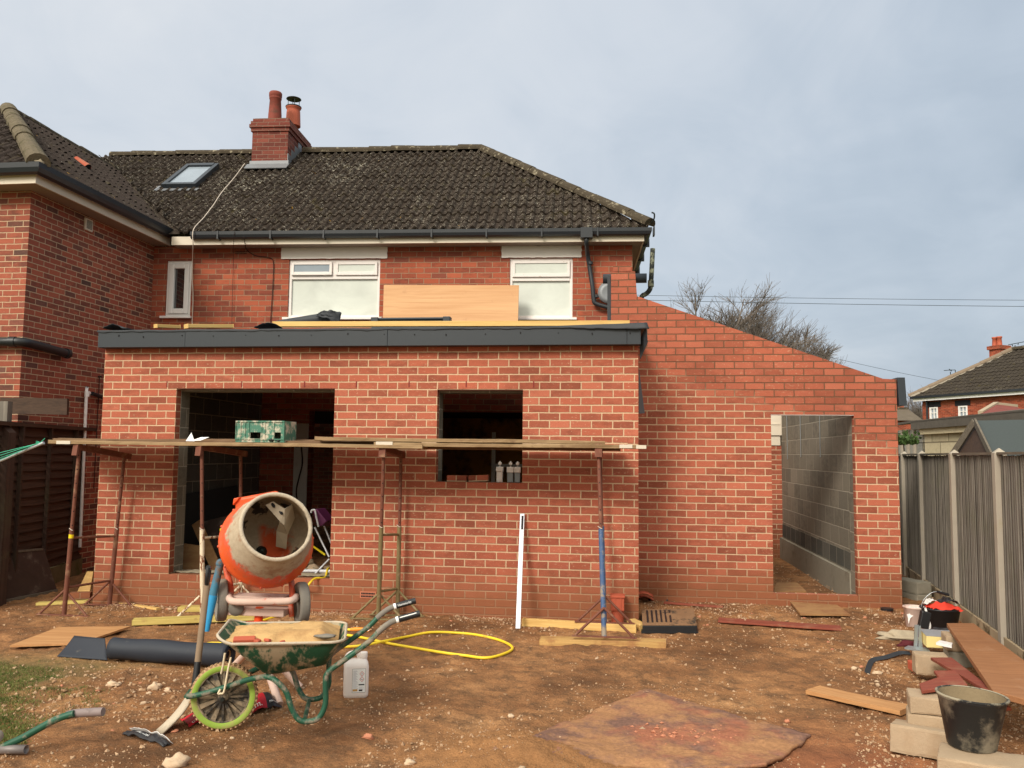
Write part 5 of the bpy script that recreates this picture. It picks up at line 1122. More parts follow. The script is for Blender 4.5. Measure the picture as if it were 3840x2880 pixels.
def bag(name,label,cat,u0,u1,dep,hgt,mat,seed,root=None,lift=0):
    pass
A_=G(408,1574);B_=G(610,1531); ln=(B_-A_); lx=ln.normalized(); ly=Vector((-lx.y,lx.x,0)); cbg=thing('cement_bag','flattened red and black cement bag lying under the barrow wheel','cement bag',A_.lerp(B_,.5))
def cbz(u,v): 
    p=A_+ln*u+ly*(v*.20); h=.085*math.sin(PI*min(1,v*1.0+.02))**.5*(.6+.6*u)*min(1,8*min(u+.02,1.02-u)); return Vector((p.x,p.y,gh(p.x,p.y)+.004+h+.012*N3(u*7,v*5,3)))
b=MB(); b.grid(lambda u,v:cbz(u*.83,v),40,16); b.build('red_panel',mRedBag,cbg); b=MB(); b.grid(lambda u,v:cbz(.83+.17*u,v),18,16); b.build('black_end',mBlackBag,cbg)
def on_bag(tx,u0,v0,sz,mat,nm,bold=0):
    tv,tf=text_mesh(tx,sz,.0003,bold=bold); b=MB(); L=ln.length
    b.add([cbz(min(.99,u0+v.x/L),v0+v.y/.30)+Vector((lx.y,-lx.x,0))*(.004+v.z)+Vector((0,0,.004)) for v in tv],tf); b.build(nm,mat,cbg)
on_bag('cem.',.61,.03,.055,mPaper,'lettering'); on_bag('cu',.03,.03,.05,mPaper,'lettering'); on_bag('Hanson',.86,.08,.02,mPaper,'small_lettering')
A_=G(262,1588);B_=G(352,1612); ln2=B_-A_; lx2=ln2.normalized(); ly2=Vector((-lx2.y,lx2.x,0)); sb=thing('torn_bag','crumpled black and white torn plastic bag on the soil at lower left','plastic bag',A_.lerp(B_,.5))
def sbz(u,v):
    p=A_+ln2*u+ly2*(v*.10*(1-.5*abs(u-.45))); return Vector((p.x,p.y,gh(p.x,p.y)+.004+.03*math.sin(PI*(.15+.8*v))*math.sin(PI*(.1+.85*u))+.010*N3(u*8,v*6,6)))
b=MB(); b.grid(lambda u,v:sbz(u,v*.72),30,10); b.build('black_face',mBlackBag,sb,solid=.002); b=MB(); b.grid(lambda u,v:sbz(u*.98,.70+.35*v)+Vector((0,0,.016*(1-v))),30,6); b.build('white_edge',mWhiteBag,sb,solid=.002)
tv,tf=text_mesh('morrison',.036,.0003); b=MB(); L=ln2.length; b.add([sbz(.28+v.x/L*.9,.22+v.y/.10)+Vector((lx2.y,-lx2.x,0))*.002+Vector((0,0,.004+v.z)) for v in tv],tf); b.build('lettering',mPaper,sb)

# ================================================================== hose
def gp(x,y,dz=.014): return G(x,y,dz)
hp=[gp(757,1363),gp(700,1362),gp(640,1366),gp(585,1374),gp(540,1384),gp(500,1397),(gp(560,1408)),gp(640,1406),gp(700,1406),gp(738,1402),gp(785,1399,.02),gp(836,1391,.03),gp(880,1378),gp(930,1370),gp(990,1371),gp(1036,1376),gp(1083,1388),gp(1107,1403),gp(1090,1416),gp(1050,1424),gp(1005,1421),gp(958,1415),gp(895,1403),gp(838,1392),gp(785,1381),gp(740,1374),gp(700,1373),gp(660,1378),gp(590,1392),gp(520,1396),gp(462,1393),gp(444,1394)]
b=MB(); b.tube(smooth_path(hp,7),.0125,10); hs=b.build('garden_hose',mHose,label='yellow hose looping across the soil with an orange nozzle end',cat='hose')
a=gp(757,1363,.016);c=gp(800,1365,.03); b=MB(); b.tube([a,a.lerp(c,.25),a.lerp(c,.7)],[.014,.02,.013],12); b.build('nozzle',mOrangeP,hs)
b=MB(); e=a.lerp(c,.85); dd=(c-a).normalized(); fz=(CAMP-e).normalized(); b.tube([e-fz*.02,e+fz*.012],[.024,.028],18); no=b.build('rose_head',mOrangeP,hs); b=MB(); b.tube([e+fz*.0125,e+fz*.0135],.022,18); b.build('rose_face',mPaper,hs)
b=MB(); 
for k in range(5): q=e+fz*.014+Vector((.009*math.cos(k*1.26),0,.009*math.sin(k*1.26))); b.tube([q,q+fz*.0012],.0035,8)
b.build('rose_hole',mInk,hs)
sz=O1[2]+.05
hp=[Vector((2.6,1.2,.12)),Vector((2.62,.45,sz)),W.Y(702,1247,.1),W.Y(680,1250,-.05),W.Y(664,1268,-.13),G(652,1302,.012),gp(635,1312),gp(612,1326),gp(575,1340),gp(545,1347),gp(522,1352),gp(530,1358),gp(560,1357),gp(590,1356)]
b=MB(); b.tube(smooth_path(hp,7),.0125,10); b.build('garden_hose',mHose,label='yellow hose coming out over the sill of the wide opening behind the mixer',cat='hose')

# ================================================================== timbers and sheets on the ground
def gplank(name,p,q,w,t,mat,label,cat,dz=0,jag=.0,**k):
    a=G(*p);b=G(*q); a.z+=t/2+dz; b.z+=t/2+dz; d=(b-a).normalized(); n_=Vector((-d.y,d.x,0)); a+=n_*w/2; b+=n_*w/2
    return plank(name,a,b,w,t,mat,label=label,cat=cat,jag=jag,**k)
gplank('timber_length',(284,1354),(549,1344),.15,.05,mTimberG,'pale green treated timber lying in front of the left wall','timber',.01)
gplank('timber_length',(383,1322),(612,1319),.14,.048,mTimberG,'treated timber against the wall under the wide opening','timber',.0)
gplank('timber_offcut',(257,1304),(338,1319),.06,.02,mTimber,'thin splintered timber strip beside the leftmost trestle','timber')
gplank('timber_length',(77,1309),(187,1305),.10,.03,mTimberG,'dusty yellow plank behind the leftmost trestle foot','timber')
gplank('timber_length',(1127,1353),(1374,1367),.07,.075,mTimber,'clean pale timber lying along the wall by the white straightedge','timber')
gplank('timber_offcut',(1355,1350),(1383,1362),.10,.06,mTimber,'short pale offcut behind the timber at the right corner','timber')
gplank('timber_length',(1165,1394),(1439,1401),.16,.055,mTimberD,'muddy timber packing under the blue trestle foot','timber')
gplank('brown_plank',(1551,1342),(1818,1359),.19,.02,mRedbd,'red-brown flat board on the soil before the gable wall','board',.01)
gplank('brown_plank',(1434,1306),(1562,1316),.06,.02,mRedbd,'narrow brown strip half buried at the foot of the gable wall','board',.01)
gplank('scaffold_offcut',(1741,1503),(1945,1550),.20,.030,mOsb,'splintered orange plank lying alone left of the block stack','board',.012,.006)
def sheet(name,c,t,mat,label,cat,up=(0,0,1)):
    p=[G(*x) if len(x)==2 else Vector(x) for x in c]; z=max(q.z for q in p) if False else None
    b=MB(); b.prism([q+Vector((0,0,.004)) for q in p][::-1],(0,0,t)); return b.build(name,mat,label=label,cat=cat)
o=sheet('osb_sheet',[(21,1405),(172,1399),(281,1362),(126,1364)],.018,mOsb,'orange wood sheet lying flat on the soil left of the felt roll','wood sheet'); o.location.z+=.022
o=sheet('plywood_offcut',[(1729,1330),(1836,1331),(1809,1312),(1707,1309)],.02,mPlyD,'small dusty ply sheet lying outside the gable doorway','wood sheet'); o.location.z+=.02
# black felt roll
A_=G(230,1428,.0);B_=G(484,1446,0); rr_=.098; A_.z+=rr_;B_.z+=rr_; d=(B_-A_).normalized(); n_=Vector((-d.y,d.x,0)); A_+=n_*rr_*.8;B_+=n_*rr_*.8
fr_=thing('roofing_felt_roll','blue-black roll of roofing felt lying on the soil with its end unrolled','felt roll',A_.lerp(B_,.5))
b=MB(); NL=30
sp=[]; 
for i in range(86):
    a=-PI*.6+2*PI*3.4*i/85; r_=.042+(rr_-.042)*i/85; sp.append((r_*math.cos(a),r_*math.sin(a)))
vs=[];
for k in range(NL+1):
    p=A_.lerp(B_,k/NL)
    for (x,z) in sp: vs.append(p+n_*x+Vector((0,0,z*(1-.06*math.sin(k*.4)))))
b.add(vs,[(k*86+i,k*86+i+1,(k+1)*86+i+1,(k+1)*86+i) for k in range(NL) for i in range(85)],True); b.build('roll',mFeltRoll,fr_,solid=.004)
b=MB(); b.tube([A_+d*.02,B_-d*.01],.038,18,cap=False); b.build('cardboard_core',mPlyD,fr_,solid=.004)
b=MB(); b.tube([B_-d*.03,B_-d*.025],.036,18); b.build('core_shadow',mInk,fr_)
c0=G(123,1421);c1=G(195,1424);c2=W.Z(226,1390,.12);c3=W.Z(160,1384,.09)
b=MB(); b.grid(lambda u,v: (c0.lerp(G(232,1428),u)).lerp(c3.lerp(c2,u),v**1.0)+Vector((0,0,.012+.03*v*v)),16,10); b.build('loose_end',mFeltRoll,fr_,solid=.005)
# straightedge, pipe, tray
p=G(1119,1359);q=W.Y(1128.5,1110,-.025); b=MB(); b.bar(p,q,.048,.022,up=(0,-1,0)); se=b.build('straightedge',mAlu,label='long white metal straightedge leaning upright on the front wall',cat='straightedge',bevel=.002)
b=MB(); dd=(q-p).normalized(); cc_=q-dd*.10; b.bar(q-dd*.02+Vector((.004,-.0125,0)),q-dd*.17+Vector((.004,-.0125,0)),.022,.002,up=(0,-1,0)); b.build('dark_print',mInk,se)
gz=W.Y(1334,1342,-.18); dp_=thing('drain_pipe','short upright terracotta drain pipe with square hopper at the right corner of the front wall','drain pipe',(gz.x,-.12,0))
b=MB(); b.tube([(gz.x,-.12,-.05),(gz.x,-.12,.17)],.062,20); b.build('pipe',mTerra,dp_); b=MB(); b.box(gz.x-.068,gz.x+.068,-.19,-.05,.17,.30); b.box(gz.x-.076,gz.x+.076,-.2,-.04,.30,.325); b.build('hopper',mTerra,dp_,bevel=.006)
b=MB()
for x in (-.03,.03): b.box(gz.x+x-.007,gz.x+x+.007,-.196,-.19,.175,.30)
b.build('hopper_rib',mTerra,dp_)
A_=G(1388,1368);B_=G(1506,1368); C_=G(1498,1326);D__=G(1386,1328); tr_=thing('plastic_tray','black ribbed plastic tray covered in mud at the foot of the gable corner','tray',A_.lerp(C_,.5))
b=MB(); b.prism([A_,B_,C_,D__],(0,0,.075)); b.build('body',mBlackPl,tr_,bevel=.006); b=MB(); b.prism([A_+Vector((-.012,-.012,.002)),B_+Vector((.012,-.012,.002)),C_+Vector((.012,.012,.002)),D__+Vector((-.012,.012,.002))],(0,0,.014)); b.build('flange',mBlackPl,tr_)
mMudTop=plain('mud_crust',c8(136,104,78),.95,.1,0,.2,9,.7,.008,c8(70,62,54),6,(.56,.64)); b=MB(); b.grid(lambda u,v:A_.lerp(B_,u).lerp(D__.lerp(C_,u),v)*1+Vector((0,0,.078+.012*math.sin(PI*u)*math.sin(PI*v)*(1+N3(u*6,v*4,2)))),24,16); b.build('mud',mMudTop,tr_)
b=MB()
for i in range(6):
    u=.1+i*.085; q0=A_.lerp(B_,u).lerp(D__.lerp(C_,u),.15)+Vector((0,0,.085)); q1=A_.lerp(B_,u).lerp(D__.lerp(C_,u),.85)+Vector((0,0,.085)); b.bar(q0,q1,.018,.012)
b.build('rib',mBlackPl,tr_)
# slab sheet buried in sand
S=[W.Z(955,1668),W.Z(1655,1668),W.Z(1752,1592),W.Z(1395,1484)]; rnd=random.Random(4)
def slab_mat():
    t=NT('sandy_dark_slab',.85,.2); v=t.tc('Object'); n=t.noise(v,2.4,6,.65); f=t.noise(v,40,5,.7)
    c=t.mix(f,c8(106,80,70),c8(138,102,86)); c=t.mix(t.mask(n,.46,.6),c,c8(156,100,76)); c=t.mix(t.mask(t.noise(t.vadd(v,(4,2,1)),2.6,6,.68),.44,.58),c,c8(164,120,84)); c=t.mix(1,c,t.ramp(f,[(.3,.75),(.7,1.2)]),'MULTIPLY')
    return t.fin(c,None,t.bump(t.math('ADD',f,n),.6,.01))
b=MB()
def slabp(u,v):
    e=.02*N3(v*9,u*2,1); p=S[0].lerp(S[1],u).lerp(S[3].lerp(S[2],u),v); p=p+Vector((.012*N3(v*6,1,u*2),.010*N3(u*6,2,v*3),0)); e_=min(1,min(u,1.3-u,v,1-v)*9) if u<.75 else 1; p.z=gh(p.x,p.y)*.75-.012+.020*e_+.010*N3(p.x*3,p.y*3,5)+.03*max(0,u-.7)*3*max(0,.8-v); return p
b.grid(slabp,70,60); b.build('sandy_sheet',slab_mat(),label='dark reddish board lying flat half covered by sand at the bottom right',cat='board',solid=.02)
rnd=random.Random(21); first=[]
for i in range(90):
    if i<44: px=rnd.gauss(1440,42);py=rnd.gauss(1584,9)
    else: px=rnd.gauss(1545,34);py=rnd.gauss(1588,11)
    p=W.Z(px,py,.03); p.z=gh(p.x,p.y)*.75+.018; s=rnd.uniform(.006,.03) if rnd.random()<.5 else rnd.uniform(.005,.014)
    if len(first)<5:
        b=MB(True); rnd2=random.Random(i); b.v=[]; b.add([Vector([c*rnd2.uniform(.5,1.2) for c in o])*Vector((1,1,1)).x for o in OCT],OF); o=b.build('brick_shard',mShard,origin=Matrix()); first.append(o)
    else: o=first[i%5].copy(); COL.objects.link(o)
    o.matrix_world=Matrix.Translation(p)@Matrix.Rotation(rnd.random()*6,4,'Z')@Matrix.Rotation(rnd.uniform(-.4,.4),4,'X')@Matrix.Diagonal((s,s*.7,s*.45,1))
    tag(o,'pink flake of shattered brick on the buried board','brick shard','pink brick shards on the buried board')
# ================================================================== things on the flat roof
a=W.Y(590,700.5,.35);b=W.Y(1360,698.5,.35); plank('roof_batten',a,b,.05,.06,mTimber,label='long yellow timber batten lying along the edge of the flat roof',cat='timber')
a=W.Y(402,704.5,.4);b=W.Y(500,705,.9); plank('roof_batten',a,b,.10,.045,mTimber,label='short yellow timber end on the flat roof below the narrow window',cat='timber')
a=W.Y(336,704,.6);b=W.Y(386,706,.9); plank('roof_batten',a,b,.07,.04,mTimber,label='yellow timber scrap at the left corner of the flat roof',cat='timber')
b=MB(); c=[W.Y(827,690,3.35),W.Y(1119,697,3.35),W.Y(1121,616,3.62),W.Y(829,615.5,3.62)]
for q in c[:2]: q.z=min(q.z,9)
c[0].z=max(c[0].z,3.15); b.prism(c,(0,.018,0)); b.build('plywood_sheet',mPly,label='clean tan plywood sheet propped upright on the flat roof below the windows',cat='plywood',bevel=.002)
rl=thing('flat_rooflight','low anthracite flat rooflight kerb on the new flat roof','rooflight',W.Y(888,700,1.9))
y0=1.6; p=[W.Y(811,687,y0),W.Y(966,687,y0)]; z1=p[0].z; b=MB(); b.box(p[0].x,p[1].x,y0,y0+.9,3.11,z1-.03); b.build('kerb',mAnth,rl)
b=MB(); b.box(p[0].x-.01,p[1].x+.01,y0-.03,y0+.93,z1-.03,z1); 
for x in (p[0].x,p[1].x): b.box(x-.05,x+.05,y0-.05,y0+.06,z1-.07,z1+.006)
b.build('frame',mAnth,rl,bevel=.01)
b=MB(); q0=W.Y(757,698,y0-.1);q1=W.Y(1008,698,y0-.1); b.prism([(q0.x,y0-.1,3.118),(q1.x,y0-.1,3.118),(p[1].x,y0,z1-.08),(p[0].x,y0,z1-.08)],(0,.01,.005)); b.build('upstand',mFelt,rl)
fr2=thing('membrane_roll','crumpled black roofing membrane roll on the flat roof under the wide window','membrane roll',W.Y(660,700,1.1))
a=W.Y(592,699,1.1);b_=W.Y(725,686,1.1); a.z=max(a.z,3.13); b=MB(); b.tube([a.lerp(b_,t) for t in (0,.3,.6,.85,1)],[.03,.05,.065,.075,.085],16); b.build('roll',mFelt,fr2)
b=MB(); e=W.Y(690,676,1.0); 
b.grid(lambda u,v: W.Y(688+50*u-6*v,676+ (8+19*u)*v*1.0 - 4*math.sin(PI*u),1.0)+Vector((0,-.05*math.sin(PI*u)-.03*N3(u*5,v*5,3),.03*N3(u*6,v*3,2))),14,10); b.build('crumpled_end',mFelt,fr2,solid=.006)
b=MB(); b.grid(lambda u,v: W.Y(548+50*u,707-10*math.sin(PI*u*.8)*(1-v),.2)+Vector((0,.3*v,.01*N3(u*9,v*4))),20,6); b.build('loose_flap',mFelt,fr2,solid=.004)
b=MB(); b.grid(lambda u,v: W.Y(222+55*u,709-9*math.sin(PI*min(1,u*1.3))*(1-v*.6),.0)+Vector((0,.4*v,.01*N3(u*9,v*4))),20,6); b.build('membrane_flap',mFelt,label='lifted black membrane flap at the left corner of the flat roof',cat='membrane',solid=.004)

# ================================================================== inside the openings
yb=.62
def board_in(c,mat,label,name='board',Y=.7,t=.018,cat='board'):
    b=MB(); b.prism([W.Y(x,y,Y+dy) for x,y,dy in c],(0,t,0)); return b.build(name,mat,label=label,cat=cat)
board_in([(386,1236,0),(440,1242,0),(438,1180,.2),(398,1174,.2)],mPlyD,'stained ply offcut inside the lower left of the wide opening','plywood_offcut',.55)
board_in([(462,1246,0),(484,1240,.0),(432,1122,.35),(414,1134,.35)],mPlyD,'long narrow board leaning inside the wide opening behind the cream trestle','plywood_offcut',.62)
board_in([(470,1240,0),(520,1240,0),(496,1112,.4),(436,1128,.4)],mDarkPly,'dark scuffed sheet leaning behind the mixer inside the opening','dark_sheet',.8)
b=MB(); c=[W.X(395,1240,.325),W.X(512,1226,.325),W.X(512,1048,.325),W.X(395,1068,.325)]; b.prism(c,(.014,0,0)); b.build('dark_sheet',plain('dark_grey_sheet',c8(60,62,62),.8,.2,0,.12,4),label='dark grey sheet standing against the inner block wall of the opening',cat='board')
pf=thing('purple_folding_seat','purple seat with pale metal legs standing inside the opening right of the mixer','folding seat',W.Y(695,1250,1.0))
b=MB(); b.prism([W.Y(675,1101,1.0),W.Y(684,1099,1.0),W.Y(706,1126,1.0),W.Y(692,1138,1.0),W.Y(680,1122,1.0)],(.03,.22,0)); b.build('seat',mPurple,pf,bevel=.01)
b=MB(); b.tube(smooth_path([W.Y(672,1108,.95),W.Y(673,1103,.95),W.Y(680,1102,.95),W.Y(683,1115,.95),W.Y(688,1138,.95)],4),.012,8); b.build('leg',mWhiteRod,pf); b=MB(); b.tube([W.Y(680,1139,.98),W.Y(711,1203,.9)],.011,8); b.build('leg',mWhiteRod,pf); b=MB(); b.tube([W.Y(699,1133,1.1),W.Y(716,1175,1.1)],.011,8); b.build('leg',mWhiteRod,pf); b=MB(); b.tube([W.Y(711,1208,.9),W.Y(672,1248,.7)],.011,8); b.build('leg',mWhiteRod,pf)
b=MB(); b.tube([W.Y(645,1233,.8),W.Y(718,1234,.8)],.02,8); b.build('white_pipe',mWhiteRod,label='white plastic pipe lying on rubble inside the wide opening',cat='pipe')
b=MB(); b.tube([W.Y(676,1180,1.2),W.Y(703,1199,1.1)],.013,8); b.build('yellow_tube',mYellow,label='yellow tube lying in the rubble inside the wide opening',cat='tube')
for i in range(24):
    rnd=random.Random(i+60); p=Vector((rnd.uniform(1.9,2.75),rnd.uniform(.45,1.9),.2+rnd.uniform(0,.14))); b=MB(); b.ball(p,rnd.uniform(.03,.08),9,6,(1.3,1,.7),.45,i+2); b.build('rubble_lump',[mMortarPt,mConcB,mStone][i%3],label='lump of grey rubble heaped inside the wide opening',cat='rubble',group='rubble inside the wide opening')
b=MB(); b.grid(lambda u,v:Vector((.4+2.6*u,.31+3.0*v,.22+.12*u*(1-v)+.06*N3(u*7,v*7,2)+.03*N3(u*20,v*20))),50,40); b.build('inner_floor',mGround,origin=Matrix(),kind='structure')
b=MB(); b.tube(smooth_path([H.m@H.Y(650,960,-.05),H.m@H.Y(653,1000,-.05),H.m@H.Y(645,1035,-.06),H.m@H.Y(640,1062,-.05),H.m@H.Y(644,1100,-.05),H.m@H.Y(648,1140,-.05)],5),.012,6); b.build('socket_cable',mDarkCable,label='loose black cable hanging down the white strip inside the opening',cat='cable')
# small window
zs=O2[2]+.002
for (x0,x1,lab,an) in ((1015-3,1034-2-3,None,0),):
    pass
for (x0,x1,y,lab) in ((965,1007,1043,'left of two loose red bricks on the small window sill'),(1012,1054,1042.5,'right of two loose red bricks on the small window sill, slightly tilted')):
    a=W.Y(x0,y,.03);b_=W.Y(x1,y,.03); b=MB(); b.box(a.x,b_.x,.03,.13,zs,zs+.068); o=b.build('loose_brick',mBrick,label=lab,cat='brick',bevel=.004)
    if x0>1000: o.rotation_euler=(0,R(-2.5),0); o.location.z+=.006
mClear=plain('smoky_clear_plastic',c8(126,132,136),.25,.5); mWPl=plain('off_white_plastic',c8(214,208,204),.5,.4,0,.06,9,.1,.002,c8(196,150,130),8,(.55,.7))
for i,(x0,x1,lab) in enumerate(((1072,1087,'leftmost white pump bottle on the small window sill'),(1095,1110,'middle white-topped bottle on the small window sill'),(1111,1125,'rightmost clear bottle on the small window sill'))):
    a=W.Y(x0,1042,.08);b_=W.Y(x1,1042,.08); cx=(a.x+b_.x)/2; h=.19; r=(b_.x-a.x)/2; t=thing('spray_bottle',lab,'bottle',(cx,.08,zs),group='bottles on the small window sill')
    b=MB(True); b.box(-r*.85,r*.85,-r*.8,r*.8,0,h*.56 if i else h*.6); b.build('body',mClear if i else mWPl,t,bevel=.006)
    b=MB(True); b.box(-r,r,-r*.9,r*.9,h*.561 if i else h*.601,h*.88); b.build('shoulder',mWPl,t,bevel=.006)
    b=MB(True); b.tube([(0,0,h*.88),(0,0,h*1.0)],.006,8); b.box(-.018,.018,-.016,.016,h*1.0,h*1.13); b.tube([(0,0,h*1.13),(0,0,h*1.2)],.008,8); b.build('pump',mWPl,t,bevel=.003)
b=MB(True); 
for x in (-2.2,-1.35): b.box(x,x+.06,.36,.42,.9,2.1)
b.box(-2.2,-1.29,.36,.42,1.55,1.6); b.build('inner_frame',mPlaster,house)
# ================================================================== left side
Lf=Fr((-1.05,-.05,0),104.0)
lf_=thing('dark_panel_fence','dark brown overlap panel fence between the wing and the extension','fence',m=Lf.m)
def LX(x,y): return Lf.Y(x,y,0)
zt=LX(110,917).z; x1=LX(211,940).x; 
b=MB(True); nb=17
for i in range(nb):
    z0=.24+i*(zt-.30)/nb; z1=z0+(zt-.3)/nb+.012
    vs=[];K=30
    for k in range(K+1):
        x=-.6+(x1+.6)*k/K; wv=.012*N3(x*2.2,i*3.1); vs+= [(x,.004,z0+wv),(x,.018,z0+wv),(x,.032,z1+.0),(x,.044,z1)]
    fs=[]
    for k in range(K): a=k*4; fs+= [(a,a+4,a+5,a+1),(a+1,a+5,a+7,a+3),(a,a+2,a+6,a+4),(a+2,a+3,a+7,a+6)]
    b.add(vs,fs)
b.build('panel_board',mDarkFence,lf_)
for px in (42,104,160,209):
    x=LX(px,1000).x; b=MB(True).box(x-.02,x+.02,-.035,.01,.22,zt-.05); b.build('batten',mDarkFenceZ,lf_)
MB(True).box(-.6,x1+.02,-.04,.05,zt-.05,zt-.005).build('top_rail',mDarkFence,lf_); MB(True).box(-.6,x1+.02,.0,.06,-.1,.23).build('gravel_board',plain('green_stained_concrete',c8(120,112,84),.95,.1,0,.2,6,.3,.004,c8(90,96,58),4,(.5,.66)),lf_)
b=MB(); e=Lf.m@Vector((x1+.06,.02,0)); b.box(e.x-.03,e.x+.05,e.y-.05,e.y+.05,.1,1.86); b.build('slim_fence_post',mConc,label='slim cream concrete fence post beside the left corner of the extension',cat='fence post')
b=MB(); p0=W.Z(24,1300,0.0); p=W.Y(12,1000,-.25); b.box(p.x-.5,W.Y(22,1000,-.25).x,-.3,-.18,0,W.Y(10,921,-.25).z-.07); q=W.Y(22,1000,-.25).x; zz=W.Y(10,921,-.25).z-.07; b.prism([(q,-.3,zz),(q,-.18,zz),(q-.12,-.18,zz+.10),(q-.12,-.3,zz+.10)],(-.3,0,.0)); b.build('stout_fence_post',mDarkFenceZ,label='stout dark brown post at the left edge of the photo',cat='fence post')
b=MB(); p=[W.Y(0,858,.45),W.Y(145,861,.62),W.Y(144,896,.62),W.Y(0,893,.45)]; b.prism(p,(0,.04,0)); b.build('dark_board',mDarkFence,label='dark stained horizontal board fixed above the left fence before the brick wing',cat='board')
b=MB(); p=W.Y(6,880,-.2); b.box(p.x-.05,p.x+.06,-.2,-.12,1.6,2.3); b.build('grey_post_top',mGreyWood,label='grey wooden post top above the stout brown post',cat='fence post')
lb_=thing('leaning_ply_sheet','dark brown shuttering sheet with pale edges leaning low on the left fence','wood sheet',W.Z(50,1295))
g0=G(-12,1303);g1=G(121,1277); t0=W.X(-12,1195,g0.x-.10);t1_=W.X(92,1186,g1.x-.16); b=MB(); b.prism([g0,g1,t1_,t0],(.0,.018,.012)); b.build('sheet',mDarkPly,lb_)
b=MB(); b.bar(g0+Vector((0,-.012,.012)),g1+Vector((.02,-.012,.012)),.03,.03); b.build('lower_edge',mGreyRail,lb_); b=MB(); b.bar(t0+Vector((0,-.012,.0)),t1_+Vector((0,-.012,.0)),.03,.025); b.build('upper_edge',mGreyRail,lb_)
b=MB(); q=Vector((-.35,.75,.06)); b.obox(Matrix.Translation((-.25,.15,.08))@Matrix.Rotation(R(20),4,'Z'),.22,.10,.07); b.build('loose_brick',mBrick,label='red brick on the ground between the left fence and the extension corner',cat='brick')
b=MB(); b.prism([W.Y(258/1,1232,.3),W.Y(266,1232,.3),W.Y(290/1,1285,-.1),W.Y(258,1290,-.1)] if False else [(-.46,.35,.02),(-.28,.35,.02),(-.34,.5,.30),(-.42,.5,.30)],(0,.02,0)); b.build('timber_offcut',mTimberD,label='short tan offcut standing behind the leftmost trestle',cat='timber')
# washing line arm
wl=thing('rotary_dryer_arm','pale tube arm with green washing lines reaching in at the left edge','washing line',W.Z(10,1500))
YL=-2.6; a=W.Y(-25,1006,YL);c=W.Y(93,957,YL); b=MB(); b.tube([a,c],.0115,10); b.tube([c-(c-a)*.01,c+(c-a)*.012],.013,10); b.build('arm',mGreyPole,wl)
b=MB()
for (x0,y0,k) in ((-20,983,.93),(-20,990,.97),(-20,1002,.80),(-20,996,.62)): b.tube([W.Y(x0,y0,YL-.1),a.lerp(c,k)+Vector((0,0,.012))],.0028,5)
b.tube([a.lerp(c,.9),W.Y(97,947,YL)],.003,5); b.tube(smooth_path([a.lerp(c,.9)+Vector((.012*math.cos(t),.012*math.sin(t),.002*t)) for t in range(0,18)],2),.0028,5); b.build('line',mLine,wl)
# overturned barrow handle at lower left
oh=thing('loose_barrow_handle','bent green steel handle with grey grip reaching in above the grass at lower left','barrow handle',W.Z(40,1650))
YH=-4.35; pth=[W.Y(x,y,YH-.1+.1*x/220) for x,y in ((-20,1630),(15,1609),(46,1595),(80,1576),(115,1557),(143,1546),(160,1541.5))]; b=MB(); b.tube(smooth_path(pth,4),.020,12); b.build('tube',mGreenTube,oh)
b=MB(); b.tube(smooth_path([W.Y(146,1545,YH),W.Y(160,1541.5,YH),W.Y(190,1539,YH),W.Y(223,1537.5,YH)],4),.0245,14); b.build('grip',plain('dirty_grey_grip',c8(132,118,116),.6,.3,0,.2,9,.2,.003,c8(86,76,72),6,(.5,.7)),oh)
b=MB(); b.tube([W.Y(-20,1618,YH-.1),W.Y(57,1619,YH-.1)],.024,14,cap=False); b.build('open_tube',plain('worn_steel_tube',c8(120,112,110),.5,.4,.3,.2,9,.2,.003,c8(176,160,150),7,(.55,.7)),oh,solid=.003)
b=MB(); q=W.Y(-3,1590,YH-.1); b.lathe([(0,-.01),(.03,-.008),(.035,0),(.03,.008),(0,.01)],20,Matrix.Translation(q)@Matrix.Rotation(R(75),4,'Y')); b.build('hub_disc',mConc,oh)

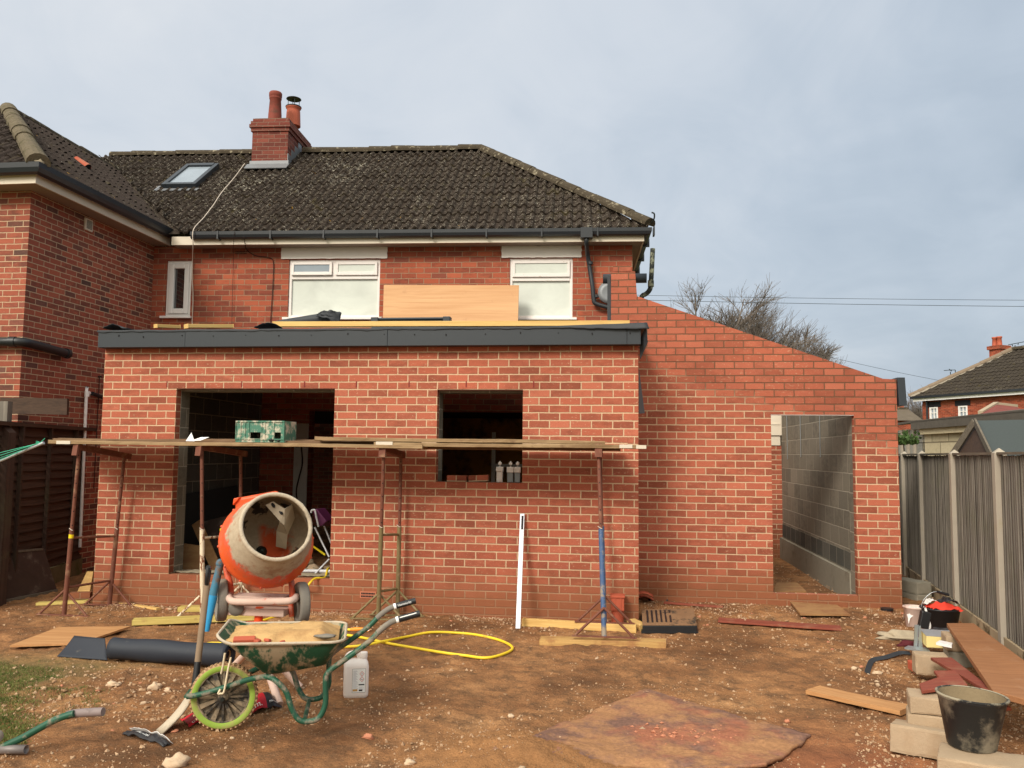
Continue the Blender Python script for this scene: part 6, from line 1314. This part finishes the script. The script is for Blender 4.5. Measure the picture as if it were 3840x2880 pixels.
# ================================================================== right boundary fence
RF=Fr((9.279,-1.005,0),math.degrees(math.atan2(3.844+1.005,10.024-9.279)))
rf_=thing('slatted_panel_fence','grey weathered vertical slat fence with concrete posts along the right side','fence',m=RF.m)
posts=[-1.85,0,1.74,3.59,4.93,6.75]; ZT=1.80
mats=mGreyWood
def pyr(b,x,hw,z0,z1):
    b.box(x-hw,x+hw,-hw,hw,-.3,z0); b.add([(x-hw,-hw,z0),(x+hw,-hw,z0),(x+hw,hw,z0),(x-hw,hw,z0),(x-hw*.3,0,z1),(x+hw*.3,0,z1)],[(0,1,5,4),(1,2,5),(2,3,4,5),(3,0,4)])
for x in posts:
    b=MB(True); pyr(b,x,.05,ZT+.015,ZT+.06); b.build('concrete_post',mConc,rf_,bevel=.004)
for i in range(len(posts)-1):
    a,c=posts[i]+.052,posts[i+1]-.052; n=int((c-a)/.068); b=MB(True); rnd=random.Random(i+40)
    for k in range(n):
        x=a+(c-a)*(k+.5)/n; wv=(c-a)/n*.5; y0=.005+rnd.uniform(-.003,.003); zt_=ZT-rnd.uniform(.0,.012); b.prism([(x-wv*1.05,y0,.22),(x+wv*.9,y0-.010,.22),(x+wv*.9,y0-.010,zt_),(x-wv*1.05,y0,zt_)],(0,.011,0))
    b.build('slat_panel',mGreyWood,rf_); MB(True).box(a,c,-.03,-.012,.22,ZT-.01).build('backing_rail',mGreyWood,rf_)
    MB(True).box(a,c,-.012,.035,ZT,ZT+.022).build('capping',mGreyRail,rf_)
    b=MB(True); b.grid(lambda u,v:Vector((a+(c-a)*u,-.02+.008*N3(u*9,v*3),-.25+.47*v)),20,4); b.box(a,c,-.018,.03,-.25,.215); b.build('gravel_board',plain('pale_gravel_board',c8(168,150,124),.95,.1,0,.22,5,.5,.006,c8(92,80,60),4,(.52,.64)) if 'pale_gravel_board' not in bpy.data.materials else bpy.data.materials['pale_gravel_board'],rf_)

# ================================================================== clutter by the right fence
def blk(label,name,c,L,Wd,Hh,ang,mat,tilt=(0,0),cat='concrete block',bev=.008,grp=None):
    b=MB(True); sd=c.x*7.3+c.y*3.1+c.z*11
    def rough(x,y,z):
        p=Vector((x*L,y*Wd,z*Hh)); k=sum(abs(q)>.49 for q in (x,y,z-.5)); q=p*1.0; q2=p+Vector((sd,sd*.7,sd*.3))
        d=Vector((noise.noise(q2*9),noise.noise(q2*9+Vector((9,0,0))),noise.noise(q2*9+Vector((0,9,0)))))*.004
        ctr=Vector((0,0,Hh/2)); 
        if k>=2: q=q+(ctr-q).normalized()*max(0,.004+.012*max(0,noise.noise(q2*14)))
        return q+d
    for ax_ in range(3):
        for s_ in (-.5,.5):
            n1=14;n2=10
            def fn(u,v,ax_=ax_,s_=s_):
                u-=.5;v-=.5
                if ax_==0: return rough(s_,u,v+.5)
                if ax_==1: return rough(u,s_,v+.5)
                return rough(u,v,s_+.5)
            b.grid(fn,n1,n2,smooth=False)
    m=Matrix.Translation(c)@Matrix.Rotation(R(ang),4,'Z')@Matrix.Rotation(R(tilt[0]),4,'X')@Matrix.Rotation(R(tilt[1]),4,'Y'); bev=0
    return b.build(name,mat,origin=m,bevel=bev,label=label,cat=cat,group=grp)
c=W.Z(1977,1306,.0); blk('lower grey concrete block beside the right corner of the gable wall','concrete_block',Vector((c.x,c.y+.12,-.02)),.44,.215,.15,112,mConcG); blk('upper grey concrete block of the pair beside the gable wall corner','concrete_block',Vector((c.x,c.y+.14,.132)),.44,.215,.145,114,mConcG)
# buckets
def bucket(label,base,h,r0,r1,mat,seg=36,tilt=(0,0),wall=.006,handle=None,inner=None):
    m=Matrix.Translation(base)@Matrix.Rotation(R(tilt[0]),4,'X')@Matrix.Rotation(R(tilt[1]),4,'Y'); t=thing('bucket',label,'bucket',m=m)
    b=MB(True); b.lathe([(0,0),(r0-.01,0),(r0,.008),(r1,h-.02),(r1+.004,h-.018),(r1+.009,h-.008),(r1+.006,h),(r1-.004,h)],seg); b.build('body',mat,t)
    b=MB(True); b.lathe([(r1-.004,h-.001),(r1-wall-.002,h-.012),(r0-.006,.03),(0,.028)],seg); b.build('lining',inner or mat,t)
    return t,m
base=W.Z(2099,1613,.285); bk,bm=bucket('black builders bucket crusted with mortar in the right foreground',base,.262,.115,.160,mBlackDirty,tilt=(0,2.0),inner=plain('caked_bucket_lining',c8(128,112,88),.95,.1,0,.2,9,.6,.006,c8(44,42,40),6,(.54,.6)))
b=MB(True); K=40; b.tube([(.165*math.cos(2*PI*i/K),.165*math.sin(2*PI*i/K),.259) for i in range(K)],.007,8,closed=True); b.build('rim',plain('mortar_rubbed_rim',c8(150,140,120),.8,.2,0,.2,12,.3,.003,c8(44,44,44),8,(.48,.58)),bk)
c=Vector((8.18,-3.32,0)); 
# big blocks under and beside the bucket
p=W.Z(2110,1632,.28); blk('pale concrete block under the black mortar bucket','concrete_block',Vector((p.x+.05,p.y-.03,.175)),.46,.26,.11,-22,mConcB,(0,0)); blk('pale block at the very bottom right under the bucket block','concrete_block',Vector((p.x+.06,p.y-.02,.0)),.40,.23,.172,-26,mConcB)
p=W.Z(2010,1655,.0); blk('large cream block with sloping front left of the black bucket','concrete_block',Vector((p.x+.09,p.y+.22,-.01)),.44,.30,.16,-24,mConcB,(-9,0))
p=W.Z(2004,1580,.15)
for i,(z,an,dx,lab) in enumerate(((.0,-12,.02,'lowest pale block in the stack behind the large cream block'),(.105,-15,.0,'middle pale block in the stack left of the black bucket'),(.21,-13,.01,'top pale block of the stack left of the black bucket'),)):
    q=W.Z(1985,1580,.14); blk(lab,'concrete_block',Vector((q.x+.22+dx,q.y+.18,z)),.44,.22,.10,an,mConcB)
# red tile-like boards on the pile
def zboard(pts,z,t,mat,label,name='brown_plank',cat='board'):
    b=MB(); v=[W.Z(x,y,zz) for (x,y),zz in zip(pts,z)]; b.prism(v[::-1],(0,0,-t)); return b.build(name,mat,label=label,cat=cat,bevel=.003)
zboard([(2125,1487),(2152,1494),(2056,1420),(2010,1420)],[.36,.36,.22,.22],.022,mRedbd,'long red-brown board running diagonally through the pile by the fence')
zboard([(1991,1492),(2090,1478),(2064,1448),(2017,1448),(2028,1462),(1986,1476)],[.34,.36,.33,.33,.33,.33],.02,mRedbd,'broken dull red board lying on top of the block stack')
zboard([(2256,1522),(2300,1490),(2103,1346),(2045,1346),(2145,1492)],[.40,.40,.30,.30,.40],.035,mBrown,'wide brown board sloping along the right fence','brown_board')
zboard([(2150,1530),(2185,1528),(2165,1515),(2150,1512)],[.25,.25,.25,.25],.02,mTerra,'orange corner of a tile sticking out right of the black bucket','roof_tile','tile')
p=W.Z(1996,1458,.0); blk('terracotta brick at the left of the pile by the fence','loose_brick',Vector((p.x+.02,p.y+.06,.02)),.225,.10,.075,4,mTerra,cat='brick',bev=.004)
p=W.Z(2022,1478,.0); blk('pale rough block behind the broken red board','concrete_block',Vector((p.x,p.y+.12,.05)),.24,.15,.16,-6,mConcB)
p=W.Z(2078,1440,.0); blk('upper grey-speckled block under the wide brown board','concrete_block',Vector((p.x+.03,p.y+.05,.13)),.30,.2,.13,-8,mConcB); blk('lower dark block under the wide brown board','concrete_block',Vector((p.x+.06,p.y+.03,.0)),.34,.2,.125,-8,mConcG)
p=W.Z(2010,1420,.0); ib=thing('insulation_block','yellow foam insulation block with foil face on the pile','insulation',(p.x,p.y+.2,0)); b=MB(); m=Matrix.Translation((p.x+.13,p.y+.10,.14))@Matrix.Rotation(R(-8),4,'Z'); b.obox(m,.30,.3,.10); b.build('foam',mInsul,ib,bevel=.006); b=MB(); b.obox(m@Matrix.Translation((0,0,.053)),.302,.302,.005); b.build('foil_face',mFoil,ib)
an=thing('metal_bracket','pale grey metal angle frame standing in the pile before the buckets','bracket',W.Z(1985,1410)); b=MB(); Yb=W.Z(1985,1412).y
b.prism([W.Y(1976,1350,Yb),W.Y(1985,1350,Yb),W.Y(1981,1408,Yb),W.Y(1974,1406,Yb)],(0,.01,0)); b.prism([W.Y(1986,1352,Yb-.02),W.Y(1989,1352,Yb-.02),W.Y(1994,1408,Yb-.02),W.Y(1984,1408,Yb-.02)],(0,.01,0)); b.prism([W.Z(1954,1402,.05),W.Z(2010,1412,.05),W.Z(2004,1403,.05),W.Z(1962,1398,.05)],(0,0,.015)); b.build('angle',mSteel,an)
b=MB(); b.prism([W.Z(2022,1393,.2),W.Z(2056,1400,.2),W.Z(2058,1394,.2),W.Z(2030,1388,.2)],(0,0,.02)); b.build('bracket_plate',mWhite,label='small white plate lying behind the insulation block',cat='plate')
bs=W.Z(1984,1364,.0); wb,_=bucket('dirty white bucket full of rubbish behind the pile by the fence',bs+Vector((.0,.1,0)),.235,.085,.105,plain('dirty_white_bucket',c8(214,190,180),.6,.3,0,.1,6,.2,.003,c8(160,120,100),7,(.55,.7)))
b=MB(True); b.grid(lambda u,v:Vector(((u-.5)*.18,(v-.5)*.18,.21+.05*N3(u*5,v*5,3)-.12*max(0,(2*u-1)**2+(2*v-1)**2-.8))),12,12); b.build('contents',mWhiteBag,wb)
b=MB(); b.obox(Matrix.Translation(W.Z(1985,1343,.2)+Vector((.05,0,.02)))@Matrix.Rotation(R(12),4,'Y'),.09,.07,.16); b.build('black_holder',mBlackPl,label='black plastic holder hanging on the white bucket',cat='holder',bevel=.01)
bs=W.Z(2042,1371,.0); bb,_=bucket('large black bucket heaped with red and white rags by the fence',bs+Vector((0,.12,0)),.25,.14,.185,mBlackPl)
b=MB(True); b.grid(lambda u,v:Vector((-.12+.29*u,(v-.5)*.26-.02,.25+.05*math.sin(PI*u)*math.sin(PI*v)+.035*N3(u*5,v*5,3))),18,14); b.build('red_rag',mRedCloth,bb)
b=MB(True); b.grid(lambda u,v:Vector((-.12+.14*u,.02+.12*v,.27+.04*math.sin(PI*u)+.03*N3(u*6,v*6,8))),12,10); b.build('white_rag',mWhiteBag,bb); b=MB(True); b.grid(lambda u,v:Vector((.02+.16*u,-.05+.2*v,.285+.045*math.sin(PI*u)+.03*N3(u*6,v*6,5))),12,10); b.build('black_rag',mBlackBag,bb)
b=MB(True); b.tube(smooth_path([(-.185,0,.23),(-.16,0,.31),(-.08,0,.39),(.02,0,.41)],5),.004,6); hn=b.build('wire_handle',mSteel,bb); b=MB(True); b.tube([(-.03,0,.407),(.09,0,.375)],.014,10); b.build('handle_grip',mBlackPl,hn)
b=MB(); q0=W.Y(1999,1314,bs.y-.10);q1=W.Y(2009,1350,bs.y-.14);q2=W.Y(2009,1364,bs.y-.14); b.tube([q0,q1,q2],.012,6); b.build('white_strip',mWhite,label='bent white plastic strip standing against the black rag bucket',cat='plastic strip')
b=MB(); b.ball(W.Z(2049,1378,.12),.022,12,8); b.build('orange_knob',mOrangeP,label='small orange knob on the tools beneath the rag bucket',cat='knob'); 
b=MB(); c_=W.Z(2004,1374,.05); b.ball(c_,.11,14,9,(1.3,.7,.5),.5,3); b.build('maroon_cloth',mMaroon,label='dark maroon cloth lying in front of the rag bucket',cat='cloth')
b=MB(); c_=W.Z(2034,1374,.06); b.ball(c_,.10,12,8,(1.3,.7,.6),.6,6); b.build('black_tool_bag',mBlackBag,label='black crumpled tool bag under the end of the wide brown board',cat='tool bag')
b=MB(); c_=W.Z(1950,1378,.02); b.ball(c_,.16,16,10,(1.4,.8,.35),.5,9); b.build('rubble_lump',mMortarPt,label='long grey lump of broken mortar left of the metal bracket',cat='rubble')
b=MB(); c_=W.Z(1963,1392,.02); b.ball(c_,.07,12,8,(1.4,.8,.4),.5,7); b.build('maroon_cloth',mMaroon,label='scrap of dark maroon cloth beside the grey mortar lump',cat='cloth')
b=MB(); pts=[G(1873,1458,.01),G(1878,1444,.015),G(1887,1431,.02),G(1915,1424,.02),G(1944,1416,.025),G(1966,1414,.02)]; sp_=smooth_path(pts,5)
for i in range(len(sp_)-1): pass
vs=[];fs=[]
for i,p in enumerate(sp_):
    d=(sp_[min(i+1,len(sp_)-1)]-sp_[max(i-1,0)]).normalized(); r_=Vector((-d.y,d.x,.5)).normalized()*.022; vs+=[p-r_,p+r_]
for i in range(len(sp_)-1): fs.append((2*i,2*i+2,2*i+3,2*i+1))
b.add(vs,fs); b.build('black_strap',mFelt,label='bent black strap lying on the soil left of the pile',cat='strap',solid=.003)
pc=thing('capped_gully_pipe','terracotta pipe end with black cap at the foot of the gable wall corner','drain pipe',W.Y(1915,1322,GY-.12)); b=MB(); q=W.Y(1916,1319,GY-.14); b.tube([(q.x,q.y,-.05),(q.x,q.y,.075)],.055,20); b.build('pipe',mTerra,pc); b=MB(); b.tube([(q.x,q.y,.075),(q.x,q.y,.10)],[.066,.068],20); b.build('cap',mBlackPl,pc)
for i,(x,y,lab,mt) in enumerate(((1391,1307,'broken red roof tile lying at the inner corner, front piece',mTerra),(1404,1300,'broken red roof tile behind at the inner corner',mTerra),(1390,1312,'second broken red tile under the front piece at the inner corner',mTerra),(1422,1306,'black curved tile shard at the inner corner',mGutter))):
    q=W.Z(x,y,.03); b=MB(); b.grid(lambda u,v:q+Vector(((u-.5)*.22,(v-.5)*.13+.05,.06+.04*math.sin(PI*u)*(1 if i<3 else -1.3)+.03*i*(i<3))),10,6); b.build('roof_tile',mt,label=lab,cat='tile',solid=.014)
# passage floor sheet
o=sheet('plywood_offcut',[W.Z(1672,1282,.12),W.Z(1742,1281,.12),W.Z(1722,1262,.12),W.Z(1677,1262,.12)],.018,mPlyD,'small ply sheet on the floor just inside the gable doorway','wood sheet')
# ================================================================== beyond the boundary
def solve_y(x,y,z,y0,y1):
    for _ in range(60):
        m=(y0+y1)/2
        if (W.Y(x,y,m).z-z)*(W.Y(x,y,y0).z-z)<=0: y1=m
        else: y0=m
    return m
# prefab garage
gA=W.Y(1992,913,10.5); gy2=solve_y(2212,893,gA.z,3,10.5); gB=W.Y(2212,893,gy2); ga=thing('prefab_garage','old cream concrete-panel garage with weathered roof edge beyond the right fence','garage',(gA.x,gA.y,0)); gd=(gB-gA); gd.z=0; gdn=gd.normalized(); gn=Vector((-gdn.y,gdn.x,0))
b=MB(); q=[gA+gd*1.3,gA]; zf=gA.z-.14; b.prism([Vector((gA.x,gA.y,-.1)),Vector((gA.x,gA.y,-.1))+gd*1.4,Vector((gA.x,gA.y,zf))+gd*1.4,Vector((gA.x,gA.y,zf))],gn*.1); b.build('front_panel',brick_mat('cream_panel',.8,.42,[c8(196,182,148),c8(210,196,164),c8(186,174,142)],c8(140,128,104),.03,(0,0),0,.3),ga)
gY=solve_y(1937,921,gA.z,10.5,40); gC=W.Y(1925,921,gY); gs=Vector((gC.x-gA.x,gC.y-gA.y,0)); b=MB(); b.prism([Vector((gA.x,gA.y,-.1)),Vector((gA.x,gA.y,zf)),Vector((gA.x,gA.y,zf))+gs,Vector((gA.x,gA.y,-.1))+gs],gdn*.1); b.build('side_panel',brick_mat('grey_panel',.6,.35,[c8(150,148,140),c8(164,160,150)],c8(96,92,84),.03,(0,0),0,.3),ga)
b=MB(); b.bar(Vector((gA.x,gA.y,gA.z-.06))-gdn*.25-gn*.12,Vector((gA.x,gA.y,gA.z-.06))+gd*1.4-gn*.12,.06,.17); b.build('bargeboard',mDarkRoofEdge,ga); b=MB(); b.bar(Vector((gA.x,gA.y,gA.z-.20))+gdn*.05-gn*.06,Vector((gA.x,gA.y,gA.z-.20))+gd*1.4-gn*.06,.05,.13); b.build('fascia_panel',mPebble,ga)
b=MB(); b.prism([Vector((gA.x,gA.y,gA.z))-gdn*.3-gn*.15,Vector((gA.x,gA.y,gA.z))+gd*1.4-gn*.15,Vector((gA.x,gA.y,gA.z+.05))+gd*1.4+gs,Vector((gA.x,gA.y,gA.z))+gs-gdn*.35],(0,0,.05)); b.build('roof',mDarkRoofEdge,ga)
b=MB()
for k in range(4): q=Vector((gA.x,gA.y,0))+gs*(.2+k*.2)-gdn*.03; b.box(q.x-.05,q.x+.05,q.y-.05,q.y+.05,0,gA.z-.12)
b.build('corner_post',mConc,ga)
# shed
sA=W.Y(2108,911,6.2); sB=W.Y(2290,908,5.4); sC=W.Y(2146,990,5.0); she=thing('garden_shed','garden shed with grey felt pitched roof just beyond the right fence','shed',(sA.x,sA.y,0)); sB.z=sA.z
dn=Vector((sC.x-sA.x,sC.y-sA.y,sC.z-sA.z)); b=MB(); b.prism([sA,sB,sB+dn*1.25,sA+dn*1.25],(0,.01,.02)); b.build('roof',mShedRoof,she)
b=MB(); b.bar(sA+Vector((-.02,-.01,0)),sA+dn*1.25+Vector((-.02,-.01,0)),.03,.12,up=(0,0,1)); b.bar(sA+Vector((-.02,.02,0)),sA+Vector((-.28,.9,-.9)),.03,.12); b.build('bargeboard',mGreyRail,she)
b=MB(); b.prism([sA+Vector((.03,.1,-.06)),sA+dn*1.15+Vector((.03,.1,-.08)),sA+dn*1.15+Vector((.03,.1,-1.2)),sA+Vector((-.25,.95,-2.2)),sA+Vector((-.22,.9,-.9))],(.02,0,0)); b.build('gable_end',mDarkFence,she); b=MB(); q=sA+dn*1.1; b.box(q.x+.05,sB.x,q.y+.1,q.y+.16,0,q.z-.05); b.build('wall',mDarkFence,she)
# far house
fA=W.Y(1984,867,38); fy2=solve_y(2212,851.5,fA.z,18,38); fB=W.Y(2212,851.5,fy2); fh=thing('distant_hipped_house','distant red brick house with white fascia and hipped roof above the fence','house',(fA.x,fA.y,0)); d=fB-fA; d.z=0; FL=d.length; ang=math.degrees(math.atan2(d.y,d.x)); FF=Fr((fA.x,fA.y,0),ang); ez=fA.z
MWORLD[fh.name]=FF.m; fh.matrix_world=FF.m
WW=FL*1.75; WD=6.5
wins=[]
for (x0,y0,x1,y1) in ((2008,880,2027,912),(2070,877,2091,908)):
    a=FF.Y(x0,y0,0);c=FF.Y(x1,y1,0); wins.append((a.x,c.x,min(a.z,c.z)-.15,max(a.z,c.z)))
b=MB(True); b.wall(.25,WW-.25,0,ez,0,.25,wins); b.box(.25,.3,.25,WD,0,ez); b.box(WW-.3,WW-.25,.25,WD,0,ez); b.box(.3,WW-.3,WD,WD+.1,0,ez); b.build('wall',mBrickF,fh)
MB(True).box(.3,WW-.3,.9,1,0,ez).build('inner_wall',mDarkRoom,fh)
for w_ in wins:
    t=(w_[1]-w_[0])*.17; b=MB(True); b.box(w_[0],w_[0]+t,-.02,.06,w_[2],w_[3]); b.box(w_[1]-t,w_[1],-.02,.06,w_[2],w_[3]); b.box(w_[0]+t,w_[1]-t,-.02,.06,w_[3]-t*.8,w_[3]); b.box(w_[0]+t,w_[1]-t,-.02,.06,w_[2],w_[2]+t*.5)
    cx=(w_[0]+w_[1])/2; b.box(cx-.025,cx+.025,0,.05,w_[2]+t*.5,w_[3]-t*.8)
    for k in (.35,.68): z=w_[2]+(w_[3]-w_[2])*k; b.box(w_[0]+t,w_[1]-t,.005,.045,z-.02,z+.02)
    o=b.build('window',mWhite,fh); MB(True).box(w_[0]+t,w_[1]-t,.05,.06,w_[2]+t*.5,w_[3]-t*.8).build('pane',mPaneB,o)
    MB(True).box(w_[0]-.18,w_[1]+.18,-.03,.0,w_[3],w_[3]+.28).build('lintel',mHouseBlk,fh)
b=MB(True); b.box(-.05,WW+.05,-.33,-.30,ez-.02,ez+.17); b.build('fascia',mWhite,fh); b=MB(True); b.box(-.15,WW+.1,-.44,-.33,ez+.12,ez+.24); b.tube([(.62,-.08,ez),(.62,-.08,0)],.05,8); b.build('gutter',mGutter,fh)
ap=FF.Y(2190,757,3.2); sl=(ap.z-ez-.2)/3.5; al=math.atan(sl); ca,sa=math.cos(al),math.sin(al); RTf=3.5/ca; hx=ap.x
b=MB(True); tiled(Vector((-.2,-.35,ez+.2)),Vector((1,0,0)),Vector((0,ca,sa)),Vector((0,-sa,ca)),WW+.4,13,RTf/13,lambda t:((hx+.2)*min(1,t/RTf),WW+.4-(hx*.9)*min(1,t/RTf)),b,rollp=.3,rw=.1,rh=.05,step=.075,seed=5)
b.add([(-.2,-.35,ez+.18),(hx,3.15,ap.z-.04),(-.2,WD+.3,ez+.18)],[(0,2,1)]); b.add([(-.2,-.35,ez+.17),(WW+.2,-.35,ez+.17),(WW-hx,3.15,ap.z-.04),(hx,3.15,ap.z-.04)],[(0,1,2,3)]); b.add([(WW+.2,-.35,ez+.18),(hx,3.15,ap.z-.04),(-.2,WD+.3,ez+.18),(WW+.2,WD+.3,ez+.18)],[(0,1,2,3)])
ro=b.build('roof',roof_mat('far_tile',c8(60,54,48),c8(170,164,150),.5),fh)
b=MB(True); ridge_tiles(b,(-.25,-.40,ez+.28),(hx,3.15,ap.z+.06),.15,.5); b.build('hip_tile',plain('far_hip_tile',c8(128,112,96),.9,.1),ro); b=MB(True); b.bar((-.1,-.42,ez+.25),(hx+.05,3.05,ap.z-.02),.06,.10); b.build('hip_mortar',mConc,ro)
b=MB(True); ridge_tiles(b,(hx,3.15,ap.z+.06),(WW*.9,3.15,ap.z+.06),.15,.5); b.build('ridge_tile',mRidge,ro)
c0=FF.Y(2143,775,5.2);c1=FF.Y(2166,775,5.2); ct=FF.Y(2150,747,5.2).z; b=MB(True); b.box(c0.x,c1.x,5.0,5.7,ez+.5,ct); b.box(c0.x-.08,c1.x+.08,4.92,5.78,ct-.22,ct-.02); ch_=b.build('chimney',mBrickF,fh)
for px in (2149,2159): q=FF.Y(px,745,5.3); b=MB(True); b.lathe([(.15,ct-.05),(.14,ct+.1),(.12,ct+.4),(.15,ct+.42),(.15,ct+.5),(.1,ct+.5)],14,Matrix.Translation((q.x,5.3,0))); b.build('chimney_pot',mPot2,ch_)
def aerial(px0,py0,px1,py1,Y,label,el):
    b=MB(); m0=W.Y(px0,py0,Y);m1=W.Y(px1,py1,Y); b.tube([m0,m1],.025,6); 
    for (x0,y0,x1,y1) in el: b.tube([W.Y(x0,y0,Y),W.Y(x1,y1,Y)],.02,5)
    b.build('tv_aerial',mSteelD,label=label,cat='aerial')
aerial(2054,828,2053,803,44,'left of two thin television aerials behind the distant hipped roof',[(2039,800.5,2056,799),(2050,797,2056,802)])
aerial(2064,815,2063.5,799,45,'right of two thin television aerials behind the distant hipped roof',[(2051,800,2063,799)])
aerial(2188,765,2193,746,fy2+6,'television aerial on the ridge of the distant hipped house',[(2178,745,2214,738),(2186,744,2188,748),(2200,740,2199,745)])
# porch roof, further cottage roof, its chimney
b=MB(); Yp=18; p=[W.Y(2118,893,Yp),W.Y(2152,873,Yp+1.5),W.Y(2195,878,Yp+2),W.Y(2222,892,Yp)]; por=thing('low_gabled_roof','small brown pyramid roof behind the garage beneath the distant house','roof',W.Z(2160,1000)); 
b.add([p[0],p[3],p[2],p[1],W.Y(2150,894,Yp-2)],[(0,4,1),(4,2,1) if False else (4,3,2),(0,3,4) if False else (0,4,3),(4,1,2)]); b.build('roof_slope',mPot,por); b=MB(); b.bar(p[0],p[1],.14,.14); b.bar(p[1],p[2],.12,.12); b.build('mortar_edge',mMortarPt,por)
far2=thing('far_terrace','low grey-tiled house roof seen between the gable and the distant hipped house','house',W.Y(1955,1000,52)); a=W.Y(1900,908,52);c=W.Y(1995,906,52); tz=W.Y(1950,884,55).z; b=MB(True); 
b=MB(); b.add([(a.x,52,a.z),(c.x,52,a.z),(c.x,55,tz),(a.x,55,tz)],[(0,1,2,3)]); b.build('roof',roof_mat('plain_far_tile',c8(104,94,82),c8(150,144,130),.1),far2); b=MB(); b.box(a.x,c.x,52.3,58,0,a.z); b.build('wall',mBrickF,far2); b=MB(); q0=W.Y(1937,872,55);q1=W.Y(1953,884,55); b.box(q0.x,q1.x,55,56,q1.z-.3,q0.z); b.build('chimney',mBrickF,far2); b=MB(); b.box(a.x,c.x,54.95,55.2,tz-.02,tz+.14); b.build('ridge_tile',mRidge,far2)
# bare trees
def tree(label,base,h,spread,seed,levels=5,r0=.32,first=.28,mat=mTwig):
    rnd=random.Random(seed); t=thing('bare_tree',label,'tree',base); tr=MB(); tw=MB(); cnt=[0]
    def br(p,d,L,r,lv):
        n=4; pts=[p]; dd=d.copy()
        for i in range(n):
            dd=(dd+Vector((rnd.gauss(0,.10),rnd.gauss(0,.10),rnd.gauss(.03,.06)))).normalized(); pts.append(pts[-1]+dd*L/n)
        rs=[r*(1-.45*i/n) for i in range(n+1)]; (tr if lv>=levels-1 else tw).tube(pts,rs,6 if lv>=levels-1 else (4 if lv>1 else 3),cap=False); cnt[0]+=1
        if lv==0: return
        k=rnd.randint(5,6) if lv>1 else rnd.randint(6,9)
        for i in range(k):
            f=rnd.uniform(.35,1) if lv<levels else rnd.uniform(.55,1); q=pts[min(n,int(f*n))]; ax_=dd.cross(Vector((rnd.gauss(0,1),rnd.gauss(0,1),rnd.gauss(0,1)))).normalized()
            nd=(dd*1.0+ax_*rnd.uniform(.45,.95)*spread+Vector((0,0,.12))).normalized(); br(q,nd,L*rnd.uniform(.55,.78),r*.5*rnd.uniform(.8,1.1),lv-1)
    br(Vector(base),Vector((0,0,1)),h*first,r0,levels); zz_=sorted(p.z for p in tw.v); kz=h/max(.1,zz_[int(len(zz_)*.995)]); B0=Vector(base)
    hi_=[p.x for p in tw.v if p.z>zz_[-1]*.6]; sx_=sum(hi_)/len(hi_)-B0.x
    for m_ in (tr,tw): m_.v=[B0+(p-B0-Vector((sx_*min(1,(p.z/zz_[-1])),0,0)))*kz for p in m_.v]
    tr.build('trunk',mBark,t); tw.build('crown',mat,t)
TB=W.Y(1606,900,42); tree('large bare winter tree rising behind the sloping gable wall',(TB.x,42,0),W.Y(1600,628,42).z,1.1,12,5,.30,.34); TB2=W.Y(1690,900,43); tree('lower bare tree crown right of the large one behind the gable',(TB2.x,43,0),W.Y(1735,690,43).z,1.35,33,5,.26,.34)
TB4=W.Y(1960,900,70); tree('small distant bare tree in the gap left of the hipped house',(TB4.x,70,0),W.Y(1960,850,70).z,1.0,18,5,.2,.36)
# overhead wires
def wire(p,q,r,label,sag=0):
    b=MB(); n=24; P0,P1=Vector(p),Vector(q); b.tube([P0.lerp(P1,i/n)-Vector((0,0,sag*4*(i/n)*(1-i/n))) for i in range(n+1)],r,5); b.build('overhead_wire',mSteelD,label=label,cat='wire')
wire(W.Y(1300,636,30),W.Y(2330,649,30),.009,'upper of two nearly level overhead wires crossing the sky at right',.05)
wire(W.Y(1300,646,30),W.Y(2330,663,30),.011,'lower of two nearly level overhead wires crossing the sky at right',.05)
wire(W.Y(1700,748,40),W.Y(2052,826,46),.010,'thin slanting wire falling from behind the trees to the distant roof',.1)
# ivy along the fence foot beyond
b=MB(); rnd=random.Random(8)
for i in range(420):
    q=W.Y(rnd.gauss(1950,12),958-abs(rnd.gauss(0,1))*9,7.5+rnd.uniform(-.4,.4)); a=Vector((rnd.gauss(0,1),rnd.gauss(0,1),rnd.gauss(0,1))).normalized()*.045; c=a.cross(Vector((rnd.gauss(0,1),1,.3))).normalized()*.03; b.add([q-a,q+c,q+a,q-c],[(0,1,2,3)])
iv=thing('ivy_bush','small green ivy clump above the fence beside the gable corner','ivy',W.Y(1950,1000,7.5)); b.build('foliage',mHedge,iv); b=MB(); q=W.Y(1952,960,7.5); b.tube([(q.x,7.5,0),(q.x+.05,7.5,1.0),(q.x,7.5,q.z)],[.03,.02,.01],6); b.build('stem',mBark,iv)

# a hedge line far behind the gardens
b=MB(); rnd=random.Random(77)
for i in range(9000):
    x=rnd.uniform(-60,120); h=3.2+1.1*N3(x*.12,3,1)+.5*N3(x*.6,1,2); z=h*rnd.random()**.6; q=Vector((x,75+rnd.uniform(-1.2,1.2),z)); a=Vector((rnd.gauss(0,1),rnd.gauss(0,.5),rnd.gauss(0,1))).normalized()*.42; c=a.cross(Vector((rnd.gauss(0,1),1,.3))).normalized()*.3; b.add([q-a,q+c,q+a,q-c],[(0,1,2,3)])
b.build('hedge',plain('winter_hedge',c8(84,86,62),.9,.1,0,.3,.6),label='low winter hedge line far behind the gardens',cat='hedge',kind='stuff',origin=Matrix())
